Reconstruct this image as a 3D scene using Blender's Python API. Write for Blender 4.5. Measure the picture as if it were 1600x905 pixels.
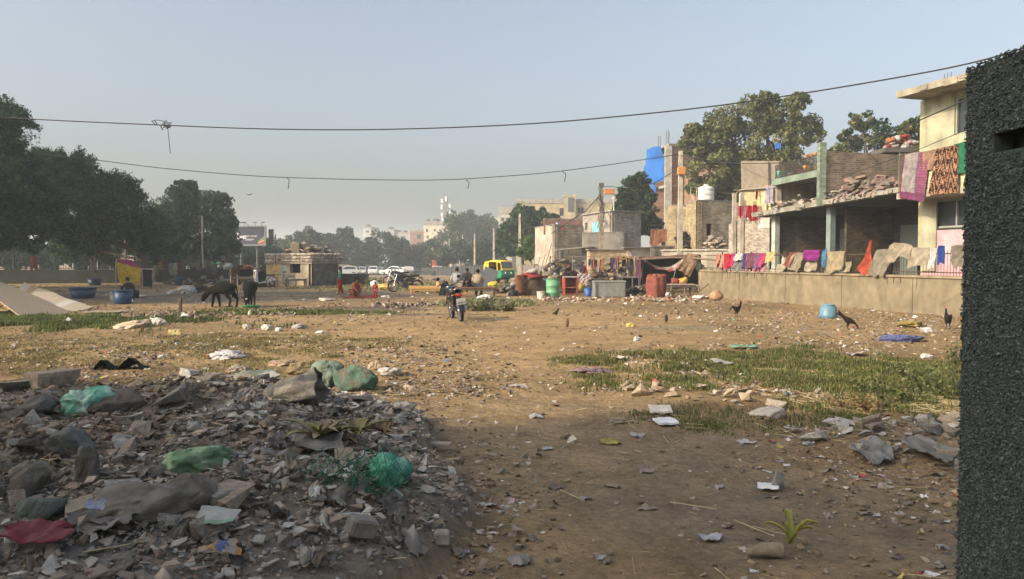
import bpy, math, random
import numpy as np
from mathutils import Matrix, Vector

SC = bpy.context.scene
for _o in list(bpy.data.objects):
    bpy.data.objects.remove(_o)
COL = SC.collection
R = math.radians
PI = math.pi
rng = np.random.default_rng(7)
random.seed(7)

# ---------------------------------------------------------------- camera
FPX = 1244.0            # focal length in pixels of the 1600 px wide frame
PITCH = math.atan(47.5 / FPX)
EYE = 1.7
cam_d = bpy.data.cameras.new('camera')
cam_d.sensor_width = 36.0
cam_d.lens = 36.0 * FPX / 1600.0
cam_d.clip_start = 0.05
cam_d.clip_end = 4000
cam = bpy.data.objects.new('camera', cam_d)
cam.location = (0, 0, EYE)
cam.rotation_euler = (PI / 2 - PITCH, 0, 0)
COL.objects.link(cam)
SC.camera = cam

# ---------------------------------------------------------------- light
SUN_EL = 27.0
SUN_H = (-0.88, -0.475)            # horizontal direction towards the sun
w = bpy.data.worlds.new('World')
SC.world = w
w.use_nodes = True
nt = w.node_tree
bg = nt.nodes['Background']
sky = nt.nodes.new('ShaderNodeTexSky')
sky.sky_type = 'NISHITA'
sky.sun_disc = False
sky.sun_elevation = R(SUN_EL)
sky.sun_rotation = math.atan2(SUN_H[0], SUN_H[1])
sky.altitude = 200
sky.air_density = 1.0
sky.dust_density = 7.5
sky.ozone_density = 1.5
hs = nt.nodes.new('ShaderNodeHueSaturation')
hs.inputs['Saturation'].default_value = 0.66
nt.links.new(sky.outputs[0], hs.inputs['Color'])
nt.links.new(hs.outputs[0], bg.inputs[0])
bg.inputs[1].default_value = 0.15
sun_d = bpy.data.lights.new('sun', 'SUN')
sun_d.energy = 2.9
sun_d.angle = R(0.7)
sun_d.color = (1.0, 0.84, 0.60)
sun = bpy.data.objects.new('sun', sun_d)
sv = Vector((SUN_H[0] * math.cos(R(SUN_EL)), SUN_H[1] * math.cos(R(SUN_EL)), math.sin(R(SUN_EL))))
sun.rotation_euler = sv.to_track_quat('Z', 'Y').to_euler()
COL.objects.link(sun)
SC.view_settings.view_transform = 'Standard'
SC.view_settings.look = 'None'
SC.view_settings.exposure = 0.74
SC.view_settings.gamma = 1
SC.view_settings.use_curve_mapping = False
cy = SC.cycles
cy.max_bounces = 5
cy.diffuse_bounces = 3
cy.glossy_bounces = 2
cy.transmission_bounces = 3
cy.transparent_max_bounces = 6
cy.volume_bounces = 1
cy.caustics_reflective = False
cy.caustics_refractive = False
cy.use_denoising = True
HAZE = 0.00115

# ---------------------------------------------------------------- helpers
def lin(c):
    c = c / 255.0
    return c / 12.92 if c <= 0.04045 else ((c + 0.055) / 1.055) ** 2.4
def S(r, g, b):
    return (lin(r), lin(g), lin(b))
def P(px, py, Y):
    """point of the world that stands at pixel (px, py) of the photo, Y metres ahead"""
    u = (px - 800.0) / FPX; v = (452.5 - py) / FPX
    ca, sa = math.cos(PITCH), math.sin(PITCH)
    dx, dy, dz = u, ca + v * sa, -sa + v * ca
    s = Y / dy
    return Vector((dx * s, Y, EYE + dz * s))
def sstep(a, b, x):
    t = np.clip((x - a) / (b - a), 0, 1)
    return t * t * (3 - 2 * t)
_g = np.random.default_rng(3)
_NT = _g.random((64, 64))
def vnoise(x, y):
    x = np.asarray(x, float); y = np.asarray(y, float)
    xi = np.floor(x).astype(int); yi = np.floor(y).astype(int)
    fx = x - xi; fy = y - yi
    fx = fx * fx * (3 - 2 * fx); fy = fy * fy * (3 - 2 * fy)
    a = _NT[xi % 64, yi % 64]; b = _NT[(xi + 1) % 64, yi % 64]
    c = _NT[xi % 64, (yi + 1) % 64]; d = _NT[(xi + 1) % 64, (yi + 1) % 64]
    return (a * (1 - fx) + b * fx) * (1 - fy) + (c * (1 - fx) + d * fx) * fy
def fbm(x, y, o=4):
    s = 0; a = 0.5
    for i in range(o):
        s = s + a * (vnoise(x * 2 ** i + 17 * i, y * 2 ** i + 5 * i) - 0.5); a *= 0.5
    return s
def ell(x, y, cx, cy_, rx, ry, rot=0.0):
    c, s = math.cos(rot), math.sin(rot)
    u = ((x - cx) * c + (y - cy_) * s) / rx; v = (-(x - cx) * s + (y - cy_) * c) / ry
    return u * u + v * v
def heap_mask(x, y):
    """0..1 thickness of the rubble heap left of the path"""
    d1 = ell(x, y, -3.6, 7.0, 3.0, 2.6, 0.25)
    d2 = ell(x, y, -2.1, 5.2, 1.9, 2.2, 0.0)
    d3 = ell(x, y, -5.2, 5.2, 3.2, 3.4, 0.0)
    return np.maximum.reduce([np.clip(1 - d1, 0, 1), 0.8 * np.clip(1 - d2, 0, 1), 0.9 * np.clip(1 - d3, 0, 1)])
def gh(x, y):
    x = np.asarray(x, float); y = np.asarray(y, float)
    z = -1.3 * sstep(60, 165, y)
    n = fbm(x * 0.5, y * 0.5, 5) * 0.10 + fbm(x * 0.08, y * 0.08, 3) * 0.16
    near = sstep(300, 60, y) * 0 + 1
    z = z + n * near
    hm = heap_mask(x, y)
    z = z + 0.55 * np.sqrt(hm) * (0.75 + 1.0 * fbm(x * 1.3, y * 1.3, 4)) * sstep(0, 0.12, hm)
    # small stone bank at the right, beside the grass
    z = z + 0.14 * np.clip(1 - ell(x, y, 3.75, 7.2, 1.3, 0.9, -0.2), 0, 1)
    z = z + 0.12 * np.clip(1 - ell(x, y, 2.1, 9.6, 1.3, 0.9, -0.2), 0, 1)
    return z
def gz(x, y):
    return float(gh(np.array([x]), np.array([y]))[0])
def G(px, py):
    """ground point under a pixel"""
    u = (px - 800.0) / FPX; v = (452.5 - py) / FPX
    ca, sa = math.cos(PITCH), math.sin(PITCH)
    d = np.array((u, ca + v * sa, -sa + v * ca)); z = 0.0
    for _ in range(12):
        s = (z - EYE) / d[2]; x, y = d[0] * s, d[1] * s
        z = gz(x, y) * 0.7 + z * 0.3
    return Vector((x, y, gz(x, y)))

def rotz(a): return np.array(Matrix.Rotation(a, 4, 'Z'))
def M4(loc=(0, 0, 0), rot=(0, 0, 0), scale=(1, 1, 1)):
    from mathutils import Euler
    return np.array(Matrix.Translation(Vector(loc)) @ Euler(rot, 'XYZ').to_matrix().to_4x4() @ Matrix.Diagonal((scale[0], scale[1], scale[2], 1)))

class MB:
    """collects shapes and links them as one mesh object"""
    def __init__(s, color=(0.5, 0.5, 0.5)):
        s.V = []; s.n = 0; s.F = []; s.C = []; s.S = []; s.color = color; s.M = None
    def add(s, v, f, color=None, smooth=False, M=None):
        v = np.asarray(v, float).reshape(-1, 3)
        for m in (M, s.M):
            if m is not None:
                v = v @ m[:3, :3].T + m[:3, 3]
        c = s.color if color is None else color
        groups = {}
        if isinstance(f, np.ndarray):
            groups[f.shape[1]] = (f, np.asarray(c, float))
        else:
            by = {}
            for t in f: by.setdefault(len(t), []).append(t)
            for k, l in by.items(): groups[k] = (np.array(l, int), np.asarray(c, float))
        for k, (fa, ca) in groups.items():
            s.F.append(fa + s.n)
            s.C.append(np.broadcast_to(ca, (len(fa), 3)) if ca.ndim == 1 else ca)
            s.S.append(np.full(len(fa), smooth))
        s.V.append(v); s.n += len(v)
        return s
    def box(s, c, size, rot=(0, 0, 0), color=None, taper=1.0, M=None, jit=0.0):
        h = np.array(size) / 2
        v = np.array([(x, y, z) for z in (-1, 1) for y in (-1, 1) for x in (-1, 1)], float)
        v[4:, :2] *= taper
        v = v * h
        if jit: v += rng.normal(0, jit, v.shape)
        m = M4(c, rot)
        v = v @ m[:3, :3].T + m[:3, 3]
        return s.add(v, [(0, 2, 3, 1), (4, 5, 7, 6), (0, 1, 5, 4), (1, 3, 7, 5), (3, 2, 6, 7), (2, 0, 4, 6)], color, M=M)
    def bbox(s, c, size, b=0.02, rot=(0, 0, 0), color=None, M=None):
        """box with chamfered vertical and top edges"""
        x, y, z = np.array(size) / 2
        def ring(zz, i):
            X, Y = x - i, y - i; bb = min(b, X * .9, Y * .9)
            return [(-X + bb, -Y, zz), (X - bb, -Y, zz), (X, -Y + bb, zz), (X, Y - bb, zz), (X - bb, Y, zz), (-X + bb, Y, zz), (-X, Y - bb, zz), (-X, -Y + bb, zz)]
        v = np.array(ring(-z, b) + ring(-z + b, 0) + ring(z - b, 0) + ring(z, b))
        f = []
        for k in range(3):
            for i in range(8):
                j = (i + 1) % 8; f.append((k * 8 + i, k * 8 + j, (k + 1) * 8 + j, (k + 1) * 8 + i))
        f.append(tuple(range(7, -1, -1))); f.append(tuple(range(24, 32)))
        m = M4(c, rot)
        v = v @ m[:3, :3].T + m[:3, 3]
        return s.add(v, f, color, M=M)
    def lathe(s, prof, n=20, color=None, M=None, smooth=True, cap=True):
        a = np.linspace(0, 2 * PI, n, endpoint=False)
        v = np.array([(r * math.cos(t), r * math.sin(t), z) for r, z in prof for t in a])
        f = [(k * n + i, k * n + (i + 1) % n, (k + 1) * n + (i + 1) % n, (k + 1) * n + i) for k in range(len(prof) - 1) for i in range(n)]
        if cap:
            f.append(tuple(range(n - 1, -1, -1))); f.append(tuple(range((len(prof) - 1) * n, len(prof) * n)))
        return s.add(v, f, color, smooth, M)
    def tube(s, pts, r, n=6, color=None, M=None, smooth=True, cap=True):
        pts = np.array([tuple(p) for p in pts], float); k = len(pts)
        r = np.broadcast_to(np.asarray(r, float), (k,))
        t = np.gradient(pts, axis=0); t /= (np.linalg.norm(t, axis=1)[:, None] + 1e-9)
        up = np.array((0, 0, 1.0)) if abs(t[0][2]) < 0.9 else np.array((1.0, 0, 0))
        V = []; a = np.linspace(0, 2 * PI, n, endpoint=False)
        x = np.cross(up, t[0]); x /= np.linalg.norm(x)
        for i in range(k):
            x = x - t[i] * np.dot(x, t[i]); x /= (np.linalg.norm(x) + 1e-9); y = np.cross(t[i], x)
            V.append(pts[i] + r[i] * (np.cos(a)[:, None] * x + np.sin(a)[:, None] * y))
        V = np.concatenate(V)
        i, j = np.meshgrid(np.arange(k - 1), np.arange(n), indexing='ij'); i = i.ravel(); j = j.ravel()
        f = np.stack([i * n + j, i * n + (j + 1) % n, (i + 1) * n + (j + 1) % n, (i + 1) * n + j], 1)
        s.add(V, f, color, smooth, M)
        if cap:
            s.add(V[:n], [tuple(range(n - 1, -1, -1))], color, False, M); s.add(V[-n:], [tuple(range(n))], color, False, M)
        return s
    def grid(s, pts, color=None, smooth=True, M=None, closed=False):
        """pts: (a, b, 3) array of points"""
        pts = np.asarray(pts, float); a, b = pts.shape[:2]
        i, j = np.meshgrid(np.arange(a - 1), np.arange(b if closed else b - 1), indexing='ij'); i = i.ravel(); j = j.ravel(); j2 = (j + 1) % b
        f = np.stack([i * b + j, i * b + j2, (i + 1) * b + j2, (i + 1) * b + j], 1)
        return s.add(pts.reshape(-1, 3), f, color, smooth, M)
    def blob(s, c, rad, n=10, jit=0.12, color=None, smooth=True, M=None, seed=None, rot=(0, 0, 0), sq=1.0):
        g = np.random.default_rng(seed) if seed is not None else rng
        th = np.linspace(0, PI, n); ph = np.linspace(0, 2 * PI, 2 * n, endpoint=False)
        T, F_ = np.meshgrid(th, ph, indexing='ij')
        X, Y, Z = np.sin(T) * np.cos(F_), np.sin(T) * np.sin(F_), np.cos(T)
        if sq != 1.0:
            X, Y, Z = (np.sign(q) * np.abs(q) ** sq for q in (X, Y, Z))
        o = g.random(3) * 20
        d = 1 + jit * 3 * (fbm(X * 1.5 + o[0] + Z, Y * 1.5 + o[1] - Z, 3))
        d[0] = d[0].mean(); d[-1] = d[-1].mean()
        p = np.stack([X * d * rad[0], Y * d * rad[1], Z * d * rad[2]], -1)
        m = M4(c, rot); p = p @ m[:3, :3].T + m[:3, 3]
        return s.grid(p[::-1], color, smooth, M, closed=True)
    def prism(s, poly, h, axis='y', c=(0, 0, 0), color=None, M=None, inset=0.0):
        """polygon (list of 2-D points) extruded by h; axis y: points are x, z"""
        k = len(poly); poly = np.array(poly, float); ctr = poly.mean(0)
        q = ctr + (poly - ctr) * (1 - inset)
        def to(p, t):
            if axis == 'y': return [(a + c[0], t + c[1], b + c[2]) for a, b in p]
            if axis == 'x': return [(t + c[0], a + c[1], b + c[2]) for a, b in p]
            return [(a + c[0], b + c[1], t + c[2]) for a, b in p]
        if inset:
            v = to(q, -h / 2) + to(poly, -h / 2 + 0.12 * h) + to(poly, h / 2 - 0.12 * h) + to(q, h / 2)
        else: v = to(poly, -h / 2) + to(poly, h / 2)
        nr = len(v) // k
        f = [(r * k + i, r * k + (i + 1) % k, (r + 1) * k + (i + 1) % k, (r + 1) * k + i) for r in range(nr - 1) for i in range(k)]
        f += [tuple(range(k - 1, -1, -1)), tuple(range((nr - 1) * k, nr * k))]
        return s.add(v, f, color, False, M)
    def build(s, name, mat, parent=None, world=False, loc=None, recalc=True):
        V = np.concatenate(s.V) if s.V else np.zeros((0, 3))
        if world and parent is not None:
            V = V - np.array(parent.location)
        if loc is not None: V = V - np.array(loc)
        me = bpy.data.meshes.new(name)
        me.vertices.add(len(V)); me.vertices.foreach_set('co', V.ravel())
        lv = np.concatenate([f.ravel() for f in s.F]); tot = np.concatenate([np.full(len(f), f.shape[1]) for f in s.F])
        st = np.concatenate([[0], np.cumsum(tot)[:-1]])
        me.loops.add(len(lv)); me.loops.foreach_set('vertex_index', lv)
        me.polygons.add(len(tot)); me.polygons.foreach_set('loop_start', st); me.polygons.foreach_set('loop_total', tot)
        me.polygons.foreach_set('use_smooth', np.concatenate(s.S))
        me.update(calc_edges=True)
        ca = me.color_attributes.new('Col', 'FLOAT_COLOR', 'CORNER')
        cc = np.repeat(np.concatenate(s.C), tot, axis=0)
        ca.data.foreach_set('color', np.concatenate([cc, np.ones((len(cc), 1))], 1).ravel())
        a, b, c = V[lv[st]], V[lv[st + 1]], V[lv[st + 2]]
        nn = np.cross(b - a, c - a); nn /= (np.linalg.norm(nn, axis=1)[:, None] + 1e-12)
        flat = np.abs(nn[:, 2]) > 0.75
        tx = np.stack([-nn[:, 1], nn[:, 0]], 1); L = np.linalg.norm(tx, axis=1)[:, None]; tx = tx / (L + 1e-9)
        nnr = np.repeat(nn, tot, 0); fl = np.repeat(flat, tot); txr = np.repeat(tx, tot, 0); pv = V[lv]
        u = np.where(fl, pv[:, 0], pv[:, 0] * txr[:, 0] + pv[:, 1] * txr[:, 1]); v = np.where(fl, pv[:, 1], pv[:, 2])
        uv = me.uv_layers.new(name='UVMap'); uv.data.foreach_set('uv', np.stack([u, v], 1).ravel())
        me.validate()
        me.materials.append(mat)
        o = bpy.data.objects.new(name, me); COL.objects.link(o)
        if parent is not None: o.parent = parent
        if loc is not None: o.location = loc
        return o

def tag(o, label=None, cat=None, group=None, kind=None):
    if label: o['label'] = label
    if cat: o['category'] = cat
    if group: o['group'] = group
    if kind: o['kind'] = kind
    return o
def thing(name, label, cat, loc=(0, 0, 0), rz=0.0, group=None):
    o = bpy.data.objects.new(name, None); o.empty_display_size = 0.2; COL.objects.link(o)
    o.location = loc; o.rotation_euler = (0, 0, rz)
    return tag(o, label, cat, group)
def dup(root, loc, rz, label=None, group=None, sc=None):
    r = root.copy(); COL.objects.link(r); r.location = loc; r.rotation_euler = (0, 0, rz)
    if label: r['label'] = label
    if group: r['group'] = group
    if sc: r.scale = (sc, sc, sc)
    for ch in list(root.children):
        c = ch.copy(); COL.objects.link(c); c.parent = r
        for g in list(ch.children):
            d = g.copy(); COL.objects.link(d); d.parent = c
    return r

# ---------------------------------------------------------------- materials
_M = {}
def mat(kind, **k):
    key = (kind, tuple(sorted(k.items())))
    if key in _M: return _M[key]
    m = bpy.data.materials.new(kind); m.use_nodes = True
    N = m.node_tree.nodes; L = m.node_tree.links
    b = N['Principled BSDF']; out = N['Material Output']
    def nd(t, **kw):
        n = N.new(t)
        for a, v in kw.items(): n.inputs[a].default_value = v
        return n
    rough, metal, vs, va, bs, bd, spec = dict(
        cloth=(0.95, 0, 6, .30, 60, .010, .15), plaster=(0.9, 0, 1.3, .34, 25, .010, .2), concrete=(0.9, 0, 2.2, .34, 40, .008, .2),
        brick=(0.9, 0, 1.5, .35, 30, .01, .2), metal=(0.42, .6, 5, .25, 60, .002, .5), rust=(0.75, .2, 12, .5, 60, .004, .3),
        paint=(0.35, 0, 3, .15, 30, .001, .5), plastic=(0.45, 0, 5, .22, 30, .003, .4), leaf=(0.6, 0, 3, .25, 0, 0, .25),
        wood=(0.8, 0, 8, .35, 40, .004, .2), bark=(0.9, 0, 9, .4, 30, .02, .1), glass=(0.08, 0, 2, .1, 0, 0, .6), rubber=(0.8, 0, 8, .25, 60, .002, .3),
        skin=(0.6, 0, 8, .1, 0, 0, .3), fur=(0.9, 0, 12, .3, 90, .006, .08), stone=(0.9, 0, 9, .40, 70, .006, .15), chrome=(0.2, .9, 5, .1, 0, 0, .5),
        foil=(0.55, 0, 12, .2, 40, .004, .4), pebble=(0.55, 0, 40, .35, 200, .001, .35), grass=(0.7, 0, 1.2, .35, 0, 0, .2), sheet=(0.6, 0, 6, .2, 20, .008, .3))[kind]
    va = k.get('va', va)
    at = nd('ShaderNodeAttribute'); at.attribute_name = 'Col'
    tc = nd('ShaderNodeTexCoord')
    ns = nd('ShaderNodeTexNoise', Scale=vs, Detail=6.0, Roughness=0.62)
    geo = nd('ShaderNodeNewGeometry')
    L.new(geo.outputs['Position'], ns.inputs['Vector'])
    if kind in ('skin', 'fur', 'metal', 'paint', 'plastic', 'cloth', 'chrome', 'glass', 'rubber', 'foil', 'rust', 'wood', 'stone'):
        L.new(tc.outputs['Object'], ns.inputs['Vector'])
    if kind == 'wood':
        mp = nd('ShaderNodeMapping'); mp.inputs['Scale'].default_value = (1, 6, 1)
        L.new(tc.outputs['UV'], mp.inputs[0]); L.new(mp.outputs[0], ns.inputs['Vector'])
    mr = nd('ShaderNodeMapRange'); mr.inputs['From Min'].default_value = .28; mr.inputs['From Max'].default_value = .72
    mr.inputs['To Min'].default_value = 1 - va * 1.3; mr.inputs['To Max'].default_value = 1 + va * 0.7
    L.new(ns.outputs[0], mr.inputs[0])
    if kind == 'cloth': mr.inputs['To Min'].default_value *= .50; mr.inputs['To Max'].default_value *= .66
    mul = nd('ShaderNodeVectorMath'); mul.operation = 'MULTIPLY'
    L.new(at.outputs['Color'], mul.inputs[0]); L.new(mr.outputs[0], mul.inputs[1])
    colout = mul.outputs[0]; hgt = None
    if kind in ('plaster', 'concrete', 'brick', 'sheet'):
        # grey-brown weather stains with a vertical run
        n2 = nd('ShaderNodeTexNoise', Scale=1.0, Detail=5.0, Roughness=0.7)
        mp = nd('ShaderNodeMapping'); mp.inputs['Scale'].default_value = (2.2, 0.6, 1)
        L.new(tc.outputs['UV'], mp.inputs[0]); L.new(mp.outputs[0], n2.inputs['Vector'])
        r2 = nd('ShaderNodeMapRange'); r2.inputs['From Min'].default_value = .52; r2.inputs['From Max'].default_value = .72
        r2.inputs['To Max'].default_value = k.get('stain', 0.55)
        L.new(n2.outputs[0], r2.inputs[0])
        mx = nd('ShaderNodeMix'); mx.data_type = 'RGBA'; mx.inputs['B'].default_value = (.10, .085, .065, 1)
        L.new(r2.outputs[0], mx.inputs['Factor']); L.new(colout, mx.inputs['A']); colout = mx.outputs['Result']
    if kind == 'brick':
        br = nd('ShaderNodeTexBrick'); br.inputs['Scale'].default_value = 1.0
        br.inputs['Brick Width'].default_value = k.get('bw', .24); br.inputs['Row Height'].default_value = k.get('bh', .085); br.inputs['Mortar Size'].default_value = .010
        br.inputs['Mortar Smooth'].default_value = .3; br.inputs['Bias'].default_value = 0.0
        br.inputs['Color1'].default_value = (1.25, 1.2, 1.15, 1); br.inputs['Color2'].default_value = (.62, .6, .6, 1); br.inputs['Mortar'].default_value = k.get('mort', (.75, .8, .85, 1))
        mpb = nd('ShaderNodeMapping')
        nw = nd('ShaderNodeTexNoise', Scale=3.0, Detail=2.0)
        L.new(tc.outputs['UV'], nw.inputs['Vector'])
        ad = nd('ShaderNodeVectorMath'); ad.operation = 'MULTIPLY_ADD'; ad.inputs[1].default_value = (.03, .03, 0)
        L.new(nw.outputs['Color'], ad.inputs[0]); L.new(tc.outputs['UV'], ad.inputs[2]); L.new(ad.outputs[0], br.inputs['Vector'])
        m2 = nd('ShaderNodeVectorMath'); m2.operation = 'MULTIPLY'
        L.new(colout, m2.inputs[0]); L.new(br.outputs['Color'], m2.inputs[1]); colout = m2.outputs[0]
        hgt = br.outputs['Fac']
    L.new(colout, b.inputs['Base Color'])
    b.inputs['Roughness'].default_value = k.get('rough', rough); b.inputs['Metallic'].default_value = metal
    b.inputs['Specular IOR Level'].default_value = spec
    if bs:
        nb = nd('ShaderNodeTexNoise', Scale=bs, Detail=4.0)
        L.new(tc.outputs['Object'], nb.inputs['Vector'])
        bp = nd('ShaderNodeBump', Strength=0.6, Distance=bd * k.get('bump', 1.0))
        if hgt is not None:
            mm = nd('ShaderNodeMath'); mm.operation = 'MULTIPLY_ADD'; mm.inputs[1].default_value = -2.0
            L.new(hgt, mm.inputs[0]); L.new(nb.outputs[0], mm.inputs[2]); L.new(mm.outputs[0], bp.inputs['Height'])
        else: L.new(nb.outputs[0], bp.inputs['Height'])
        L.new(bp.outputs[0], b.inputs['Normal'])
    if kind in ('leaf', 'grass'):
        tr = nd('ShaderNodeBsdfTranslucent'); L.new(colout, tr.inputs['Color'])
        ms = nd('ShaderNodeMixShader'); ms.inputs[0].default_value = 0.3
        L.new(b.outputs[0], ms.inputs[1]); L.new(tr.outputs[0], ms.inputs[2]); L.new(ms.outputs[0], out.inputs[0])
    _M[key] = m
    return m
# ---------------------------------------------------------------- ground
def axis(segs):
    out = [segs[0][0]]
    for a, b, st in segs:
        n = max(1, int(round((b - a) / st))); out += list(np.linspace(a, b, n + 1)[1:])
    return np.array(out)
gx = axis([(-950, -200, 75), (-200, -60, 10), (-60, -12, 1.0), (-12, -7.5, .18), (-7.5, 7.5, .05), (7.5, 14, .18), (14, 60, 1.0), (60, 200, 10), (200, 950, 75)])
gy = axis([(-100, -10, 15), (-10, 2, 1.0), (2, 12, .05), (12, 30, .15), (30, 60, .5), (60, 200, 5), (200, 950, 75)])
def grass_amt(x, y):
    """how densely grass grows (0..1)"""
    n = fbm(x * .9 + 3, y * .9, 4) * 2.6 + fbm(x * 3.1, y * 3.1 + 7, 3) * 1.6
    a = np.clip(1.2 - ell(x, y, 5.6, 11.6, 4.9, 3.0, -0.24) + n * 1.1, 0, 1) * (x > 0.6)      # right of the path
    a2 = np.clip(1.0 - ell(x, y, 2.4, 8.4, 1.6, .8, 0.0) + n, 0, 1) * .28
    b_ = np.clip(1.2 - ell(x, y, -14.5, 21.8, 6.5, 2.2, -0.10) + n, 0, 1)                      # left strip
    c = np.clip(1.0 - ell(x, y, -8.5, 14.8, 6.5, 4.3, 0.1) + n * 1.5, 0, 1) * .45                 # thin dry grass on the left
    d = np.clip(1.0 - ell(x, y, -.6, 29.5, 2.0, 1.6, 0) + n, 0, 1) * .7
    e = np.clip(1.0 - ell(x, y, -3, 48, 9, 7, 0) + n * 1.5, 0, 1) * .35
    f = np.clip(1.0 - ell(x, y, -6.5, 25, 3.5, 1.0, 0) + n, 0, 1) * .6
    return np.maximum.reduce([a, a2, b_, c, d, e, f])
def dirt_color(x, y):
    base = np.array([.285, .195, .098])
    n = fbm(x * .35, y * .35, 5)[..., None]
    c = base * (1 + n * 0.9)
    # trodden pale path up the middle
    pc = 0.5 * np.exp(-((x - 0.4 + .02 * y) / (1.0 + .06 * y)) ** 2) * (y < 45)
    c = c * (1 + .45 * pc[..., None])
    g = grass_amt(x, y)[..., None]
    c = c * (1 - .6 * g) + np.array([.16, .145, .065]) * .6 * g
    hm = sstep(0, .15, heap_mask(x, y))[..., None]
    c = c * (1 - hm) + np.array([.25, .23, .20]) * hm
    # greyish and damp earth, and tree shade painted into the earth colour
    def spot(cx, cy_, rx, ry, col, k):
        nonlocal c
        s = (np.clip(1.2 - ell(x, y, cx, cy_, rx, ry) + fbm(x * .8, y * .8, 4) * 2.5, 0, 1) * k)[..., None]
        c = c * (1 - s) + np.array(col) * s
    spot(-17, 37, 14, 7, (.12, .11, .10), .75)  # tree shade on the left, painted in as dark grey
    spot(-5.0, 27.5, 3.4, 1.5, (.10, .082, .075), .8)
    spot(-2.5, 24.5, 1.8, .8, (.12, .10, .09), .7)
    spot(3.9, 19.6, 1.3, .9, (.2, .17, .14), .6)
    spot(-.5, 6.5, 3.6, 3.2, (.215, .165, .115), .7)  # darker earth painted where the foreground shade lies
    spot(3.5, 6.0, 3.2, 2.2, (.205, .16, .115), .6)  # same painted shade tone, continued to the right
    spot(-8, 11.5, 5.5, 2.0, (.18, .12, .065), .7)
    spot(0, 120, 60, 60, (.27, .23, .19), .8)
    return c
X, Y_ = np.meshgrid(gx, gy, indexing='ij')
Z = gh(X, Y_)
mb = MB()
pts = np.stack([X, Y_, Z], -1)
xc = (X[:-1, :-1] + X[1:, 1:]) / 2; yc = (Y_[:-1, :-1] + Y_[1:, 1:]) / 2
mb.grid(pts[:, ::-1], color=dirt_color(xc, yc)[:, ::-1].reshape(-1, 3))
gm = bpy.data.materials.new('dirt_ground'); gm.use_nodes = True
N = gm.node_tree.nodes; L = gm.node_tree.links; b = N['Principled BSDF']
at = N.new('ShaderNodeAttribute'); at.attribute_name = 'Col'
tc = N.new('ShaderNodeTexCoord')
def noise(sc, det=6, ro=.6):
    n = N.new('ShaderNodeTexNoise'); n.inputs['Scale'].default_value = sc; n.inputs['Detail'].default_value = det; n.inputs['Roughness'].default_value = ro
    L.new(tc.outputs['Object'], n.inputs['Vector']); return n
def ramp(src, a, b_, c, d):
    m = N.new('ShaderNodeMapRange')
    for i, v in enumerate((a, b_, c, d)): m.inputs[i + 1].default_value = v
    L.new(src, m.inputs[0]); return m
def mulv(a, b_):
    m = N.new('ShaderNodeVectorMath'); m.operation = 'MULTIPLY'; L.new(a, m.inputs[0]); L.new(b_, m.inputs[1]); return m.outputs[0]
n1 = noise(1.7, 9, .7); r1 = ramp(n1.outputs[0], .3, .7, .62, 1.30)
n2 = noise(16, 8, .7); r2 = ramp(n2.outputs[0], .3, .7, .70, 1.26)
c = mulv(mulv(at.outputs['Color'], r1.outputs[0]), r2.outputs[0])
vo = N.new('ShaderNodeTexVoronoi'); vo.inputs['Scale'].default_value = 34; L.new(tc.outputs['Object'], vo.inputs['Vector'])
vr = ramp(vo.outputs['Distance'], .10, .22, 1, 0)
n3 = noise(3.1, 3, .5); r3 = ramp(n3.outputs[0], .48, .62, 0, .8)
mm = N.new('ShaderNodeMath'); mm.operation = 'MULTIPLY'; L.new(vr.outputs[0], mm.inputs[0]); L.new(r3.outputs[0], mm.inputs[1])
mx = N.new('ShaderNodeMix'); mx.data_type = 'RGBA'; mx.inputs['B'].default_value = (.36, .31, .24, 1)
L.new(mm.outputs[0], mx.inputs['Factor']); L.new(c, mx.inputs['A'])
L.new(mx.outputs['Result'], b.inputs['Base Color'])
b.inputs['Roughness'].default_value = .95; b.inputs['Specular IOR Level'].default_value = .12
nb = noise(22, 8, .7); bp = N.new('ShaderNodeBump'); bp.inputs['Strength'].default_value = .9; bp.inputs['Distance'].default_value = .035
nb2 = noise(5, 4, .6); bp2 = N.new('ShaderNodeBump'); bp2.inputs['Strength'].default_value = .8; bp2.inputs['Distance'].default_value = .10
L.new(nb2.outputs[0], bp2.inputs['Height']); L.new(bp2.outputs[0], bp.inputs['Normal'])
ad = N.new('ShaderNodeMath'); ad.operation = 'MULTIPLY_ADD'; ad.inputs[1].default_value = .5
L.new(mm.outputs[0], ad.inputs[0]); L.new(nb.outputs[0], ad.inputs[2]); L.new(ad.outputs[0], bp.inputs['Height']); L.new(bp.outputs[0], b.inputs['Normal'])
ground = mb.build('ground', gm); tag(ground, 'wide waste ground of trodden brown earth with thin grass', 'ground', kind='structure')

# distance haze: an even pale air that fills one closed box
hb = MB(); hb.box((0, 425, 13.5), (1960, 1150, 33))
hz = hb.build('haze', mat('plaster')); tag(hz, 'pale grey morning haze over the whole waste ground', 'haze', kind='stuff')
hm_ = bpy.data.materials.new('haze_air'); hm_.use_nodes = True
nn = hm_.node_tree.nodes; nn.remove(nn['Principled BSDF'])
pv = nn.new('ShaderNodeVolumePrincipled'); pv.inputs['Color'].default_value = (.86, .96, 1.0, 1); pv.inputs['Density'].default_value = HAZE; pv.inputs['Anisotropy'].default_value = 0.1
hm_.node_tree.links.new(pv.outputs[0], nn['Material Output'].inputs['Volume'])
hz.data.materials.clear(); hz.data.materials.append(hm_)
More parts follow.
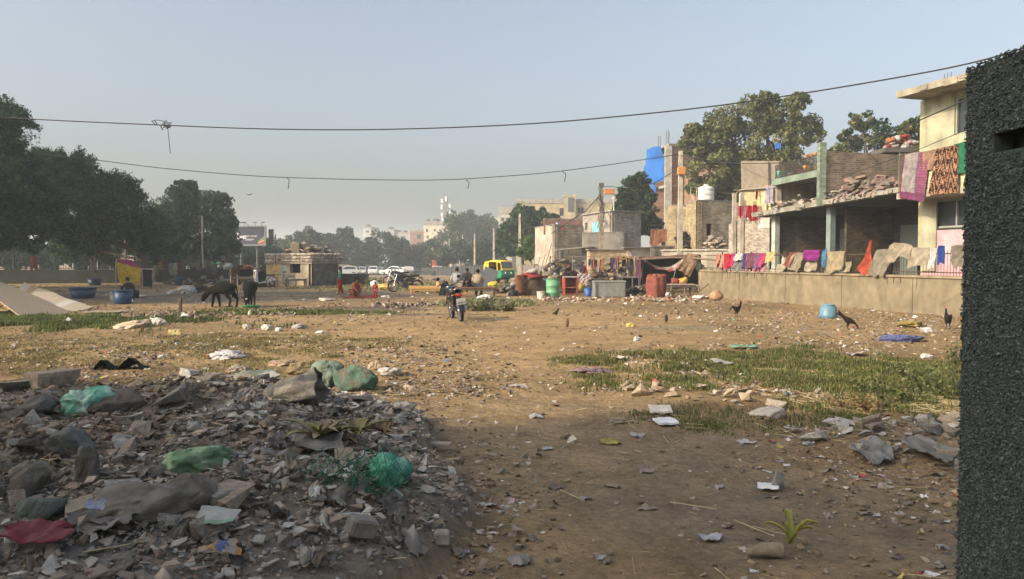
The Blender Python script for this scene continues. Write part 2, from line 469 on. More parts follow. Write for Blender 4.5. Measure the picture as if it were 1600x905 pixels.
# ---------------------------------------------------------------- trees
def leafquads(c, size, nrm_up=.4, elong=1.7):
    """c: (n,3) centres -> verts, faces of small bent leaves"""
    n = len(c)
    a = rng.normal(0, 1, (n, 3)); a /= np.linalg.norm(a, axis=1)[:, None]
    nrm = rng.normal(0, 1, (n, 3)); nrm[:, 2] = np.abs(nrm[:, 2]) + nrm_up
    b_ = np.cross(nrm, a); b_ /= np.linalg.norm(b_, axis=1)[:, None] + 1e-9
    sz = (size * rng.uniform(.6, 1.3, n))[:, None]
    a = a * sz * elong * .5; b_ = b_ * sz * .5
    v = np.stack([c - a, c + b_, c + a, c - b_], 1).reshape(-1, 3)
    f = np.arange(4 * n).reshape(-1, 4)
    return v, f
def tree(name, label, x, y, lobes, leaf, cols, nsub=26, nleaf=60, trunk_r=.2, group=None, sub_r=.34, twigs=0, trunk_top=None, lean=0, cat='tree', limbs=True, barkc=(.12, .095, .07), flat=.8):
    """lobes: (px, py, r_px, dY) in the photo at depth y, or world tuples ('w', cx, cy, cz, r)"""
    z0 = gz(x, y)
    t = thing(name, label, cat, (x, y, z0), 0, group)
    L_ = []
    for l in lobes:
        if l[0] == 'w': L_.append((np.array(l[1:4]), l[4]))
        else:
            Yl = y + l[3]; L_.append((np.array(P(l[0], l[1], Yl)), l[2] * Yl / FPX))
    cr = MB(); subs = []
    for c, r in L_:
        d = rng.normal(0, 1, (nsub, 3)); d /= np.linalg.norm(d, axis=1)[:, None]
        rr = r * rng.uniform(.25, 1.0, nsub) ** .5 * .92
        sc = c + d * rr[:, None] * np.array([1, 1, flat]); subs.append((sc, r))
        n = nsub * nleaf
        k = np.repeat(np.arange(nsub), nleaf)
        srr = r * sub_r * rng.uniform(.55, 1.3, nsub)
        dd = rng.normal(0, 1, (n, 3)); dd /= np.linalg.norm(dd, axis=1)[:, None]
        p = sc[k] + dd * (srr[k] * rng.uniform(.2, 1, n) ** .45)[:, None] * np.array([1, 1, .75])
        v, f = leafquads(p, leaf)
        ck = rng.choice(len(cols), nsub)
        col = np.array(cols)[ck][k] * rng.uniform(.75, 1.3, (n, 1)) * np.array([1, 1, 1])
        cr.add(v, f, col)
    if twigs:   # arching outer twigs with sparse fine leaves
        for c, r in L_:
            for _ in range(twigs):
                a = rng.uniform(0, 2 * PI); e = rng.uniform(.1, 1.2)
                d0 = np.array((math.cos(a) * math.cos(e), math.sin(a) * math.cos(e), math.sin(e)))
                ln = r * rng.uniform(.4, 1.0); q = c + d0 * r * np.array([1, 1, flat]) * .92
                pts_ = [q + d0 * ln * s + np.array((0, 0, -.32 * ln * s * s)) for s in np.linspace(0, 1, 7)]
                cr.tube(pts_, np.linspace(.02, .006, 7), 3, color=barkc)
                pp = np.array(pts_)[rng.integers(1, 7, 90)] + rng.normal(0, .07 * ln + .03, (90, 3))
                v, f = leafquads(pp, leaf * .85); cr.add(v, f, np.array(cols[0]) * rng.uniform(.8, 1.4, (90, 1)))
    cr.build('crown', mat('leaf'), t, world=True)
    tb = MB(barkc)
    cs = np.array([c for c, r in L_]); top = cs.mean(0)
    tt = trunk_top or (z0 + (cs[:, 2].min() - z0) * .75)
    p0 = np.array((x, y, z0 - .2)); p1 = np.array((x + lean, y, tt))
    mid = (p0 + p1) / 2 + np.array((rng.uniform(-.2, .2), 0, 0))
    tb.tube([p0, (p0 * 2 + mid) / 3, mid, p1], [trunk_r * 1.35, trunk_r * 1.05, trunk_r * .9, trunk_r * .75], 9)
    if limbs:
        for c, r in L_:
            m_ = (p1 + c) / 2 + rng.normal(0, .12 * r, 3); m_[2] = max(m_[2], p1[2] * .7 + c[2] * .3)
            tb.tube([p1 + (0, 0, -.1), m_, c], [trunk_r * .6, trunk_r * .38, trunk_r * .14], 6)
        for sc, r in subs:
            for q in sc[::3]:
                c0 = sc.mean(0); tb.tube([c0, (c0 + q) / 2 + rng.normal(0, .06 * r, 3), q], [trunk_r * .2, trunk_r * .13, .01], 4)
    tb.build('trunk', mat('bark'), t, world=True)
    return t

DG = [(.020, .056, .022), (.034, .085, .030), (.06, .115, .04), (.013, .040, .019)]
OG = [(.13, .15, .06), (.17, .18, .07), (.10, .12, .05), (.21, .20, .085)]
MG = [(.05, .075, .035), (.07, .095, .04), (.04, .062, .032)]
NEEM = 'trees behind the left railing'
# left row, over the low wall
tree('spreading_tree', 'tall feathery dark green tree at the far left edge of the photo', -30.5, 46,
     [(-40, 225, 50, 0), (-5, 295, 50, 1), (-20, 360, 46, 0), (45, 360, 44, 1), (5, 195, 27, 1), (-20, 190, 34, 0), (0, 240, 30, 0), (30, 268, 24, 1), (30, 300, 40, 0), (75, 310, 40, 1)], .105, DG, 52, 120, .32, NEEM, twigs=60, sub_r=.27)
tree('spreading_tree', 'broad dark tree with a forked trunk behind the wall right of the edge tree', -23.5, 51,
     [(75, 262, 24, 0), (112, 268, 28, 0), (150, 310, 40, 1), (195, 340, 36, 0), (130, 360, 42, 0), (80, 340, 42, 2), (228, 375, 28, 0), (185, 305, 26, 1)], .105, DG, 52, 120, .26, NEEM, twigs=60, sub_r=.27)
tree('spreading_tree', 'rounded dull green tree standing left of the billboard', -23.5, 66,
     [(300, 330, 46, 0), (335, 322, 34, 0), (268, 345, 40, 0), (320, 370, 48, 0), (270, 385, 38, 0), (350, 350, 22, 0), (290, 300, 24, 0), (340, 385, 34, 1)], .15, [(.034, .062, .030), (.05, .078, .034), (.026, .05, .026)], 46, 100, .28, NEEM)
tree('spreading_tree', 'slim dark tree filling the gap above the yellow cloth shelter', -27.5, 60,
     [(232, 358, 28, 0), (200, 375, 30, 0), (250, 395, 26, 0), (165, 385, 36, 2), (110, 385, 34, 0)], .15, DG, 40, 90, .22, NEEM, twigs=20)
tree('roadside_tree', 'hazy low tree right below the billboard', -40, 120, [(385, 400, 26, 0), (410, 385, 22, 0), (360, 395, 24, 0), (425, 402, 18, 0)], .3, MG, 30, 50, .2, NEEM)
FAR = 'hazy trees at the far end of the ground'
tree('roadside_tree', 'rounded hazy tree behind the brick hut', -44, 150, [(478, 378, 28, 0), (455, 388, 24, 0), (500, 385, 26, 0), (480, 400, 34, 0), (440, 398, 24, 0)], .35, MG, 34, 60, .3, FAR)
tree('roadside_tree', 'low hazy tree between the brick hut and the broad round tree', -37, 165, [(525, 378, 22, 0), (545, 385, 22, 0), (520, 398, 30, 0), (550, 402, 24, 0), (540, 366, 14, 0)], .35, MG, 34, 60, .3, FAR)
tree('roadside_tree', 'broad round hazy tree behind the parked cars', -28, 158, [(597, 380, 26, 0), (575, 390, 24, 0), (622, 388, 22, 0), (600, 402, 34, 0), (632, 402, 18, 0), (565, 405, 18, 0)], .35, MG, 34, 60, .3, FAR)
tree('roadside_tree', 'low hazy tree left of the pale tower building', -18, 160, [(655, 396, 18, 0), (675, 392, 20, 0), (660, 408, 20, 0), (690, 402, 22, 0)], .35, MG, 30, 50, .3, FAR)
tree('roadside_tree', 'tall hazy tree right of the phone mast', -12, 190, [(715, 350, 26, 0), (742, 352, 28, 0), (768, 360, 20, 0), (730, 375, 30, 0), (760, 372, 22, 0), (700, 378, 24, 0)], .4, MG, 34, 60, .35, FAR)
tree('roadside_tree', 'leafy green tree behind the row of concrete poles', -6.5, 135, [(720, 392, 26, 0), (750, 388, 26, 0), (780, 385, 22, 0), (735, 404, 24, 0), (770, 402, 26, 0), (695, 400, 18, 0)], .3, MG, 34, 60, .3, FAR)
tree('roadside_tree', 'dark bushy tree left of the white walled house', 1.2, 92, [(815, 342, 24, 0), (840, 338, 22, 0), (800, 362, 24, 0), (825, 370, 28, 0), (850, 360, 20, 0), (795, 388, 20, 0), (862, 345, 14, 0)], .26, DG + MG, 36, 70, .28)
tree('young_tree', 'small bright broad-leaved tree beside the white walled house', 1.75, 72, [(822, 378, 10, 0), (830, 388, 11, 0), (815, 392, 9, 0), (826, 400, 9, 0)], .22, [(.09, .15, .05), (.12, .18, .06)], 22, 16, .06, sub_r=.45)
tree('dark_tree', 'dense dark tree beside the unfinished brick tower', 12.5, 66, [(995, 285, 20, 0), (985, 305, 20, 0), (1003, 308, 22, 0), (975, 322, 16, 0), (1000, 335, 26, 0), (1015, 352, 22, 0), (985, 345, 16, 0)], .15, [(.03, .05, .025), (.045, .065, .03)], 40, 80, .22)
tree('peepal_tree', 'largest leafy olive tree rising behind the rooftops', 20.5, 62, [(1180, 185, 42, 0), (1225, 180, 40, 0), (1130, 195, 34, 0), (1255, 205, 34, 0), (1090, 225, 30, 0), (1150, 225, 46, 0), (1215, 225, 48, 0),
     (1110, 260, 40, 0), (1170, 265, 44, 0), (1235, 255, 40, 0), (1100, 295, 30, 0), (1140, 295, 28, 1), (1085, 205, 16, 0), (1250, 158, 18, 0), (1195, 160, 24, 0)], .17, OG, 36, 62, .42, sub_r=.30)
tree('peepal_tree', 'open leafy tree above the brick parapet', 26, 58, [(1345, 190, 22, 0), (1370, 205, 26, 0), (1325, 215, 16, 0), (1350, 228, 26, 0), (1390, 225, 22, 0), (1312, 238, 18, 0)], .17, DG + OG, 24, 34, .2, sub_r=.32)
tree('peepal_tree', 'loose leafy tree directly left of the yellow house', 28, 52, [(1418, 205, 20, 0), (1432, 190, 16, 0), (1410, 228, 24, 0), (1440, 220, 20, 0)], .16, DG + OG, 24, 34, .18, sub_r=.34)
for i, (px, Y) in enumerate(((-40, 84), (20, 80), (75, 86), (125, 80), (170, 88), (222, 84), (270, 92), (318, 86), (362, 96), (405, 100))):
    tree('bushy_tree', ['bushy undergrowth tree at the far left beyond the railing', 'bushy tree second from the left beyond the railing', 'bushy tree third from the left beyond the railing', 'bushy tree behind the pale signboard', 'bushy tree behind the white panel', 'bushy tree behind the yellow cloth shelter', 'bushy tree right of the yellow shelter beyond the railing', 'bushy tree behind the thin dark pole', 'bushy tree left under the billboard', 'bushy tree between the billboard and the stone hut'][i], (px - 800) / FPX * Y, Y,
         [(px, 392, 24, 0), (px - 20, 402, 20, 0), (px + 22, 400, 20, 0), (px, 410, 20, 0)], .24, [(.022, .05, .028), (.03, .06, .035), (.018, .04, .024)], 26, 50, .12, 'bushy trees beyond the left railing')
# unseen trees; first row added to shade the tubs, second shades the foreground
for i, (tx, ty) in enumerate(((-23.8, 27.0), (-27.2, 31.5), (-31.5, 36), (-36, 40))):
    lb = [('w', tx + rng.uniform(-1.8, 1.8), ty + rng.uniform(-1.6, 1.6), z, r) for z, r in ((3.4, 2.0), (4.6, 2.4), (6.0, 2.6), (7.4, 2.5), (8.8, 2.3), (5.2, 2.4), (10.0, 2.0), (6.8, 2.4))]
    tree('spreading_tree', ['added unseen tree outside the left edge nearest the boards', 'second added unseen tree outside the left edge of the view', 'third added unseen tree outside the left edge of the view', 'fourth added unseen tree outside the left edge of the view'][i], tx, ty, lb, .24, DG, 40, 60, .26, 'unseen trees added for shade outside the left edge')
SH = 'shade trees left of the camera'
for i, (tx, ty, lab) in enumerate(((-17.0, -.4, 'shade tree farthest from the camera at the left'), (-11.6, -2.2, 'middle shade tree left of the camera'), (-7.0, -4.4, 'shade tree nearest to the camera at its left'))):
    lb = [('w', tx + rng.uniform(-1.6, 1.6), ty + rng.uniform(-1.5, 1.4), z, r) for z, r in ((3.2, 2.3), (4.2, 2.6), (5.4, 2.7), (6.6, 2.5), (7.8, 2.2), (4.8, 2.6), (6.0, 2.4), (3.6, 2.2))]
    tree('spreading_tree', lab, tx, ty, lb, .26, DG, 52, 80, .26, SH)
# ---------------------------------------------------------------- walls and houses
def wall_slab(mb, a, b_, z0, z1, holes=(), depth=.2, color=None):
    """standing slab, a -> b seen left to right from outside, with real openings (u0,u1,z0,z1)"""
    a = np.array(a[:2], float); b_ = np.array(b_[:2], float); L_ = np.linalg.norm(b_ - a); d = (b_ - a) / L_; n = np.array((d[1], -d[0]))
    def pt(u, z, t): q = a + d * u - n * t; return (q[0], q[1], z)
    us = sorted({0, L_, *[min(max(h[0], 0), L_) for h in holes], *[min(max(h[1], 0), L_) for h in holes]})
    zs = sorted({z0, z1, *[h[2] for h in holes], *[h[3] for h in holes]})
    def inh(u, z): return any(h[0] < u < h[1] and h[2] < z < h[3] for h in holes)
    for u0, u1 in zip(us[:-1], us[1:]):
        for q0, q1 in zip(zs[:-1], zs[1:]):
            if inh((u0 + u1) / 2, (q0 + q1) / 2): continue
            mb.add([pt(u0, q0, 0), pt(u1, q0, 0), pt(u1, q1, 0), pt(u0, q1, 0)], [(0, 1, 2, 3)], color)
            mb.add([pt(u0, q0, depth), pt(u1, q0, depth), pt(u1, q1, depth), pt(u0, q1, depth)], [(3, 2, 1, 0)], color)
    for h in holes:
        for (p, q) in (((h[0], h[2]), (h[0], h[3])), ((h[0], h[3]), (h[1], h[3])), ((h[1], h[3]), (h[1], h[2])), ((h[1], h[2]), (h[0], h[2]))):
            mb.add([pt(p[0], p[1], 0), pt(q[0], q[1], 0), pt(q[0], q[1], depth), pt(p[0], p[1], depth)], [(0, 1, 2, 3)], color)
    mb.add([pt(0, z1, 0), pt(L_, z1, 0), pt(L_, z1, depth), pt(0, z1, depth)], [(0, 1, 2, 3)], color)
    return a, d, n
def window_part(kind, a, d, n, h, root, col=(.3, .3, .3), glass=(.03, .035, .04)):
    u0, u1, z0, z1 = h; ang = math.atan2(d[1], d[0])
    def at(u, t): q = a + d * u - n * t; return q
    if kind == 'open': return
    fr = MB(col); fw = .07
    for (ua, ub, za, zb) in ((u0, u0 + fw, z0, z1), (u1 - fw, u1, z0, z1), (u0 + fw, u1 - fw, z1 - fw, z1), (u0 + fw, u1 - fw, z0, z0 + fw), ((u0 + u1) / 2 - .03, (u0 + u1) / 2 + .03, z0 + fw, z1 - fw)):
        q = at((ua + ub) / 2, .08); fr.box((q[0], q[1], (za + zb) / 2), (ub - ua - .004, .06, zb - za - .004), (0, 0, ang))
    if kind == 'shutter':
        for k in (0, 1):
            um = (u0 + u1) / 2; c0, c1 = (u0 + .02, um - .02) if k == 0 else (um + .02, u1 - .02)
            q = at((c0 + c1) / 2, .04); fr.box((q[0], q[1], (z0 + z1) / 2), (c1 - c0, .05, z1 - z0 - .06), (0, 0, ang))
    o = fr.build('window', mat('paint', rough=.7), root, world=True)
    if kind == 'glass':
        g = MB(glass); q = at((u0 + u1) / 2, .13); g.box((q[0], q[1], (z0 + z1) / 2), (u1 - u0, .02, z1 - z0), (0, 0, ang)); go = g.build('pane', mat('glass'), None, loc=None)
        go.data.transform(Matrix.Translation(-Vector(root.location))); go.parent = o
def house(name, label, cat, foot, z1, col, m, roofcol=(.3, .28, .25), over=.06, rt=.14, holes=None, z0=None, group=None, cols=None, mats=None, roofm=None, parapet=0):
    """foot: counter-clockwise footprint (first edge faces the camera)"""
    cx = sum(p[0] for p in foot) / len(foot); cyy = sum(p[1] for p in foot) / len(foot)
    zg = gz(cx, cyy) if z0 is None else z0
    t = thing(name, label, cat, (cx, cyy, zg), 0, group)
    k = len(foot)
    for i in range(k):
        w_ = MB((cols or {}).get(i, col)); hs = (holes or {}).get(i, [])
        a, d, n = wall_slab(w_, foot[i], foot[(i + 1) % k], zg - .4, z1, [h[:4] for h in hs])
        w_.build('wall', (mats or {}).get(i, m), t, world=True)
        for h in hs: window_part(h[4] if len(h) > 4 else 'glass', a, d, n, h[:4], t, *(h[5:6] or ()))
    rb = MB(roofcol); c = np.array([cx, cyy])
    poly = []
    for i in range(k):
        p0, p1, p2 = (np.array(foot[j % k][:2], float) for j in (i - 1, i, i + 1))
        e1 = (p1 - p0) / np.linalg.norm(p1 - p0); e2 = (p2 - p1) / np.linalg.norm(p2 - p1)
        n1 = np.array((e1[1], -e1[0])); n2 = np.array((e2[1], -e2[0])); bb = (n1 + n2); bb /= np.dot(bb, n1) + 1e-6
        poly.append(tuple(p1 + bb * over))
    rb.prism(poly, rt, axis='z', c=(0, 0, z1 + rt / 2 + .003))
    if parapet:
        for i in range(k): wall_slab(rb, poly[i], poly[(i + 1) % k], z1 + rt + .006, z1 + rt + parapet, depth=.12)
    rb.build('roof', roofm or mat('concrete'), t, world=True)
    return t
def XY(px, Y): return ((px - 800) / FPX * Y * 1.0, Y)
def zat(py, Y): return P(800, py, Y)[2]

# retaining wall along the right side
WD = np.array((-0.276, .961)); WN = np.array((-.961, -.276))
W0 = np.array((12.95, 23.0))
def wline(t, off=0, z=0):       # t metres up the wall from the point near the pillar, off metres behind its face
    q = W0 + WD * t - WN * off; return (q[0], q[1], z)
rw = thing('retaining_wall', 'long stained ochre concrete wall carrying the laundry railing', 'wall', wline(7, .1, 0))
m_ = MB((.21, .17, .11)); L0, L1 = -8.0, 14.9
ts = np.linspace(L0, L1, 8)
for i in range(7):
    a_, b2 = ts[i], ts[i + 1] - .025
    c_ = wline((a_ + b2) / 2, .125, .42); m_.box(c_, (b2 - a_, .25, 1.42), (0, 0, math.atan2(WD[1], WD[0])))
m_.build('wall_panel', mat('concrete', stain=.75, va=.30), rw, world=True)
m_ = MB((.27, .215, .14)); c_ = wline((L0 + L1) / 2, .14, 1.165); m_.box(c_, (L1 - L0, .40, .065), (0, 0, math.atan2(WD[1], WD[0])))
m_.build('coping', mat('concrete', stain=.75), rw, world=True)
m_ = MB((.05, .04, .03))
for i in range(34):
    t_ = rng.uniform(9.5, 13.2) if i < 18 else rng.uniform(L0 + 4, L1); h_ = rng.uniform(.08, .42); w2 = rng.uniform(.015, .05); m_.prism([(0, 0), (w2, 0), (w2 * .8, -h_ * .6), (w2 * .5, -h_), (w2 * .2, -h_ * .7)], .006, 'y', M=M4(wline(t_, -.004, 1.128), (0, 0, math.atan2(-WD[1], -WD[0]))))
m_.build('drip_stains', mat('concrete', stain=.2), rw, world=True)
m_ = MB((.33, .28, .2)); e0 = wline(L1, .0); m_.box((e0[0] + 1.4, e0[1] + .45, .45), (2.9, .22, 1.3), (0, 0, .25)); m_.build('end_wall', mat('concrete', stain=.7), rw, world=True)
# raised yard behind it
yd = MB((.30, .25, .19)); q = [wline(L0, .27), wline(L0, 14), wline(22, 14), wline(22, .27)]
q = [wline(L0, .27), wline(L0, 14), wline(L1 + 5, 14), wline(L1 + 5, 3.2), wline(L1, .27)]
yd.prism([p[:2] for p in q][::1], 1.2, axis='z', c=(0, 0, .42)); tag(yd.build('raised_yard', mat('concrete')), 'raised concrete yard behind the retaining wall', 'yard', kind='structure')

# railing on the retaining wall
rl = thing('railing', 'rusty iron railing standing on the ochre retaining wall', 'railing', wline(7, .12, 1.2))
m_ = MB((.10, .07, .05))
for z in (1.30, 1.86): m_.tube([wline(L0, .13, z), wline(L1 - .2, .13, z)], .018, 6)
m_.build('rail', mat('rust'), rl, world=True)
m_ = MB((.09, .065, .05)); t_ = L0 + .1
while t_ < L1 - .3: m_.tube([wline(t_, .13, 1.2), wline(t_, .13, 1.96 + rng.uniform(-.02, .02))], .008, 4); t_ += .115
bo = m_.build('bars', mat('rust'), rl, world=True); bo['kind'] = 'stuff'
for t_ in np.arange(L0 + .5, L1, 2.3):
    m_ = MB((.10, .07, .05)); m_.box(wline(t_, .13, 1.6), (.05, .05, .84)); m_.build('post', mat('rust'), rl, world=True)

# long veranda building
F0 = 2.3
def fl(t, off=0, z=0): return wline(t, F0 + off, z)
def fpx(px, off=0):        # t on the facade line seen at pixel column px
    k = (px - 800) / FPX; b0 = W0 - WN * (F0 + off)
    return (k * b0[1] - b0[0]) / (WD[0] - k * WD[1])
tA, tB = fpx(1440), fpx(1206)
RZ = 3.72
TL = R(2.6)
def rz(t): return RZ + .10 - (t - (tA + tB) / 2) * math.tan(TL)
vb = thing('veranda_building', 'long open veranda with dark rooms and a thin concrete roof above the retaining wall', 'building', fl((tA + tB) / 2, 2, 1.0))
ang = math.atan2(WD[1], WD[0])
m_ = MB((.09, .09, .08)); m_.box(fl((tA + tB) / 2 + .2, 1.75, rz((tA + tB) / 2 + .2) + .002), (tB - tA + .5, 4.2, .03), (0, TL, ang)); m_.build('ceiling', mat('concrete'), vb, world=True); m_ = MB((.10, .09, .075)); m_.box(fl((tA + tB) / 2, 1.55, 1.04), (tB - tA, 2.6, .04), (0, 0, ang)); m_.build('floor', mat('concrete'), vb, world=True)  # ceiling and floor darkened in colour to stand for the veranda's shade
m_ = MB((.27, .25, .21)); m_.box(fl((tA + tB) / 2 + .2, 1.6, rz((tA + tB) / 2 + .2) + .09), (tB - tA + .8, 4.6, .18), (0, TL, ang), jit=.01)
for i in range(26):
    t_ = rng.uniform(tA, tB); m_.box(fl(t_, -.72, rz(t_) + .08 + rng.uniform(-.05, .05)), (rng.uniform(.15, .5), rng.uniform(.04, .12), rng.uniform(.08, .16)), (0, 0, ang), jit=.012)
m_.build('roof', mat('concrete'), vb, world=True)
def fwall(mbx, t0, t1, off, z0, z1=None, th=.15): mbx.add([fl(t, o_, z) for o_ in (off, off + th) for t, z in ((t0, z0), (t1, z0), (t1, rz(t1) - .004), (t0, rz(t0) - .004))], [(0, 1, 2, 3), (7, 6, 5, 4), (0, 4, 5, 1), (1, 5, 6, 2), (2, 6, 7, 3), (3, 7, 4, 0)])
m_ = MB((.045, .05, .045)); fwall(m_, tA, tB, 2.9, .9, RZ - .003); m_.build('back_wall', mat('brick', stain=.4), vb, world=True)  # near-black colour stands for the shade on the back wall
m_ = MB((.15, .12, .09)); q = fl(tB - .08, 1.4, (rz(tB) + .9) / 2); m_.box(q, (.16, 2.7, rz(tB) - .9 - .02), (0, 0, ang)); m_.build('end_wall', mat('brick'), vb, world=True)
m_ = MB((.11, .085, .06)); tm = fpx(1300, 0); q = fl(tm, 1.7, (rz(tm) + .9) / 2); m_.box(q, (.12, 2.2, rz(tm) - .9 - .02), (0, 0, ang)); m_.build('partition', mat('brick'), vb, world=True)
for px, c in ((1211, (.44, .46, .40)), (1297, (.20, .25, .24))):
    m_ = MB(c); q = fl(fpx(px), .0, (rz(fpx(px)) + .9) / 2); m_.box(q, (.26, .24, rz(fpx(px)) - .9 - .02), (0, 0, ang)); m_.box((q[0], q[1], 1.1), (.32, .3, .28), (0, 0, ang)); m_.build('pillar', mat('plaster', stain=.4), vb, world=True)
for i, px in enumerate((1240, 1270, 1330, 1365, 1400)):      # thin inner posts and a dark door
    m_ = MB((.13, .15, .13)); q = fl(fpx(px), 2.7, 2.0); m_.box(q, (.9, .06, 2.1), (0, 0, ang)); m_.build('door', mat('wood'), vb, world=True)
# bricks, planks and rags piled on that roof
def pile(name, label, cat, pts, n, size, cols, m, group=None, spread=.3, zt=.0, flatk=.5):
    c0 = np.mean(pts, axis=0); t = MB()
    for i in range(n):
        u = rng.uniform(0, len(pts) - 1.001); k = int(u); p = np.array(pts[k]) * (1 - u + k) + np.array(pts[k + 1]) * (u - k)
        p = p + np.append(rng.normal(0, spread, 2), abs(rng.normal(0, .5)) * zt)
        s_ = size * rng.uniform(.5, 1.4, 3) * np.array([1.3, 1, flatk])
        t.box(p + (0, 0, s_[2] / 2), s_, (rng.normal(0, .25), rng.normal(0, .25), rng.uniform(0, PI)), color=cols[rng.integers(len(cols))], jit=size * .06)
    o = t.build(name, m, None, loc=tuple(c0)); return tag(o, label, cat, group, 'stuff')
RC = [(.32, .29, .24), (.24, .2, .17), (.42, .38, .32), (.2, .13, .1), (.16, .15, .14), (.36, .27, .2)]
pile('roof_rubble', 'broken planks, bricks and rags heaped along the veranda roof', 'rubble', [fl(fpx(p_), o_, rz(fpx(p_)) + .17) for p_, o_ in ((1210, 0), (1290, .1), (1330, .2))], 210, .22, RC, mat('wood'), spread=.32, zt=.35, flatk=.22)
pile('roof_rubble', 'pinkish rolled rags heaped on the veranda roof near the hanging shawls', 'rubble', [fl(fpx(p_), o_, rz(fpx(p_)) + .17) for p_, o_ in ((1345, -.3), (1395, -.1))], 60, .26, [(.40, .28, .23), (.36, .30, .26), (.28, .24, .2)], mat('cloth'), spread=.25, zt=.6, flatk=.4)
for i in range(11):
    t_ = fpx(1326 + i * 6.5 + rng.uniform(-5, 5)); m_ = MB([(.42, .29, .24), (.38, .33, .3), (.33, .24, .2)][i % 3]); q = np.array(fl(t_, -.55, rz(t_) + .22 + .04 * (i % 3)))
    m_.tube([q + (.35, .1, .1), q + (0, 0, .03), q + (-.22, -.1, -.10), q + (-.27, -.12, -.3 * rng.random())], np.array([.06, .07, .05, .02]) * rng.uniform(.5, 1.1), 8)
    tag(m_.build('rag_roll', mat('cloth')), 'rolled dusty pink rag hanging over the veranda roof edge', 'rag', 'rolled rags on the veranda roof')

# upper storey: brick front and green open side
U0 = np.array((12.35, 31.5)); U1 = np.array((16.6, 33.0)); U2 = np.array(fl(fpx(1213), .05)[:2]) + (0, .3); U3 = U2 + (4.2, 1.6)
ub = thing('upper_house', 'bare red-brown brick upper floor with a pale green open side', 'house', (14, 33, RZ + .2))
m_ = MB((.30, .235, .175)); wall_slab(m_, U0 + (.03, -.02), U1, RZ + .1, 5.95, depth=.23); m_.build('brick_wall', mat('brick', stain=.5, mort=(1.3, 1.35, 1.4, 1)), ub, world=True)
m_ = MB((.19, .24, .19)); m_.box((U0[0] - .13, U0[1] + .08, (RZ + 6.25) / 2 + .05), (.26, .3, 6.2 - RZ)); m_.build('green_pillar', mat('brick', stain=.3, bh=.1, bw=.4), ub, world=True)
bz = zat(268, 32.0) - .1
gb = MB((.18, .23, .18)); mid = (U0 + U2) / 2; aa = math.atan2(*(U2 - U0)[::-1]); ll = np.linalg.norm(U2 - U0)
gb.box((mid[0] - .1, mid[1], bz), (ll, .25, .26), (0, 0, aa), jit=.006); gb.build('green_beam', mat('plaster', stain=.5), ub, world=True)
m_ = MB((.3, .28, .25)); m_.prism([U0, U1, U3, U2], .12, 'z', (0.05, 0.1, bz + .05)); m_.build('floor_slab', mat('concrete'), ub, world=True)
m_ = MB((.36, .32, .25)); wall_slab(m_, U3, U3 - (U3 - U2) * .99, RZ + .15, bz - .02, depth=.1); wall_slab(m_, U3 - (1.5, .6), U1 - (1.5, .6), RZ + .15, bz - .05, [(.9, 1.9, RZ + .8, bz - .3)]); m_.build('inner_wall', mat('plaster'), ub, world=True)
m_ = MB((.3, .27, .22)); m_.box((U2[0] + .1, U2[1], (RZ + bz) / 2), (.2, .22, bz - RZ - .25)); m_.build('corner_post', mat('concrete'), ub, world=True)
# lattice railing with pots and rags on the green balcony
lt = thing('balcony_lattice', 'dark lattice railing on the pale green balcony', 'railing', (U0[0], U0[1], bz + .13)); m_ = MB((.07, .06, .05))
for k in range(40):
    u = k / 40; a1 = U0 + (U2 - U0) * u; a2 = U0 + (U2 - U0) * min(1, u + .09)
    for za, zb in ((bz + .13, bz + .75), (bz + .75, bz + .13)): m_.tube([(a1[0] - .05, a1[1], za), (a2[0] - .05, a2[1], zb)], .012, 4)
m_.tube([(U0[0] - .05, U0[1], bz + .75), (U2[0] - .05, U2[1], bz + .75)], .02, 5); m_.build('lattice', mat('rust'), lt, world=True)
def balc(u, dz=0): q = U0 + (U2 - U0) * u; return np.array((q[0] + .12, q[1] + .03, bz + .135 + dz))
for i, (u, c, nm, lab, s_) in enumerate(((.93, (.10, .45, .34), 'bucket', 'sea-green bucket at the far end of the green balcony', .22), (.74, (.5, .42, .55), 'pot', 'small lilac pot on the green balcony', .14), (.52, (.38, .16, .2), 'pot', 'dark red pot on the green balcony', .15),
        (.38, (.62, .33, .06), 'bucket', 'orange bucket on the green balcony', .2), (.2, (.7, .5, .1), 'bucket', 'small yellow tub on the green balcony next to the orange bucket', .15), (.07, (.5, .45, .35), 'pot', 'pale clay pot at the near end of the green balcony', .13))):
    m_ = MB(c); m_.lathe([(s_ * .7, 0), (s_, s_ * 1.5), (s_ * 1.08, s_ * 1.6), (s_ * .95, s_ * 1.58), (s_ * .6, .05)], 14); q = balc(u)
    o = m_.build(nm, mat('plastic')); o.location = q; tag(o, lab, nm)
m_ = MB(); 
for i in range(20): m_.blob(balc(rng.uniform(.05, .45), .72) + (0, 0, rng.uniform(-.03, .04)), (.12, .1, .05), 6, .3, color=[(.5, .25, .1), (.55, .18, .1), (.55, .42, .15)][i % 3])
tag(m_.build('drying_rags', mat('cloth')), 'orange rags spread on top of the balcony lattice', 'rags', kind='stuff')

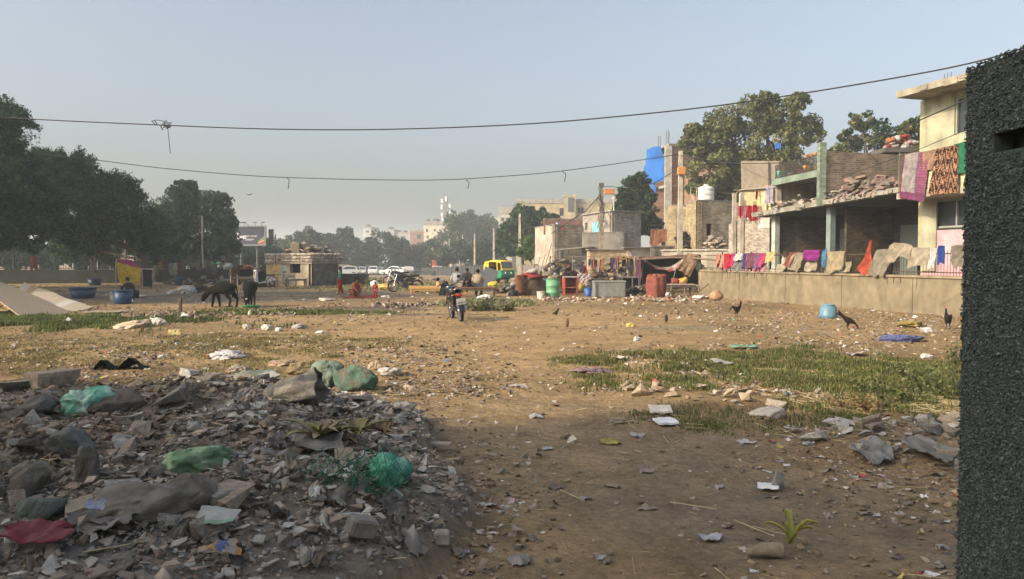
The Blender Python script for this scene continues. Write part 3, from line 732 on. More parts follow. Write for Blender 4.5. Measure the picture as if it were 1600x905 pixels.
# yellow house behind the pillar
yh = thing('yellow_house', 'pale yellow two-storey house with a flat overhanging roof, pink below', 'house', fl(tA - 2, 2, 1.0))
TZ = zat(152, 27.2) - .05
def fslab(t0, t1, z0, z1, holes=(), color=None, m=None, nm='wall', off=0.0):
    mm_ = MB(color); a, d, n = wall_slab(mm_, fl(t1, off), fl(t0, off), z0, z1, holes, .2); mm_.build(nm, m, yh, world=True); return a, d, n
YEL = (.37, .355, .25)
L_ = tA - fpx(1640); tE = fpx(1640)
wtop = tA - fpx(1486)
a, d, n = fslab(tE, tA, 3.1, TZ, [(wtop, wtop + 1.2, zat(212, 26.2), zat(153, 26.2)), (.35, 2.4, zat(357, 26.8), zat(313, 26.8))], YEL, mat('plaster', stain=.6))
for h in ((wtop, wtop + 1.2, zat(212, 26.2), zat(153, 26.2)), (.35, 2.4, zat(357, 26.8), zat(313, 26.8))): window_part('glass', a, d, n, h, yh, (.25, .26, .22))
fslab(tE, tA, .95, zat(360, 26.8) - .0, (), (.52, .33, .35), mat('plaster', stain=.15), 'pink_wall', -.02)
m_ = MB(YEL); m_.box(fl(tA - .35, -.045, (1.0 + 4.2) / 2 + .2), (.62, .06, 3.0), (0, 0, ang)); m_.build('pilaster', mat('plaster', stain=.35), yh, world=True)
m_ = MB((.42, .40, .24)); q = fl(tA + .1, 2.6, (TZ + .9) / 2); m_.box(q, (.2, 5.2, TZ - .9 - .01), (0, 0, ang)); m_.build('side_wall', mat('plaster'), yh, world=True)
m_ = MB((.30, .27, .20)); tS = fpx(1399, -1.0); m_.box(fl((tS + tE) / 2, 1.6, TZ + .12), (tS - tE, 5.4, .22), (0, 0, ang), jit=.012)
for i in range(18): m_.box(fl(rng.uniform(tE, tS - .3), -1.08, TZ + .12 + rng.uniform(-.07, .06)), (rng.uniform(.2, .6), rng.uniform(.04, .14), rng.uniform(.08, .2)), (0, 0, ang), jit=.015)
m_.build('roof_slab', mat('concrete'), yh, world=True)
m_ = MB((.30, .28, .22)); m_.box(fl((tA + tE) / 2, -.55, 3.82), (tA - tE, 1.1, .2), (0, 0, ang)); m_.build('balcony_slab', mat('concrete'), yh, world=True)
m_ = MB((.56, .54, .33)); m_.box(fl((tA + tE) / 2 - .3, -1.0, 4.32), (tA - tE - .6, .12, .8), (0, 0, ang)); m_.build('balcony_parapet', mat('plaster', stain=.5), yh, world=True)
for i in range(3):
    m_ = MB((.12, .09, .07)); q = np.array(fl(tA - 1.0 - i * .14, -.2, TZ + .22)); m_.tube([q, q + (.01, 0, .42)], .012, 4); m_.build('rebar', mat('rust'), yh, world=True)

# houses further up the row --------------------------------------------------
def LF(px0, Y0, px1, Y1, px2, Y2):
    """footprint from left point, corner and right point"""
    a, b_, c = XY(px0, Y0), XY(px1, Y1), XY(px2, Y2); d = (a[0] + c[0] - b_[0], a[1] + c[1] - b_[1]); return [b_, c, d, a]
WHT = (.62, .59, .52); GRY = (.40, .365, .31)
house('whitewashed_house', 'small house with a sunlit whitewashed side wall and grey brick front', 'house', LF(836, 68, 866, 62, 912, 64), zat(352, 62), GRY, mat('brick', stain=.4, mort=(1.1, 1.1, 1.1, 1)), cols={3: (.42, .36, .29)}, mats={3: mat('plaster', stain=.35)}, over=.03, rt=.08,
      holes={0: [(.5, 1.1, 1.0, 2.3, 'glass')]})
house('brick_shack', 'low reddish brick box standing on the roof of the whitewashed house', 'shed', [(2.6, 64.6), (6.6, 65.4), (6.6, 67), (2.6, 66.4)], zat(343, 65), (.34, .2, .15), mat('brick'), z0=zat(358, 64), over=.02, rt=.06)
house('grey_brick_house', 'two-storey grey brick house with turquoise shutters and a slanting roof slab', 'house', LF(910, 64, 956, 58.5, 1001, 60.5), zat(331, 59), (.40, .375, .33), mat('brick', stain=.35, mort=(.8, .8, .8, 1)), mats={3: mat('plaster', stain=.4)}, cols={3: (.33, .29, .25)}, over=.16, rt=.1,
      holes={3: [(.5, 1.0, zat(357, 60), zat(345, 60), 'open'), (1.9, 3.3, zat(363, 60), zat(346, 60), 'shutter', (.22, .58, .56)), (4.4, 4.9, zat(357, 59), zat(343, 59), 'glass')]})
house('grey_porch', 'grey plastered porch with a solid parapet below the turquoise shutters', 'porch', [XY(909, 57.5), XY(975, 57), XY(980, 58.3), XY(911, 60)], zat(364, 57), (.27, .25, .22), mat('plaster', stain=.5), over=.04, rt=.07)
cb = MB((.33, .29, .24)); cb.box((XY(897, 58)[0], 58, zat(388, 58)), (2.7, 2.6, .1), (.0, -.09, .0), jit=.02)
for px in (875, 918): cb.tube([XY(px, 56.8) + (-.1,), XY(px, 56.8) + (zat(388, 57),)], .05, 6)
tag(cb.build('canopy', mat('concrete', stain=.6)), 'sagging grey canopy in front of the whitewashed house', 'canopy')
house('cream_hut', 'low cream brick hut under a sagging tin roof', 'hut', LF(917, 53.5, 921, 52, 984, 52.5), zat(391, 52), (.55, .44, .28), mat('brick', mort=(.8, .8, .8, 1)), over=.12, rt=.06, holes={0: [(2.2, 5.4 if False else 2.58, 1.2, 1.9, 'open')]}, roofcol=(.25, .22, .19))
house('white_hut', 'low hut with a peeling white front under a flat slab', 'hut', LF(978, 53, 981, 51, 1018, 51.5), zat(388, 51), (.62, .56, .48), mat('plaster', stain=.5), over=.28, rt=.07, roofcol=(.24, .22, .2), holes={0: [(.9, 1.25, 1.1, 1.6, 'open')]})
house('grey_hut', 'low grey block hut between the white hut and the tall near pole', 'hut', LF(1016, 51, 1019, 49.5, 1062, 50), zat(386, 50), (.32, .29, .25), mat('brick', stain=.4), over=.06, rt=.08)
house('long_low_shed', 'long low grey plastered shed behind the tall near pole', 'shed', LF(1036, 47, 1042, 45.5, 1152, 43), zat(392, 45), (.34, .30, .24), mat('plaster', stain=.45), over=.12, rt=.08, roofcol=(.40, .36, .3))
house('cream_brick_house', 'sunlit cream brick wing left of the house with the water tank', 'house', LF(1040, 54, 1044, 50, 1080, 49.5), zat(322, 50), (.38, .31, .19), mat('brick', stain=.45, mort=(.9, .9, .9, 1)), over=.03, rt=.06, holes={0: [(.5, .95, zat(370, 50), zat(345, 50), 'glass')]})
house('tank_house', 'brick house carrying the round white water tank', 'house', LF(1071, 48.5, 1090, 45.5, 1143, 46.5), zat(315, 46), (.44, .36, .26), mat('brick', stain=.35, mort=(.9, .9, .9, 1)), cols={3: (.38, .31, .19)}, over=.02, rt=.07, holes={0: [(.6, 1.0, zat(368, 46), zat(350, 46), 'open')]})
tk = thing('water_tank', 'round white plastic water tank standing on the brick house roof', 'water tank', (XY(1104, 47)[0], 47.3, zat(313, 46)))
m_ = MB((.66, .63, .58)); m_.lathe([(.46, .08), (.47, .12), (.47, .3), (.45, .33), (.47, .36), (.47, .6), (.45, .63), (.47, .66), (.47, .78), (.42, .86), (.25, .92), (.16, .94)], 24); m_.build('tank_body', mat('plastic'), tk)
m_ = MB((.55, .53, .5)); m_.lathe([(.17, .94), (.17, 1.0), (.12, 1.02)], 16); m_.build('lid', mat('plastic'), tk)
m_ = MB((.45, .42, .25))
pr = [(XY(p, 47.3)[0], 46.9 + (i % 2) * .5, zat(313, 46)) for i, p in enumerate((1076, 1088, 1099))]
for q in pr: m_.tube([q, (q[0], q[1], q[2] + .85)], .025, 5)
m_.tube([(pr[0][0], pr[0][1], pr[0][2] + .84), (pr[1][0], pr[1][1], pr[1][2] + .84), (pr[2][0], pr[2][1], pr[2][2] + .84)], .025, 5)
tag(m_.build('pipe_frame', mat('rust')), 'yellowish pipe frame beside the water tank on the roof', 'frame')
# grey brick wall with white cap, post and yellow shack (right of the tank house)
tw = house('patched_brick_wall', 'grey patched brick house front between the tank house and the veranda', 'house', LF(1143, 43, 1150, 39.5, 1209, 36.6), zat(343, 38), (.36, .32, .27), mat('brick', stain=.25, mort=(.9, .9, .9, 1)), over=.05, rt=.06)
m_ = MB((.68, .63, .55)); a = np.array(XY(1184, 37.75)); b2 = np.array(XY(1209, 36.5)); wall_slab(m_, a + (0, -.03), b2 + (0, -.03), zat(356, 37), zat(337, 37), depth=.14); m_.build('whitewashed_cap', mat('brick', stain=.2), tw, world=True)
for px, Yp in ((1145, 39.6), (1157, 39)):
    m_ = MB((.38, .34, .28)); q = XY(px, Yp); m_.box((q[0], q[1] - .12, (zat(302, 39.5)) / 2), (.17, .17, zat(302, 39.5))); m_.build('concrete_post', mat('concrete'), tw, world=True)
ys = house('yellow_shack', 'pale yellow rooftop room under a ragged tin sheet', 'shack', LF(1157, 41, 1161, 39.8, 1203, 38.6), zat(297, 39.5), (.50, .44, .25), mat('plaster', stain=.45), z0=zat(344, 39) + .08, over=.22, rt=.05, roofcol=(.32, .27, .22))
lp = thing('leaning_panel', 'large leaning buff board on the rooftop left of the green balcony', 'panel', (XY(1186, 40.5)[0], 40.5, zat(298, 40))); m_ = MB((.28, .235, .17))
c0 = XY(1186, 40.3); m_.box((c0[0], 40.3, zat(275, 40.4)), (1.85, .05, 1.55), (R(-14), R(0), R(-8)), jit=.01); m_.build('board', mat('sheet', stain=.4), lp, world=True)
m_ = MB((.12, .09, .07)); m_.box((XY(1201, 40)[0], 40.15, zat(276, 40.4)), (.05, .06, 1.5), (R(-14), 0, R(-8))); m_.build('batten', mat('rust'), lp, world=True)
m_ = MB((.55, .33, .16)); m_.box((XY(1198, 39.2)[0], 39.0, zat(292, 39)+.0), (.34, .3, .2), (0, 0, .3)); tag(m_.build('cardboard_box', mat('cloth')), 'small orange-brown carton on the yellow shack roof', 'box')

# unfinished tower with blue sheet
tx0, tx1 = XY(1038, 75), XY(1060, 75)
bt = thing('unfinished_tower', 'unfinished brick and concrete tower block with bare rebars', 'building', (15.5, 77, 0))
TT = zat(228, 75)
m_ = MB((.36, .34, .30)); m_.box((XY(1043, 75)[0], 75.1, TT / 2), (.62, .5, TT)); m_.build('column', mat('concrete'), bt, world=True)
m_ = MB((.36, .21, .145)); wall_slab(m_, (XY(1048, 75)[0], 75.05), (21.5, 78), -.5, TT); m_.build('brick_wall', mat('brick', stain=.3), bt, world=True)
m_ = MB((.30, .26, .22))
for z in (TT, zat(292, 75), zat(352, 75)): m_.prism([(XY(1012, 80)[0], 80), XY(1043, 74.8), (21.6, 77.9), (20, 84)], .22, 'z', (0, 0, z + .1), color=(.34, .30, .26))
m_.build('floor_slab', mat('concrete'), bt, world=True)
m_ = MB((.33, .2, .14)); wall_slab(m_, (XY(1012, 80)[0] + .4, 80.5), (XY(1038, 76)[0], 76), -.5, zat(350, 78)); wall_slab(m_, (XY(1020, 82)[0], 82), (20, 82), -.5, TT); m_.build('rear_wall', mat('brick'), bt, world=True)
for i, (px, top) in enumerate(((1027, 212), (1030, 213), (1039, 205), (1042, 203), (1043.5, 206))):
    m_ = MB((.14, .11, .09)); q = XY(px, 76); m_.tube([(q[0], q[1], TT), (q[0] + .03, q[1], zat(top, 76))], .028, 4); m_.build('rebar', mat('rust'), bt, world=True)
house('red_block_wall', 'bare red brick building behind the olive tree and rooftops', 'building', [XY(1085, 72), (24, 70), (24, 78), (16, 80)], zat(262, 72), (.35, .22, .16), mat('brick'), holes={0: [(2, 3, 5, 6.2), (5, 6, 5, 6.2)]})

# long yellow flats and more far buildings
def farhouse(label, px0, px1, Y, top, col, m=None, winr=(), name='apartment_block', dep=14, group=None, zb=None, roof=(.34, .31, .27), par=.5, skew=0, wincol=(.2, .18, .16)):
    a = XY(px0, Y); b_ = XY(px1, Y + skew); hs = []
    for (q0, q1, py0, py1) in winr:
        hs.append(((q0 - px0) / FPX * Y, (q1 - px0) / FPX * Y, zat(py1, Y), zat(py0, Y), 'glass', wincol))
    return house(name, label, 'building', [a, b_, (b_[0] + 1, b_[1] + dep), (a[0] * (Y + dep) / Y + .3, a[1] + dep)], zat(top, Y), col, m or mat('plaster', stain=.3), roof, .1, .2, {0: hs}, z0=zb, group=group, parapet=par)
YF = (.42, .35, .22)
yf = farhouse('long pale yellow apartment block with a flat roof behind the row', 808, 968, 130, 318, YF, winr=[(874, 881, 325, 338), (893, 899, 324, 336), (902, 912, 324, 334), (828, 834, 322, 330), (845, 851, 322, 330), (938, 944, 322, 332)])
m_ = MB(YF); wall_slab(m_, XY(882, 129), XY(899, 129), zat(345, 129), zat(306, 129)); m_.box((XY(890, 131)[0], 131, zat(306, 129) + .1), (2.1, 3.6, .2)); m_.build('stair_tower', mat('plaster'), yf, world=True)
m_ = MB((.10, .10, .11)); m_.box((XY(892, 128.8)[0], 128.95, zat(320, 129)), (.95, .06, 2.3)); m_.build('stair_window', mat('glass'), yf, world=True)
farhouse('cream flats beyond the dark bushy tree at the right of the yellow block', 955, 985, 150, 308, (.6, .52, .4), winr=[(960, 966, 316, 326), (972, 978, 316, 326)])
farhouse('tall pale building with the phone mast on its roof', 662, 706, 230, 352, (.62, .55, .44), winr=[(678, 681, 358, 362), (688, 691, 360, 364), (666, 669, 358, 363), (667, 670, 368, 373), (680, 683, 371, 375)], par=1)
farhouse('red and grey building left of the phone mast building', 641, 661, 250, 362, (.27, .16, .14), winr=[(652, 658, 366, 374), (652, 658, 378, 384)], zb=-1.3)
farhouse('distant white block on the skyline left of the broad tree', 568, 580, 330, 357, (.5, .49, .48), winr=[(572, 577, 360, 364)])
farhouse('smallest distant block with roof tanks behind the broad tree', 604, 616, 330, 361, (.4, .4, .4), winr=[(608, 612, 363, 366)])
farhouse('distant grey block right of the broad tree', 622, 641, 320, 366, (.42, .40, .38), winr=[(628, 634, 369, 373)])
farhouse('dusty pink brick building behind the pole row trees', 742, 784, 210, 350, (.25, .21, .18), winr=[(764, 768, 346, 352), (752, 756, 348, 354)], skew=-20)
farhouse('narrow pale building directly left of the dark bushy tree', 779, 800, 180, 334, (.48, .43, .36), winr=[(783, 788, 340, 346), (790, 795, 340, 346)], par=1.2)
# phone mast and roof tanks
mt = thing('phone_mast', 'lattice phone mast carrying white antennas on the pale building roof', 'mast', (XY(697, 231)[0], 231, zat(350, 230)))
m_ = MB((.30, .30, .30)); xm = XY(697, 231)[0]; zb_, zt_ = zat(352, 230), zat(308, 231)
for dx, dy in ((-.7, 0), (.7, 0), (0, 1.1)): m_.tube([(xm + dx, 231 + dy, zb_), (xm + dx * .6, 231 + dy * .6, zt_)], .12, 5)
for k in range(8):
    z = zb_ + (zt_ - zb_) * k / 8; z2 = zb_ + (zt_ - zb_) * (k + 1) / 8; m_.tube([(xm - .7, 231, z), (xm + .7, 231, z2)], .07, 4); m_.tube([(xm + .7, 231, z), (xm - .7, 231, z2)], .07, 4)
m_.build('lattice', mat('metal'), mt, world=True)
for i, (dx, py) in enumerate(((-1.1, 314), (-1.15, 324), (-1.1, 336), (-.9, 344), (1.15, 322), (1.1, 333), (1.1, 343), (.1, 311))):
    m_ = MB((.7, .7, .7)); m_.bbox((xm + dx, 230.7, zat(py, 231)), (.55, .3, 1.5 if i % 2 else 1.1), .06); m_.build('antenna', mat('plastic'), mt, world=True)
for i, (px, Y, top, w_, h_) in enumerate(((668, 231, 352, .7, 1.6), (681, 232, 349, 1.1, 1.2), (574, 331, 356, 1.2, 1.3), (610, 331, 361, 1.3, 1.5), (760, 211, 342, .9, 1.3), (632, 321, 366, 1.1, 1.3))):
    m_ = MB((.07, .07, .075)); q = XY(px, Y); m_.lathe([(w_, 0), (w_, h_ * .75), (w_ * .6, h_), (.1, h_ * 1.05)], 12); o = m_.build('roof_tank', mat('plastic')); o.location = (q[0], q[1] + 2, zat(top, Y) + .2)
    tag(o, ['black tank on the left roof corner of the mast building', 'black tank nearest the phone mast', 'black tank on the distant white block', 'black tank on the smallest distant block', 'black tank on the dusty pink brick building', 'black tank on the distant grey block'][i], 'tank', 'black roof tanks')

# far boundary wall, kerb fence and left wall
def longwall(name, label, a, b_, z1, col, m, seg=3.0, th=.22, pil=True, cat='wall'):
    t = thing(name, label, cat, ((a[0] + b_[0]) / 2, (a[1] + b_[1]) / 2, gz((a[0] + b_[0]) / 2, (a[1] + b_[1]) / 2)))
    a = np.array(a, float); b_ = np.array(b_, float); L_ = np.linalg.norm(b_ - a); d = (b_ - a) / L_; an = math.atan2(d[1], d[0]); n = max(1, int(L_ / seg)); mw = MB(col); mp = MB(col)
    for i in range(n):
        p = a + d * L_ * (i + .5) / n; zg = gz(*p); mw.box((p[0], p[1], zg - .15 + (z1 + .3) / 2 - .15), (L_ / n - .001, th, z1 + .3), (0, 0, an))
        q = a + d * L_ * i / n; zq = gz(*q); mp.box((q[0], q[1], zq + z1 / 2), (.3, th + .14, z1 + .2), (0, 0, an))
    mw.build('wall_panel', m, t, world=True)
    if pil: mp.build('piers', m, t, world=True)['kind'] = 'stuff'
    return t
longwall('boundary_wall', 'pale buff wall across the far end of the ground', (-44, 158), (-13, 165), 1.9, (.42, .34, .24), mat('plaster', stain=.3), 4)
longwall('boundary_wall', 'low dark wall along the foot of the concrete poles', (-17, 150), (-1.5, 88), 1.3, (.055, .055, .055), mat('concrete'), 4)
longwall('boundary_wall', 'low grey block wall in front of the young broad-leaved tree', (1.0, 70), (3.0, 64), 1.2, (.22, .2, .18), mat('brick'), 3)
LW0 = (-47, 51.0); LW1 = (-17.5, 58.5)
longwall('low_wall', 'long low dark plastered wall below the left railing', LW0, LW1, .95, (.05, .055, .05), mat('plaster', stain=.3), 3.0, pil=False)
lr = thing('railing', 'dark iron railing on the low wall under the left trees', 'railing', (-32, 54.7, 1.0)); m_ = MB((.05, .055, .05)); A_ = np.array(LW0); B_ = np.array(LW1); n = int(np.linalg.norm(B_ - A_) / .16)
for i in range(n): q = A_ + (B_ - A_) * i / n; z = gz(*q) + .9; m_.tube([(q[0], q[1], z), (q[0], q[1], z + .9)], .014, 3)
for dz in (.15, .85):
    m_.tube([(q_[0], q_[1], gz(*q_) + .9 + dz) for q_ in [A_ + (B_ - A_) * k / 12 for k in range(13)]], .025, 4)
m_.build('bars', mat('rust'), lr, world=True)['kind'] = 'stuff'
for i in range(12):
    q = A_ + (B_ - A_) * (i + .3) / 12; m_ = MB((.04, .04, .04)); z = gz(*q) + .9; m_.box((q[0], q[1], z + .5), (.09, .09, 1.05)); m_.build('post', mat('rust'), lr, world=True)

# stuccoed stone hut
hc = XY(487, 50); ha = XY(416, 56); hb2 = XY(529, 54); hd = (ha[0] + hb2[0] - hc[0], ha[1] + hb2[1] - hc[1])
hutz = zat(412, 52)
hut = house('stone_hut', 'flat stone hut with a dark square opening and a junk-laden roof', 'hut', [hc, hb2, hd, ha], hutz, (.16, .155, .15), mat('brick', stain=.4, bw=.35, bh=.16), over=.10, rt=.07, roofcol=(.34, .29, .23),
     cols={3: (.30, .25, .18)}, mats={3: mat('plaster', stain=.7, va=.5)}, holes={3: [(4.2, 5.9, zat(427, 51.5), zat(412, 51.5), 'open')]})
m_ = MB((.42, .29, .12)); a = np.array(ha); b2 = np.array(hc); d = (b2 - a) / np.linalg.norm(b2 - a); n_ = np.array((d[1], -d[0])); q0 = a + d * .15 + n_ * .015; q1 = a + d * 2.6 + n_ * .015
wall_slab(m_, q0, q1, .25, hutz - .1, depth=.012); m_.build('yellow_patch', mat('plaster', stain=.7, va=.5), hut, world=True)
m_ = MB((.3, .38, .32)); q0 = a + d * 2.62 + n_ * .014; q1 = a + d * 3.6 + n_ * .014; wall_slab(m_, q0, q1, .5, hutz - .12, depth=.012); m_.build('green_patch', mat('plaster', stain=.7, va=.5), hut, world=True)
m_ = MB(); stc = [(.44, .38, .30), (.34, .29, .24), (.5, .44, .36), (.26, .22, .19)]      # stone courses of the parapet
for (p_, q_, ht) in ((ha, hc, .62), (hc, hb2, .5)):
    p_ = np.array(p_); q_ = np.array(q_); L_ = np.linalg.norm(q_ - p_)
    for row in range(3):
        u = 0
        while u < L_:
            s_ = rng.uniform(.18, .36); c = p_ + (q_ - p_) * (u + s_ / 2) / L_; zz = hutz + .08 + row * .2
            if zz < hutz + ht: m_.blob((c[0], c[1], zz + .1), (s_ * .52, .16, .11), 6, .25, color=stc[rng.integers(4)], smooth=False, rot=(0, 0, math.atan2(*(q_ - p_)[::-1])))
            u += s_
m_.build('stone_parapet', mat('stone'), hut, world=True)
hx = (ha[0] + hc[0] + hb2[0]) / 3 + .2
pile('roof_junk', 'mound of planks and stones on top of the stone hut', 'rubble', [(hx - 1.6, 54, hutz + .45), (hx - .3, 53.6, hutz + .8), (hx + .5, 53.7, hutz + .65), (hx + 1.6, 54.6, hutz + .3)], 110, .3, RC, mat('stone'), spread=.35, zt=.5, flatk=.35)
pile('roof_stones', 'shallow dome of loose stones covering the roof of the stone hut', 'stones', [(hx - 1.9, 54.2, hutz + .12), (hx - .9, 53.8, hutz + .4), (hx, 53.6, hutz + .6), (hx + .8, 54, hutz + .35), (hx + 1.6, 54.8, hutz + .12)], 200, .26, [(.36, .30, .23), (.26, .21, .17), (.42, .36, .28)], mat('stone'), spread=.32, zt=.12, flatk=.7)
jb = MB((.34, .27, .2)); jb.bbox((XY(462, 53)[0], 53, hutz + 1.0), (.55, .5, .75), .03, (0, 0, .2)); tag(jb.build('crate', mat('wood')), 'upright wooden crate at the top of the stone hut roof', 'crate')
jt = MB((.13, .11, .1)); q = np.array((XY(471, 53)[0], 53.0, hutz + .95)); jt.tube([q + (-.4, 0, .25), q + (0, 0, .22), q + (.6, 0, .1), q + (1.1, 0, -.15)], [.12, .16, .17, .1], 9); tag(jt.build('tarp_roll', mat('cloth')), 'dark rolled tarpaulin beside the crate on the hut roof', 'tarp')
for i, (px, t0) in enumerate(((431, 366), (467, 382), (506, 386))):
    m_ = MB((.09, .08, .07)); q = XY(px, 53); m_.tube([(q[0], q[1], hutz), (q[0] + .03, q[1], zat(t0, 53))], .03, 5)
    tag(m_.build('pole', mat('wood')), ['thin dark pole at the left end of the hut roof', 'short dark pole beside the hut roof crate', 'thin pole at the right of the hut roof'][i], 'pole')
# ---------------------------------------------------------------- pebble-dashed gate pillar at the right
import bmesh
def hull_template(n=11, sq=(1, .8, .6), seed=0):
    g = np.random.default_rng(seed); bm = bmesh.new()
    p = g.uniform(-.5, .5, (n, 3)); p = np.sign(p) * np.abs(p * 2) ** .45 * .5 * np.array(sq)
    for q in p: bm.verts.new(q)
    bmesh.ops.convex_hull(bm, input=bm.verts)
    loose = [v for v in bm.verts if not v.link_faces]
    for v in loose: bm.verts.remove(v)
    bmesh.ops.recalc_face_normals(bm, faces=bm.faces)
    bm.verts.index_update(); v = np.array([tuple(v.co) for v in bm.verts]); f = np.array([[w_.index for w_ in q.verts] for q in bm.faces]); bm.free()
    return v, f
ROCK = [hull_template(9 + i % 5, (1, .62 + .05 * (i % 6), .30 + .07 * (i % 5)), 40 + i) for i in range(14)]
SHARD = [hull_template(8, (1, .5 + .08 * i, .10), 80 + i) for i in range(6)]
PEB = [hull_template(12, (1, .8, .6), 120 + i) for i in range(5)]
def randrot(n, flat=None):
    """random rotation matrices; flat = sigma of the tilt away from lying flat"""
    a = rng.uniform(0, 2 * PI, n); ca, sa = np.cos(a), np.sin(a); Rz = np.zeros((n, 3, 3)); Rz[:, 0, 0] = ca; Rz[:, 0, 1] = -sa; Rz[:, 1, 0] = sa; Rz[:, 1, 1] = ca; Rz[:, 2, 2] = 1
    b_ = rng.normal(0, flat, n) if flat is not None else rng.uniform(0, PI, n); cb_, sb = np.cos(b_), np.sin(b_); Rx = np.zeros((n, 3, 3)); Rx[:, 0, 0] = 1; Rx[:, 1, 1] = cb_; Rx[:, 1, 2] = -sb; Rx[:, 2, 1] = sb; Rx[:, 2, 2] = cb_
    c_ = rng.uniform(0, 2 * PI, n); cc, sc = np.cos(c_), np.sin(c_); R2 = np.zeros((n, 3, 3)); R2[:, 0, 0] = cc; R2[:, 0, 1] = -sc; R2[:, 1, 0] = sc; R2[:, 1, 1] = cc; R2[:, 2, 2] = 1
    return Rz @ Rx @ R2
def scatter(m_, temps, c, s, col, flat=None, smooth=False):
    n = len(c); k = rng.integers(0, len(temps), n); Rm = randrot(n, flat)
    s = np.asarray(s, float); s = s[:, None] if s.ndim == 1 else s
    for i, (tv, tf) in enumerate(temps):
        w_ = np.where(k == i)[0]
        if not len(w_): continue
        v = (tv[None] * s[w_][:, None, :]) @ Rm[w_].transpose(0, 2, 1) + c[w_][:, None, :]
        f = (tf[None] + (np.arange(len(w_)) * len(tv))[:, None, None]).reshape(-1, tf.shape[1])
        cc = np.repeat(col[w_], len(tf), 0)
        m_.add(v.reshape(-1, 3), f, cc, smooth)

gp = thing('gate_pillar', 'dark pebble-dashed gate pillar with a horizontal slot at the right edge', 'pillar', (1.6, 1.6, 0))
PA = np.array((1.162, 2.05)); PB = np.array((1.205, 1.25)); PC = PB + (.85, .05); PD = PA + (.85, .05)
m_ = MB((.07, .085, .078))
pa, pd, pn = wall_slab(m_, PA, PB, -.2, 2.18, [(.108, .62, 1.957, 2.003)], .05)
m_.build('render_coat', mat('concrete', stain=.1), gp, world=True)
m_ = MB((.05, .055, .05)); q = np.array([PA, PB, PC, PD]); inn = q.copy(); inn[:2, 0] += .055
m_.prism([inn[0], inn[1], inn[2], inn[3]], 2.37, 'z', (0, 0, .985)); m_.build('core', mat('concrete', stain=.1), gp, world=True)
n = 60000; u = rng.uniform(-.004, .80, n); z = rng.uniform(.0, 2.19, n)
keep = ~((u > .105) & (z > 1.953) & (z < 2.005)) & ((z > .55) & (u < .5) | (rng.random(n) < .5)); u, z = u[keep], z[keep]
c = np.stack([pa[0] + pd[0] * u - pn[0] * .001 * 0, pa[1] + pd[1] * u, z], 1) + np.array((pn[0], pn[1], 0)) * rng.uniform(-.0015, .002, len(u))[:, None]
n2 = 5000; t_ = rng.uniform(0, .85, n2); z2 = rng.uniform(.3, 2.19, n2); c2 = np.stack([PA[0] + t_, PA[1] + .06 * t_ + rng.uniform(-.002, .004, n2), z2], 1)
n3 = 5000; c3 = np.stack([PA[0] + rng.uniform(0, .85, n3), rng.uniform(1.25, 2.05, n3), 2.18 + rng.uniform(-.002, .004, n3)], 1)
c = np.concatenate([c, c2, c3]); s = rng.uniform(.005, .0095, len(c))
pc = 1.9 * np.array([(.047, .058, .052), (.058, .072, .063), (.038, .047, .043), (.075, .090, .074), (.08, .078, .06)])[rng.choice(5, len(c), p=[.36, .28, .22, .1, .04])] * rng.uniform(.7, 1.3, (len(c), 1))
m_ = MB(); scatter(m_, PEB, c, s, pc); m_.build('pebble_dash', mat('pebble'), gp, world=True)

# ---------------------------------------------------------------- rubble heap
def sample(n, x0, x1, y0, y1, dens):
    out = []
    tot = 0
    while tot < n:
        x = rng.uniform(x0, x1, n); y = rng.uniform(y0, y1, n); k = rng.random(n) < dens(x, y); out.append(np.stack([x[k], y[k]], 1)); tot += k.sum()
        if len(out) > 60: break
    return np.concatenate(out)[:n]
STC = np.array([(.36, .345, .31), (.28, .265, .235), (.44, .415, .365), (.24, .215, .18), (.30, .245, .185), (.18, .165, .14), (.36, .29, .22), (.25, .195, .155)])
def hd(x, y): return sstep(.0, .25, heap_mask(x, y)) * .95 + .05 * np.exp(-((x + 1.5) ** 2 / 8 + (y - 7) ** 2 / 9))
def stones(n, s0, s1, dens, box, flat=.5, sink=.25, temps=ROCK, cols=STC, p=2.2, zj=0.0):
    xy = sample(n, *box, dens); s = s0 + (s1 - s0) * rng.random(len(xy)) ** p
    z = gh(xy[:, 0], xy[:, 1]); c = np.stack([xy[:, 0], xy[:, 1], z + s * sink + rng.uniform(0, 1, len(xy)) * zj], 1)
    col = cols[rng.integers(0, len(cols), len(c))] * rng.uniform(.75, 1.2, (len(c), 1))
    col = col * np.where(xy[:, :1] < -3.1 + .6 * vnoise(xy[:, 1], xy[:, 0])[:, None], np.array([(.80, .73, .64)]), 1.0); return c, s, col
HB = (-9.5, .6, 3.2, 10.4)
m_ = MB()
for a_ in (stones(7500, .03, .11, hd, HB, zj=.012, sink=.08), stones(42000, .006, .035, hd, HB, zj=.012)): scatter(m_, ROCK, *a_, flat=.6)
a_ = stones(4200, .03, .12, lambda x, y: hd(x, y) * sstep(-5.2, -2.8, x) , HB, zj=.03); scatter(m_, SHARD, *a_, flat=.45)
tag(m_.build('rubble', mat('stone')), 'heap of small broken concrete, tile shards and dust left of the path', 'rubble', kind='stuff')
def proto_meshes(temps, cols, m, nm):
    out = []
    for i, (tv, tf) in enumerate(temps):
        q = MB(cols[i % len(cols)]); q.add(tv, tf); o = q.build(nm, m); out.append(o.data); bpy.data.objects.remove(o)
    return out
PR = proto_meshes(ROCK, [tuple(c_) for c_ in STC], mat('stone'), 'concrete_chunk')
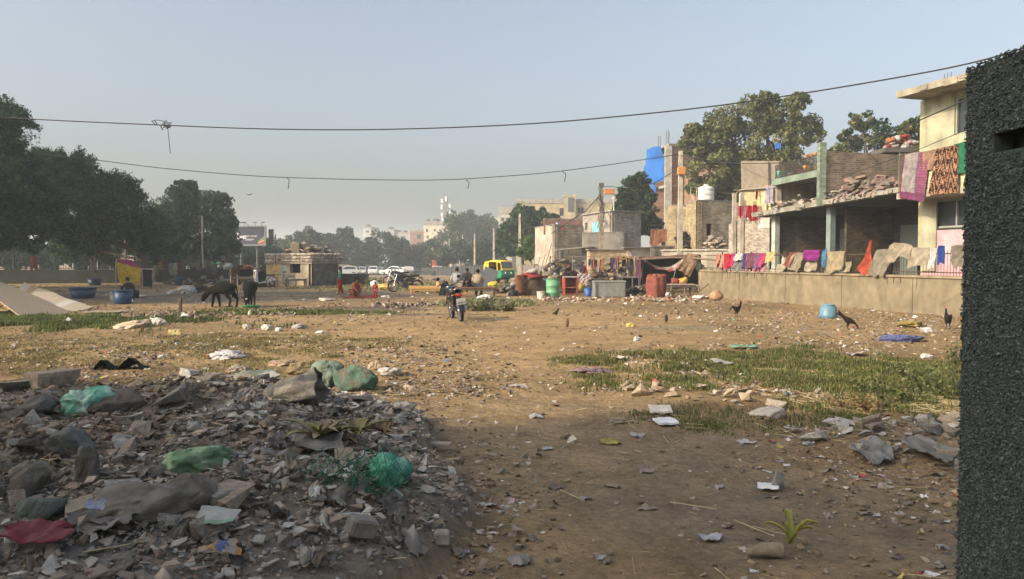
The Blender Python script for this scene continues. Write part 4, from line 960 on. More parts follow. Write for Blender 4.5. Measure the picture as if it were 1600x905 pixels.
def indiv(n, s0, s1, dens, box, label, group, meshes, nm='concrete_chunk', cat='stone', flat=.35, p=1.5, sink=.2, ok=None):
    c, s, _ = stones(n, s0, s1, dens, box, sink=sink, p=p); Rm = randrot(len(c), flat)
    for i in range(len(c)):
        o = bpy.data.objects.new(nm, meshes[rng.integers(len(meshes))]); COL.objects.link(o)
        o.location = c[i]; o.scale = s[i] * rng.uniform(.8, 1.2, 3); o.rotation_euler = Matrix(Rm[i].tolist()).to_euler()
        tag(o, label, cat, group)
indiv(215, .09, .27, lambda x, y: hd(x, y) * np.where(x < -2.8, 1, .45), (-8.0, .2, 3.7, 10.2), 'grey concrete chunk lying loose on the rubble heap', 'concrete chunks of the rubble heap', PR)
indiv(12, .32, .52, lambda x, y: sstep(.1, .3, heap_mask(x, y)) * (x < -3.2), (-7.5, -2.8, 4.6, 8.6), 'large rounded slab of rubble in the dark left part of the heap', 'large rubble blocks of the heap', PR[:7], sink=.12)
indiv(85, .06, .24, lambda x, y: np.clip(1.2 - ell(x, y, 3.75, 7.2, 1.1, .85, -.2), 0, 1), (2.4, 5.4, 6.0, 8.4), 'dusty grey stone in the low bank beside the pillar', 'stones of the bank beside the pillar', PR)
indiv(34, .07, .22, lambda x, y: np.clip(1.2 - ell(x, y, 2.2, 9.7, 1.1, .8, -.2), 0, 1), (.9, 3.6, 8.7, 10.9), 'buff stone at the near edge of the green grass', 'buff stones at the grass edge', proto_meshes(ROCK, [(.42, .33, .23), (.5, .42, .32), (.36, .27, .19)], mat('stone'), 'stone'), nm='stone')

# loose stones, clods and litter all over the ground, denser where the photo shows it
def pix_sample(n, dens):
    """points spread evenly over the view, thinned by dens(x, y)"""
    px = rng.uniform(-250, 1850, n); py = 412 + (930 - 412) * rng.random(n) ** 1.0
    Y = EYE * FPX / (py - 405); x = (px - 800) / FPX * Y
    k = (Y > 3) & (Y < 75) & (rng.random(n) < dens(x, Y)); return x[k], Y[k]
def offheap(x, y): return (heap_mask(x, y) < .03) & ((x - 14.2) * -.961 + (y - 18.5) * -.276 > -1.1 * 0 + -1.0) 
def onfield(x, y): return ((x - W0[0]) * WN[0] + (y - W0[1]) * WN[1] > .05) | (y > 39)
def litter_d(x, y):
    d = .10 + .55 * np.clip(fbm(x * .45 + 9, y * .45, 4) * 5 + .15, 0, 1)
    d = d + .9 * np.exp(-((y - 32.5) / 3.2) ** 2) * (x > -4) * (x < 9)
    d = d + .6 * np.exp(-((y - 25) / 3.0) ** 2) * (x < -3) + .5 * np.exp(-((y - 21) / 4.5) ** 2) * (x > 5)
    d = d + .7 * np.clip(1.3 - ell(x, y, 3.6, 7.2, 1.5, 1.1), 0, 1) + .5 * np.clip(1.2 - ell(x, y, 2.5, 10, 2.2, 1.3), 0, 1) + .6 * np.clip(1.3 - ell(x, y, 4.2, 6.3, 2.2, 1.8), 0, 1) + .7 * np.clip(1.3 - ell(x, y, -1.6, 9.8, 1.7, 1.5), 0, 1) + .5 * np.clip(1.2 - ell(x, y, -.5, 5.8, 1.2, 2.2), 0, 1)
    path = np.exp(-((x - .6) / (.5 + .055 * y)) ** 2) * (y < 24)
    return np.clip(d * (1 - .92 * path), 0, 1) * offheap(x, y) * onfield(x, y)
CL = np.array([(.27, .19, .11), (.32, .235, .145), (.22, .155, .095), (.36, .29, .20), (.17, .13, .085)])
def band(N_, temps, cols, probs, smin, smax, name, label, cat, m, flat=.25, sink=.15, dens=litter_d, growth=.03, p=2.0):
    x, y = pix_sample(N_, dens); s = (smin + (smax - smin) * rng.random(len(x)) ** p) * (1 + growth * np.maximum(0, y - 8)); s = np.minimum(s, smax * 2.2)
    c = np.stack([x, y, gh(x, y) + s * sink], 1); col = cols[rng.choice(len(cols), len(x), p=probs)] * rng.uniform(.75, 1.2, (len(x), 1))
    q = MB(); scatter(q, temps, c, s, col, flat=flat); return tag(q.build(name, m), label, cat, kind='stuff')
band(42000, ROCK, CL, None, .008, .055, 'loose_stones', 'loose clods and small stones strewn over the trodden earth', 'stones', mat('stone'), p=2.6)
def crumpled(seed):
    g = np.random.default_rng(seed); a = np.linspace(-.5, .5, 4); X, Y2 = np.meshgrid(a, a, indexing='ij')
    v = np.stack([X + g.normal(0, .06, X.shape), Y2 * .7 + g.normal(0, .06, X.shape), g.normal(0, .10, X.shape)], -1).reshape(-1, 3)
    f = np.array([(i * 4 + j, (i + 1) * 4 + j, (i + 1) * 4 + j + 1, i * 4 + j + 1) for i in range(3) for j in range(3)]); return v, f
PAPER = [crumpled(i) for i in range(8)]
LC = np.array([(.62, .60, .56), (.42, .38, .33), (.30, .25, .20), (.12, .10, .09), (.45, .10, .09), (.12, .2, .42), (.55, .45, .12), (.1, .35, .22), (.48, .35, .36)])
LP = [.09, .27, .34, .23, .015, .006, .015, .004, .03]
band(15000, PAPER, LC, LP, .015, .07, 'litter', 'scraps of paper, plastic and rag littering the ground', 'litter', mat('sheet', stain=.0), flat=.3, sink=.12)
_ps = pix_sample
def pix_sample(n, dens):
    px = rng.uniform(-250, 1850, n); py = rng.uniform(432, 620, n); Y = EYE * FPX / (py - 405); x = (px - 800) / FPX * Y
    k = rng.random(n) < dens(x, Y) + .02 * offheap(x, Y) * onfield(x, Y); return x[k], Y[k]
band(36000, ROCK, CL, None, .02, .08, 'loose_stones', 'small stones and clods strewn over the middle distance', 'stones', mat('stone'), p=2.2)
band(20000, PAPER, LC, LP, .02, .09, 'litter', 'pale scraps of rubbish scattered over the middle distance', 'litter', mat('sheet', stain=.0), flat=.45, sink=.2, p=2.0)
pix_sample = _ps
# straw and twigs
def straw(n, dens, box, name, label, l0=.05, l1=.35, cols=((.36, .29, .15), (.2, .15, .09), (.45, .38, .22))):
    xy = sample(n, *box, dens); q = MB(); a = rng.uniform(0, PI, len(xy)); l = l0 + (l1 - l0) * rng.random(len(xy)) ** 2
    cc = np.array(cols)[rng.integers(0, len(cols), len(xy))]; d = np.stack([np.cos(a), np.sin(a), rng.normal(0, .08, len(xy))], 1) * l[:, None] / 2; c = np.stack([xy[:, 0], xy[:, 1], gh(*xy.T) + .012 + rng.random(len(xy)) * .02], 1)
    w_ = np.stack([-np.sin(a), np.cos(a), np.zeros(len(a))], 1) * (.0018 + .002 * rng.random(len(a)))[:, None]; h = np.array((0, 0, .004))
    v = np.stack([c - d - w_, c - d + w_, c - d + h, c + d - w_, c + d + w_, c + d + h], 1).reshape(-1, 3); b0 = np.arange(len(a))[:, None] * 6
    f = np.concatenate([b0 + k for k in ((0, 1, 4, 3), (1, 2, 5, 4), (2, 0, 3, 5))]); q.add(v, f, np.tile(cc, (3, 1)))
    return tag(q.build(name, mat('wood')), label, 'straw', kind='stuff')
straw(700, lambda x, y: np.clip(.25 + fbm(x, y) * 3, 0, 1), (-5, 5, 3.4, 13), 'straw', 'dry straw and twigs scattered over the near ground')
straw(500, lambda x, y: np.clip(1.2 - ell(x, y, 5.0, 9.6, 1.8, .9), 0, 1), (3, 7.5, 8.4, 11), 'dry_twigs', 'brown dry twigs at the foot of the leafy weeds', .1, .5)
straw(260, lambda x, y: np.clip(1.2 - ell(x, y, -5.6, 10.6, 2.4, .9), 0, 1), (-9, -3, 9, 12), 'dry_twigs', 'dark dead branches lying behind the rubble heap', .2, 1.1, ((.09, .07, .05), (.14, .1, .07)))

# ---------------------------------------------------------------- grass
def grass(n, box, dens, h0, h1, cols, label, wd=.005, lean=.5, name='grass'):
    xy = sample(n, *box, dens); n = len(xy); xy = xy + np.random.default_rng(n).normal(0, .03, (n, 2)); z = gh(*xy.T); a = rng.uniform(0, 2 * PI, n); h = rng.uniform(h0, h1, n) * (.6 + .8 * vnoise(xy[:, 0] * 3, xy[:, 1] * 3))
    d = np.stack([np.cos(a), np.sin(a), np.zeros(n)], 1); p_ = np.stack([-np.sin(a), np.cos(a), np.zeros(n)], 1) * wd * (1 + .04 * xy[:, 1])[:, None]; c = np.stack([xy[:, 0], xy[:, 1], z - .01], 1); ln = rng.uniform(.1, lean, n)[:, None]
    m1 = c + d * (h[:, None] * ln * .35) + np.array((0, 0, 1)) * h[:, None] * .55; t1 = c + d * (h[:, None] * ln) + np.array((0, 0, 1)) * h[:, None] * (1 - ln * .35)
    v = np.stack([c - p_, c + p_, m1 + p_ * .8, m1 - p_ * .8, t1], 1).reshape(-1, 3); b0 = np.arange(n)[:, None] * 5
    q = MB(); cc = np.array(cols)[rng.integers(0, len(cols), n)] * rng.uniform(.75, 1.25, (n, 1))
    q.add(v, b0 + np.array((0, 1, 2, 3)), cc); q.add(v[0:0], np.zeros((0, 4), int), cc[:0]) if False else None
    q2 = b0 + np.array((3, 2, 4)); q.F.append(q2); q.C.append(cc); q.S.append(np.full(n, False))
    return tag(q.build(name, mat('grass')), label, 'grass', kind='stuff')
GG = [(.085, .12, .030), (.13, .16, .045), (.19, .19, .065), (.06, .09, .025), (.30, .25, .11), (.20, .17, .075)]
GD = [(.30, .23, .10), (.22, .19, .08), (.16, .16, .06), (.34, .27, .14)]
grass(105000, (.6, 10.8, 7.8, 16.2), lambda x, y: grass_amt(x, y) ** 1.5 * (.25 + 1.0 * vnoise(x * 4, y * 4)), .015, .095, GG, 'patch of short green grass right of the path')
grass(6000, (1.0, 4.9, 7.3, 9.6), lambda x, y: grass_amt(x, y) * np.clip(.3 + 4 * fbm(x * 2, y * 2), 0, 1), .012, .05, GG, 'thin low grass in the shade right of the path')
grass(42000, (-21, -5.5, 18.5, 26.5), lambda x, y: grass_amt(x, y) ** 1.4, .05, .16, GG[:4], 'strip of lush green grass beside the leaning boards', .009)
grass(60000, (-15, -1.5, 10.6, 19.2), lambda x, y: grass_amt(x, y) * np.clip(.45 + fbm(x * 1.7, y * 1.7) * 3, 0, 1), .015, .06, GD, 'thin dry brownish turf on the left of the ground', .006)
grass(9000, (-2.8, 1.6, 27.5, 31.5), lambda x, y: grass_amt(x, y), .06, .2, [(.2, .22, .1), (.28, .26, .14)], 'greyish weeds behind the near motorcycle', .012)
grass(9000, (-10.5, -2.5, 23.5, 26.5), lambda x, y: grass_amt(x, y), .03, .09, GG[:3], 'low green grass below the grazing calves', .01)
grass(14000, (-13, 7, 41, 56), lambda x, y: grass_amt(x, y), .04, .12, [(.22, .22, .1), (.28, .25, .13)], 'sparse faded grass in the middle distance', .02)

def weed(name, label, x, y, h, n, leaf, cols, spread, group=None, cat='plant'):
    z = gz(x, y); t = thing(name, label, cat, (x, y, z), 0, group); q = MB((.14, .15, .06)); lf = MB(); tips = []
    for i in range(n):
        a = rng.uniform(0, 2 * PI); r = spread * rng.random() ** .5; ht = h * rng.uniform(.5, 1.05); e = np.array((x + math.cos(a) * r, y + math.sin(a) * r, z + ht)); b0 = np.array((x + math.cos(a) * r * .5, y + math.sin(a) * r * .5, z)); mid = (b0 + e) / 2 + (0, 0, .05)
        q.tube([b0, mid, e], [.006, .004, .002], 3); tips += [b0 + (e - b0) * k + rng.normal(0, leaf * .7, 3) for k in rng.uniform(.25, 1.05, 16)]
    tips = np.array(tips); tips[:, 2] = np.maximum(tips[:, 2], z + .02); v, f = leafquads(tips, leaf, .8, 1.4); lf.add(v, f, np.array(cols)[rng.integers(0, len(cols), len(tips))] * rng.uniform(.7, 1.3, (len(tips), 1)))
    lf.build('foliage', mat('leaf'), t, world=True); q.build('stems', mat('leaf'), t, world=True); return t
WC = [(.13, .16, .05), (.18, .19, .07), (.09, .12, .04), (.22, .2, .09)]
for i, (px, py, h, lab) in enumerate(((1372, 615, .22, 'leafy weed clump at the left of the weeds by the pillar'), (1405, 632, .26, 'largest dark green leafy weed in front of the pillar weeds'), (1440, 612, .30, 'leafy weed clump in the middle of the weeds by the pillar'), (1475, 622, .32, 'tall leafy weed touching the pillar outline'), (1490, 585, .5, 'tall wispy weed rising beside the dark pillar'), (1425, 590, .22, 'low weed clump behind the middle of the pillar weeds'), (1345, 640, .14, 'brownish low weed at the end of the grass'))):
    g_ = G(px, py); weed('weed_plant', lab, g_.x, g_.y, h, 22 if i != 4 else 12, .035, WC if i != 6 else [(.25, .18, .08)], .38 if i != 4 else .15, 'leafy weeds beside the pillar')
for i, (px, py, h, lab) in enumerate(((742, 486, .32, 'grey-green bush right behind the near motorcycle'), (765, 484, .42, 'middle grey-green bush of the clump behind the near motorcycle'), (785, 486, .3, 'right hand bush of the clump behind the near motorcycle'))):
    g_ = G(px, py); weed('bush', lab, g_.x, g_.y, h, 30, .07, [(.15, .17, .08), (.21, .21, .11), (.28, .26, .16)], .5, 'bushes behind the near motorcycle', 'bush')
g_ = G(555, 447); weed('bush', 'low grey-green bush beside the black crate', g_.x + 1.2, g_.y, .5, 24, .1, WC, .6, None, 'bush')
# ---------------------------------------------------------------- bags, cloths and boards near the camera
def crumple_pts(rad, n=22, cr=.12, seed=0, sq=.85, flatb=.55, knot=0):
    g = np.random.default_rng(seed); th = np.linspace(0, PI, n); ph = np.linspace(0, 2 * PI, 2 * n, endpoint=False); T, F_ = np.meshgrid(th, ph, indexing='ij')
    X, Y2, Z2 = (np.sign(q) * np.abs(q) ** sq for q in (np.sin(T) * np.cos(F_), np.sin(T) * np.sin(F_), np.cos(T))); o = g.random(4) * 30
    d = 1 + cr * (1.2 - np.abs(fbm(X * 2.2 + o[0], Y2 * 2.2 + Z2 * 1.7 + o[1], 4)) * 9) * .6 + cr * 2.5 * fbm(X * 1.1 + o[2], Z2 * 1.1 + Y2 + o[3], 3)
    d = d + cr * .55 * fbm(X * 5 + o[1] + Z2 * 3, Y2 * 5 + o[0] - Z2 * 4, 4); Nk = g.normal(0, 1, (15, 3)); Nk /= np.linalg.norm(Nk, axis=1)[:, None]; hk = g.uniform(.5, 1.0, 15); dn = np.stack([X, Y2, Z2], -1) @ Nk.T; fac = np.min(np.where(dn > .05, hk / np.maximum(dn, .05), 9), -1)
    d = d * (.25 + .75 * np.minimum(fac, 1.25))
    d[0] = d[0].mean(); d[-1] = d[-1].mean(); p = np.stack([X * d * rad[0], Y2 * d * rad[1], Z2 * d * rad[2]], -1)
    if knot:
        k = np.clip((p[..., 2] / rad[2] - .55) / .5, 0, 1)[..., None]; p[..., :2] = p[..., :2] * (1 - k * .75); p[..., 2:] += k * knot * rad[2]
    p[..., 2] = np.maximum(p[..., 2], -rad[2] * flatb); return p[::-1]
def bag(name, label, px, py, wpx, hpx, col, kind='cloth', depth=.8, seed=0, knot=0, cr=.12, cat='sack', col2=None, rz=0., tilt=0., group=None):
    """a crumpled bag whose foot stands at pixel (px, py), wpx x hpx photo pixels big"""
    g_ = G(px, py); s = g_.y / FPX; rx, rz_ = wpx * s / 2, hpx * s / 1.55
    p = crumple_pts((rx, rx * depth, rz_), 34, cr, seed, knot=knot); q = MB(col); m = M4((0, rx * depth * .6, rz_ * .5), (0, tilt, rz))
    c = None
    if col2 is not None:
        a = (fbm(p[:-1, :, 0] / rx * 2 + seed, p[:-1, :, 2] / rz_ * 2, 3) * 6 + .5).clip(0, 1)[..., None]; c = (np.array(col) * (1 - a) + np.array(col2) * a).reshape(-1, 3)
    q.grid(p, c, M=m, closed=True); o = q.build(name, mat(kind, bump=3.0)); o.location = (g_.x, g_.y, g_.z); return tag(o, label, cat, group)
def sheet(name, label, pts4, col, kind='cloth', n=14, amp=.05, seed=0, cat='cloth', pat=None, th=.006, group=None, freq=2.0, drop=0.0, hem=None, ragged=0.0):
    if hem is None: hem = .22 if name in ('laundry', 'tarpaulin') else 0
    """pts4: four world corners tl, tr, br, bl of a soft sheet"""
    a, b_, c, d = (np.array(p, float) for p in pts4); u, v = np.meshgrid(np.linspace(0, 1, n), np.linspace(0, 1, n), indexing='ij'); U, V = u[..., None], v[..., None]
    p = (a * (1 - V) + b_ * V) * (1 - U) + (d * (1 - V) + c * V) * U; nn_ = np.cross(b_ - a, d - a); nn_ /= np.linalg.norm(nn_) + 1e-9
    w_ = fbm(u * freq + seed, v * freq * 1.6 + seed * 3, 4) * 2 + (.35 * np.sin(v * 2 * PI * freq * 1.2 + seed + u) * u if not ragged else 0)
    p = p + nn_ * (w_ * amp)[..., None]; p[..., 2] -= drop * (np.sin(v * PI) * (1 - u * .5))
    if hem: p = p + ((d + c - a - b_) / 2 * hem * ((fbm(v * 2.3 + seed * 1.7, v * 0 + seed, 3) * 3.2) * u ** 2 + .35 * fbm(v * 2 + seed, u * 0 + 4, 3) * (1 - u))[..., None]) + (b_ - a) * (hem * .9 * fbm(u * 2.5 + seed * 2.1, (v > .5) * 7.0 + seed, 3) * (v - .5) * 2.5 * u)[..., None]
    e = rng.normal(0, .005 * np.linalg.norm(b_ - a), (n, n, 3)); e[1:-1, 1:-1] = 0; p += e
    if ragged: cen = p.mean((0, 1)); an_ = np.arctan2(v - .5, u - .5); rad_ = .62 + ragged * 1.6 * fbm(np.cos(an_) * 1.3 + seed * 3.3, np.sin(an_) * 1.3 + seed, 3) + .35 * (1 - 1.2 * np.hypot(u - .5, v - .5)); zz = p[..., 2].copy(); p = cen + (p - cen) * rad_[..., None]; p[..., 2] = zz
    nv = np.zeros_like(p); nv[:] = nn_ * th; P_ = np.concatenate([p.reshape(-1, 3), (p - nv).reshape(-1, 3)]); N1 = n * n
    i, j = np.meshgrid(np.arange(n - 1), np.arange(n - 1), indexing='ij'); i, j = i.ravel(), j.ravel(); f = np.stack([i * n + j, (i + 1) * n + j, (i + 1) * n + j + 1, i * n + j + 1], 1)
    rim = [k for k in range(n)] + [k * n + n - 1 for k in range(1, n)] + [(n - 1) * n + k for k in range(n - 2, -1, -1)] + [k * n for k in range(n - 2, 0, -1)]
    fr = np.array([(rim[k], rim[(k + 1) % len(rim)], rim[(k + 1) % len(rim)] + N1, rim[k] + N1) for k in range(len(rim))])
    uc, vc = (i + .5) / (n - 1), (j + .5) / (n - 1); cc = np.broadcast_to(np.array(col), (len(f), 3)) if pat is None else pat(uc, vc); q = MB(col)
    q.add(P_, np.concatenate([f, f[:, ::-1] + N1]), np.concatenate([cc, cc]), True); q.add(P_, fr, col, False); c0 = p.reshape(-1, 3).mean(0); o = q.build(name, mat(kind), None, loc=tuple(c0)); return tag(o, label, cat, group)
def lay(name, label, px, py, wpx, hpx, col, kind='sheet', rz=0., seed=0, cat='sheet', pat=None, amp=.03, lift=.04, tilt=0., th=.004, n=12, skew=0.):
    """a sheet lying on the ground, centre at (px, py)"""
    g_ = G(px, py); Wd = wpx * g_.y / FPX; D = hpx * g_.y / FPX * g_.y / EYE; D = min(D, Wd * 1.3); m = M4((g_.x, g_.y, 0), (0, 0, rz)); c = []
    for sx, sy in ((-1, 1), (1, 1), (1, -1), (-1, -1)):
        p = m @ np.array((sx * Wd / 2 + skew * sy * Wd * .2, sy * D / 2, 0, 1)); c.append((p[0], p[1], gz(p[0], p[1]) + lift + tilt * sx * Wd / 2 + (.5 * tilt * sy * D)))
    return sheet(name, label, c, col, kind, max(n, 16), amp, seed, cat, pat, th, freq=1.6, ragged=0 if kind in ('wood', 'plastic') or name == 'mat' or name == 'paper_box' else .5)
GN = (.16, .42, .30); GN2 = (.10, .34, .24)
bag('plastic_bag', 'thin sea-green plastic bag standing open at the upper left of the rubble', 125, 640, 72, 48, (.14, .40, .29), 'foil', .6, 3, cr=.26, cat='bag', col2=(.36, .52, .42), rz=.3)
bag('net_bag', 'flattened pale green net bag half buried in the heap', 300, 742, 100, 46, (.12, .22, .11), 'foil', .7, 5, cr=.2, cat='bag', col2=(.24, .36, .21), tilt=.1)
bag('net_bag', 'bright teal green bag with frayed strings at the right foot of the heap', 600, 764, 84, 58, (.05, .26, .17), 'foil', .7, 8, cr=.14, cat='bag', col2=(.18, .44, .32), tilt=-.15)
g_ = G(575, 752); q = MB((.05, .30, .19))
for i in range(60):
    a = rng.uniform(-.25, .25); p0 = np.array((g_.x + a, g_.y - .10 - rng.random() * .08, g_.z + rng.uniform(.08, .26))); q.tube([p0, p0 + (rng.normal(0, .05), -.04, -.06), p0 + (rng.normal(0, .08), -.06, -.16)], .0025, 3)
tag(q.build('frayed_strings', mat('cloth')), 'tangle of teal green strings hanging from the bag at the heap foot', 'strings', kind='stuff')
WS = (.40, .36, .29)
g_ = G(462, 634); q = MB(); a = np.linspace(0, 2 * PI, 37)[:-1]; rows = []; kk = np.linspace(0, 1, 16)
for k in kk:
    c_ = np.array((-.22 + .40 * k, .12, .06 + .06 * k)); r_ = .10 + .10 * k ** .6; tl_ = .45 * k
    rows.append([c_ + np.array((-.45 * r_ * math.sin(b_) * tl_ + .02 * math.sin(5 * b_ + 9 * k), r_ * .8 * math.cos(b_) * (1 + .10 * math.sin(7 * b_ + 4 * k)), r_ * (1.05 if math.sin(b_) > 0 else .6) * math.sin(b_) * (1 + .13 * math.sin(5 * b_ + 6 * k) + .06 * math.sin(13 * b_)))) for b_ in a])
rows = np.array(rows); cc = np.array([[(.46, .41, .34) if (j % 6) else (.30, .28, .26) for j in range(36)] for i in range(15)]).reshape(-1, 3) * rng.uniform(.8, 1.1, (540, 1))
q.grid(rows, cc, closed=True); q.grid((rows * .985 + rows.mean((0, 1)) * .015)[:, ::-1], (.34, .31, .25), closed=True)
q.blob(rows[0].mean(0), (.07, .10, .10), 10, .15, color=(.44, .39, .32))
o = q.build('woven_sack', mat('cloth', bump=3.0)); o.location = g_; o.scale = (1.2, 1.2, .95); tag(o, 'grey-buff striped sack with its mouth gaping at the top of the heap', 'sack')
bag('woven_sack', 'stuffed green-grey sack with a pale green rim behind the gaping sack', 506, 606, 52, 46, (.28, .30, .25), 'cloth', .7, 12, cr=.12, col2=(.35, .46, .36))
bag('woven_sack', 'round stuffed sack with a green tail at the right end of the sack row', 553, 612, 78, 44, (.30, .29, .23), 'cloth', .6, 13, cr=.10, col2=(.20, .34, .24))
bag('woven_sack', 'flat pale green and white sack left of the gaping sack', 405, 603, 74, 22, (.45, .46, .38), 'cloth', .8, 14, cr=.16, col2=(.34, .44, .34))
bag('woven_sack', 'yellowish folded sack behind the gaping sack', 462, 585, 40, 16, (.48, .38, .2), 'cloth', .8, 15, cr=.18)
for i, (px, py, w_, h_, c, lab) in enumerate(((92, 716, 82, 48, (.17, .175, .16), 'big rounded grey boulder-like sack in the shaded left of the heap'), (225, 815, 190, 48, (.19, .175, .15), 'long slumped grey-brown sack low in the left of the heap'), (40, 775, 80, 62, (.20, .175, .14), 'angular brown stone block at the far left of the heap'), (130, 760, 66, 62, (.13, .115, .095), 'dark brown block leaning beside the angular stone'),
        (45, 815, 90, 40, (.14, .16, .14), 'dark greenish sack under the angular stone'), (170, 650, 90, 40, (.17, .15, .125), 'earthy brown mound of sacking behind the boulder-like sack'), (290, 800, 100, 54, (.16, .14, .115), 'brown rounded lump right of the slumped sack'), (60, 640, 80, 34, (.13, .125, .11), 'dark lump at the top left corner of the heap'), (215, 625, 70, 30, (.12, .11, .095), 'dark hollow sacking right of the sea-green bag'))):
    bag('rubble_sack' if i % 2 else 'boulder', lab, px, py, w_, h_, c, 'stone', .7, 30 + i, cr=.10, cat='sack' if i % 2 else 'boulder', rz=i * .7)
lay('cloth_scrap', 'dirty pale rag trailing across the lower left of the heap', 170, 833, 130, 40, (.32, .30, .27), 'cloth', .2, 1, 'rag', amp=.09, lift=.07)
lay('cloth_scrap', 'long grey rag lying over the heap left of the teal bag', 490, 712, 110, 34, (.30, .28, .25), 'cloth', .15, 2, 'rag', amp=.10, lift=.08)
lay('cloth_scrap', 'buff rag hanging down beside the long grey rag', 455, 745, 34, 50, (.36, .31, .24), 'cloth', .4, 3, 'rag', amp=.08, lift=.07)
lay('plastic_scrap', 'upright crumpled white plastic scrap in the middle of the heap', 493, 790, 24, 40, (.55, .54, .50), 'sheet', .1, 4, 'scrap', amp=.07, lift=.08)
lay('magenta_sheet', 'deep magenta plastic sheet at the lower left corner', 62, 866, 128, 26, (.15, .02, .035), 'sheet', -.06, 5, 'sheet', amp=.06, lift=.10)
lay('paper_box', 'flattened pale paper box with a green edge on the heap', 340, 834, 62, 22, (.36, .36, .34), 'sheet', .08, 6, 'carton', amp=.01, lift=.09, pat=lambda u, v: np.where((u > .82)[:, None], np.array((.18, .30, .22)), np.array((.34, .34, .31))))
lay('plastic_scrap', 'orange, blue and white printed wrapper at the bottom left', 350, 885, 60, 16, (.5, .3, .1), 'sheet', .3, 7, 'wrapper', amp=.03, lift=.08, pat=lambda u, v: np.array([(.3, .17, .06), (.10, .12, .26), (.26, .24, .22)])[((v * 3 + u * .7).astype(int)) % 3])
lay('plastic_scrap', 'bluish white film beside the dirty rag', 150, 832, 36, 10, (.30, .33, .42), 'sheet', .2, 8, 'scrap', amp=.03, lift=.13)
lay('cloth_scrap', 'pale crumpled rag on the path at the bottom centre', 810, 878, 42, 26, (.42, .40, .35), 'cloth', .2, 9, 'rag', amp=.05, lift=.02)
lay('plastic_scrap', 'light torn plastic sheet on the shaded path near the lower right', 1110, 845, 40, 16, (.38, .39, .40), 'sheet', -.2, 10, 'scrap', amp=.03, lift=.02)
lay('white_tray', 'bright white broken tray in the shade right of the path', 1200, 766, 32, 10, (.72, .72, .70), 'plastic', -.3, 11, 'tray', amp=.008, lift=.03)
lay('white_slab', 'white foam slab lying on the shaded grass', 1040, 664, 32, 8, (.66, .67, .70), 'plastic', .1, 12, 'slab', amp=.008, lift=.03, th=.02)
lay('white_slab', 'pale dusty plate just above the white foam slab', 1032, 646, 34, 10, (.6, .54, .44), 'plastic', -.1, 13, 'slab', amp=.01, lift=.03, th=.02)
bag('plastic_bag', 'dusty white stuffed bag on the earth in front of the right grass', 1208, 655, 60, 22, (.50, .44, .36), 'foil', .8, 41, cr=.14, cat='bag')
lay('cloth_bundle', 'rumpled grey cloth in front of the pillar stones', 1365, 715, 62, 26, (.27, .27, .26), 'cloth', .2, 42, 'cloth', amp=.09, lift=.06, n=24)
lay('cloth_bundle', 'flat grey rags lying beside the pillar', 1450, 715, 70, 30, (.28, .27, .24), 'cloth', .5, 43, 'rags', amp=.10, lift=.07, n=24)
bag('cup', 'grey dented cup lying beside the white tray', 1218, 765, 24, 26, (.24, .22, .19), 'foil', .8, 44, cr=.12, cat='cup')
bag('pink_rags', 'trodden lilac-pink rags at the left edge of the grass', 925, 584, 56, 9, (.42, .30, .34), 'cloth', .8, 45, cr=.25, cat='rags')
bag('blue_cloth', 'flat violet-blue cloth on the earth in front of the right wall', 1414, 534, 62, 10, (.17, .19, .38), 'cloth', .8, 46, cr=.3, cat='cloth')
bag('yellow_cloth', 'yellow rag lying near the chicken by the pillar', 1424, 511, 40, 7, (.5, .38, .12), 'cloth', .8, 47, cr=.3, cat='cloth')
bag('plastic_bag', 'white plastic bag on the earth near the chicken by the pillar', 1450, 519, 24, 8, (.6, .58, .56), 'foil', .8, 48, cr=.2, cat='bag')
lay('green_strip', 'long pale green woven strip along the far edge of the grass', 1160, 545, 56, 4, (.25, .48, .34), 'cloth', -.12, 49, 'strip', amp=.04, lift=.05)
lay('paper_scrap', 'curled buff paper standing on the left tip of the grass', 967, 564, 24, 10, (.55, .48, .38), 'sheet', .2, 50, 'paper', amp=.06, lift=.06)
lay('paper_scrap', 'dirty white rag lying in the middle of the right grass', 1132, 571, 42, 8, (.52, .49, .44), 'cloth', .1, 51, 'rag', amp=.06, lift=.05)
lay('paper_scrap', 'dirty white rag on the far part of the right grass', 1337, 556, 40, 7, (.5, .46, .4), 'cloth', .0, 52, 'rag', amp=.06, lift=.06)
lay('yellow_wrapper', 'small yellow rag on the shaded path', 955, 692, 36, 12, (.42, .36, .10), 'cloth', .1, 53, 'rag', amp=.03, lift=.015)
lay('paper_scrap', 'flat pale newspaper piece in the middle of the sunlit path', 810, 604, 36, 6, (.44, .38, .32), 'sheet', .1, 54, 'paper', amp=.02, lift=.015)
for i in range(46):
    px, py = rng.uniform(10, 640), rng.uniform(600, 890); g0 = G(px, py)
    if heap_mask(g0.x, g0.y) < .12: continue
    c = [(.26, .245, .22), (.20, .19, .165), (.33, .31, .27), (.25, .21, .16), (.15, .14, .13)][i % 5]
    o = lay('film_scrap', 'dusty crumpled film or rag caught between the stones of the heap', px, py, rng.uniform(18, 48), rng.uniform(8, 22), c, 'cloth' if i % 2 else 'sheet', rng.uniform(-1, 1), 200 + i, 'scrap', amp=.07, lift=.05, tilt=rng.normal(0, .12)); o['group'] = 'dusty scraps in the rubble heap'
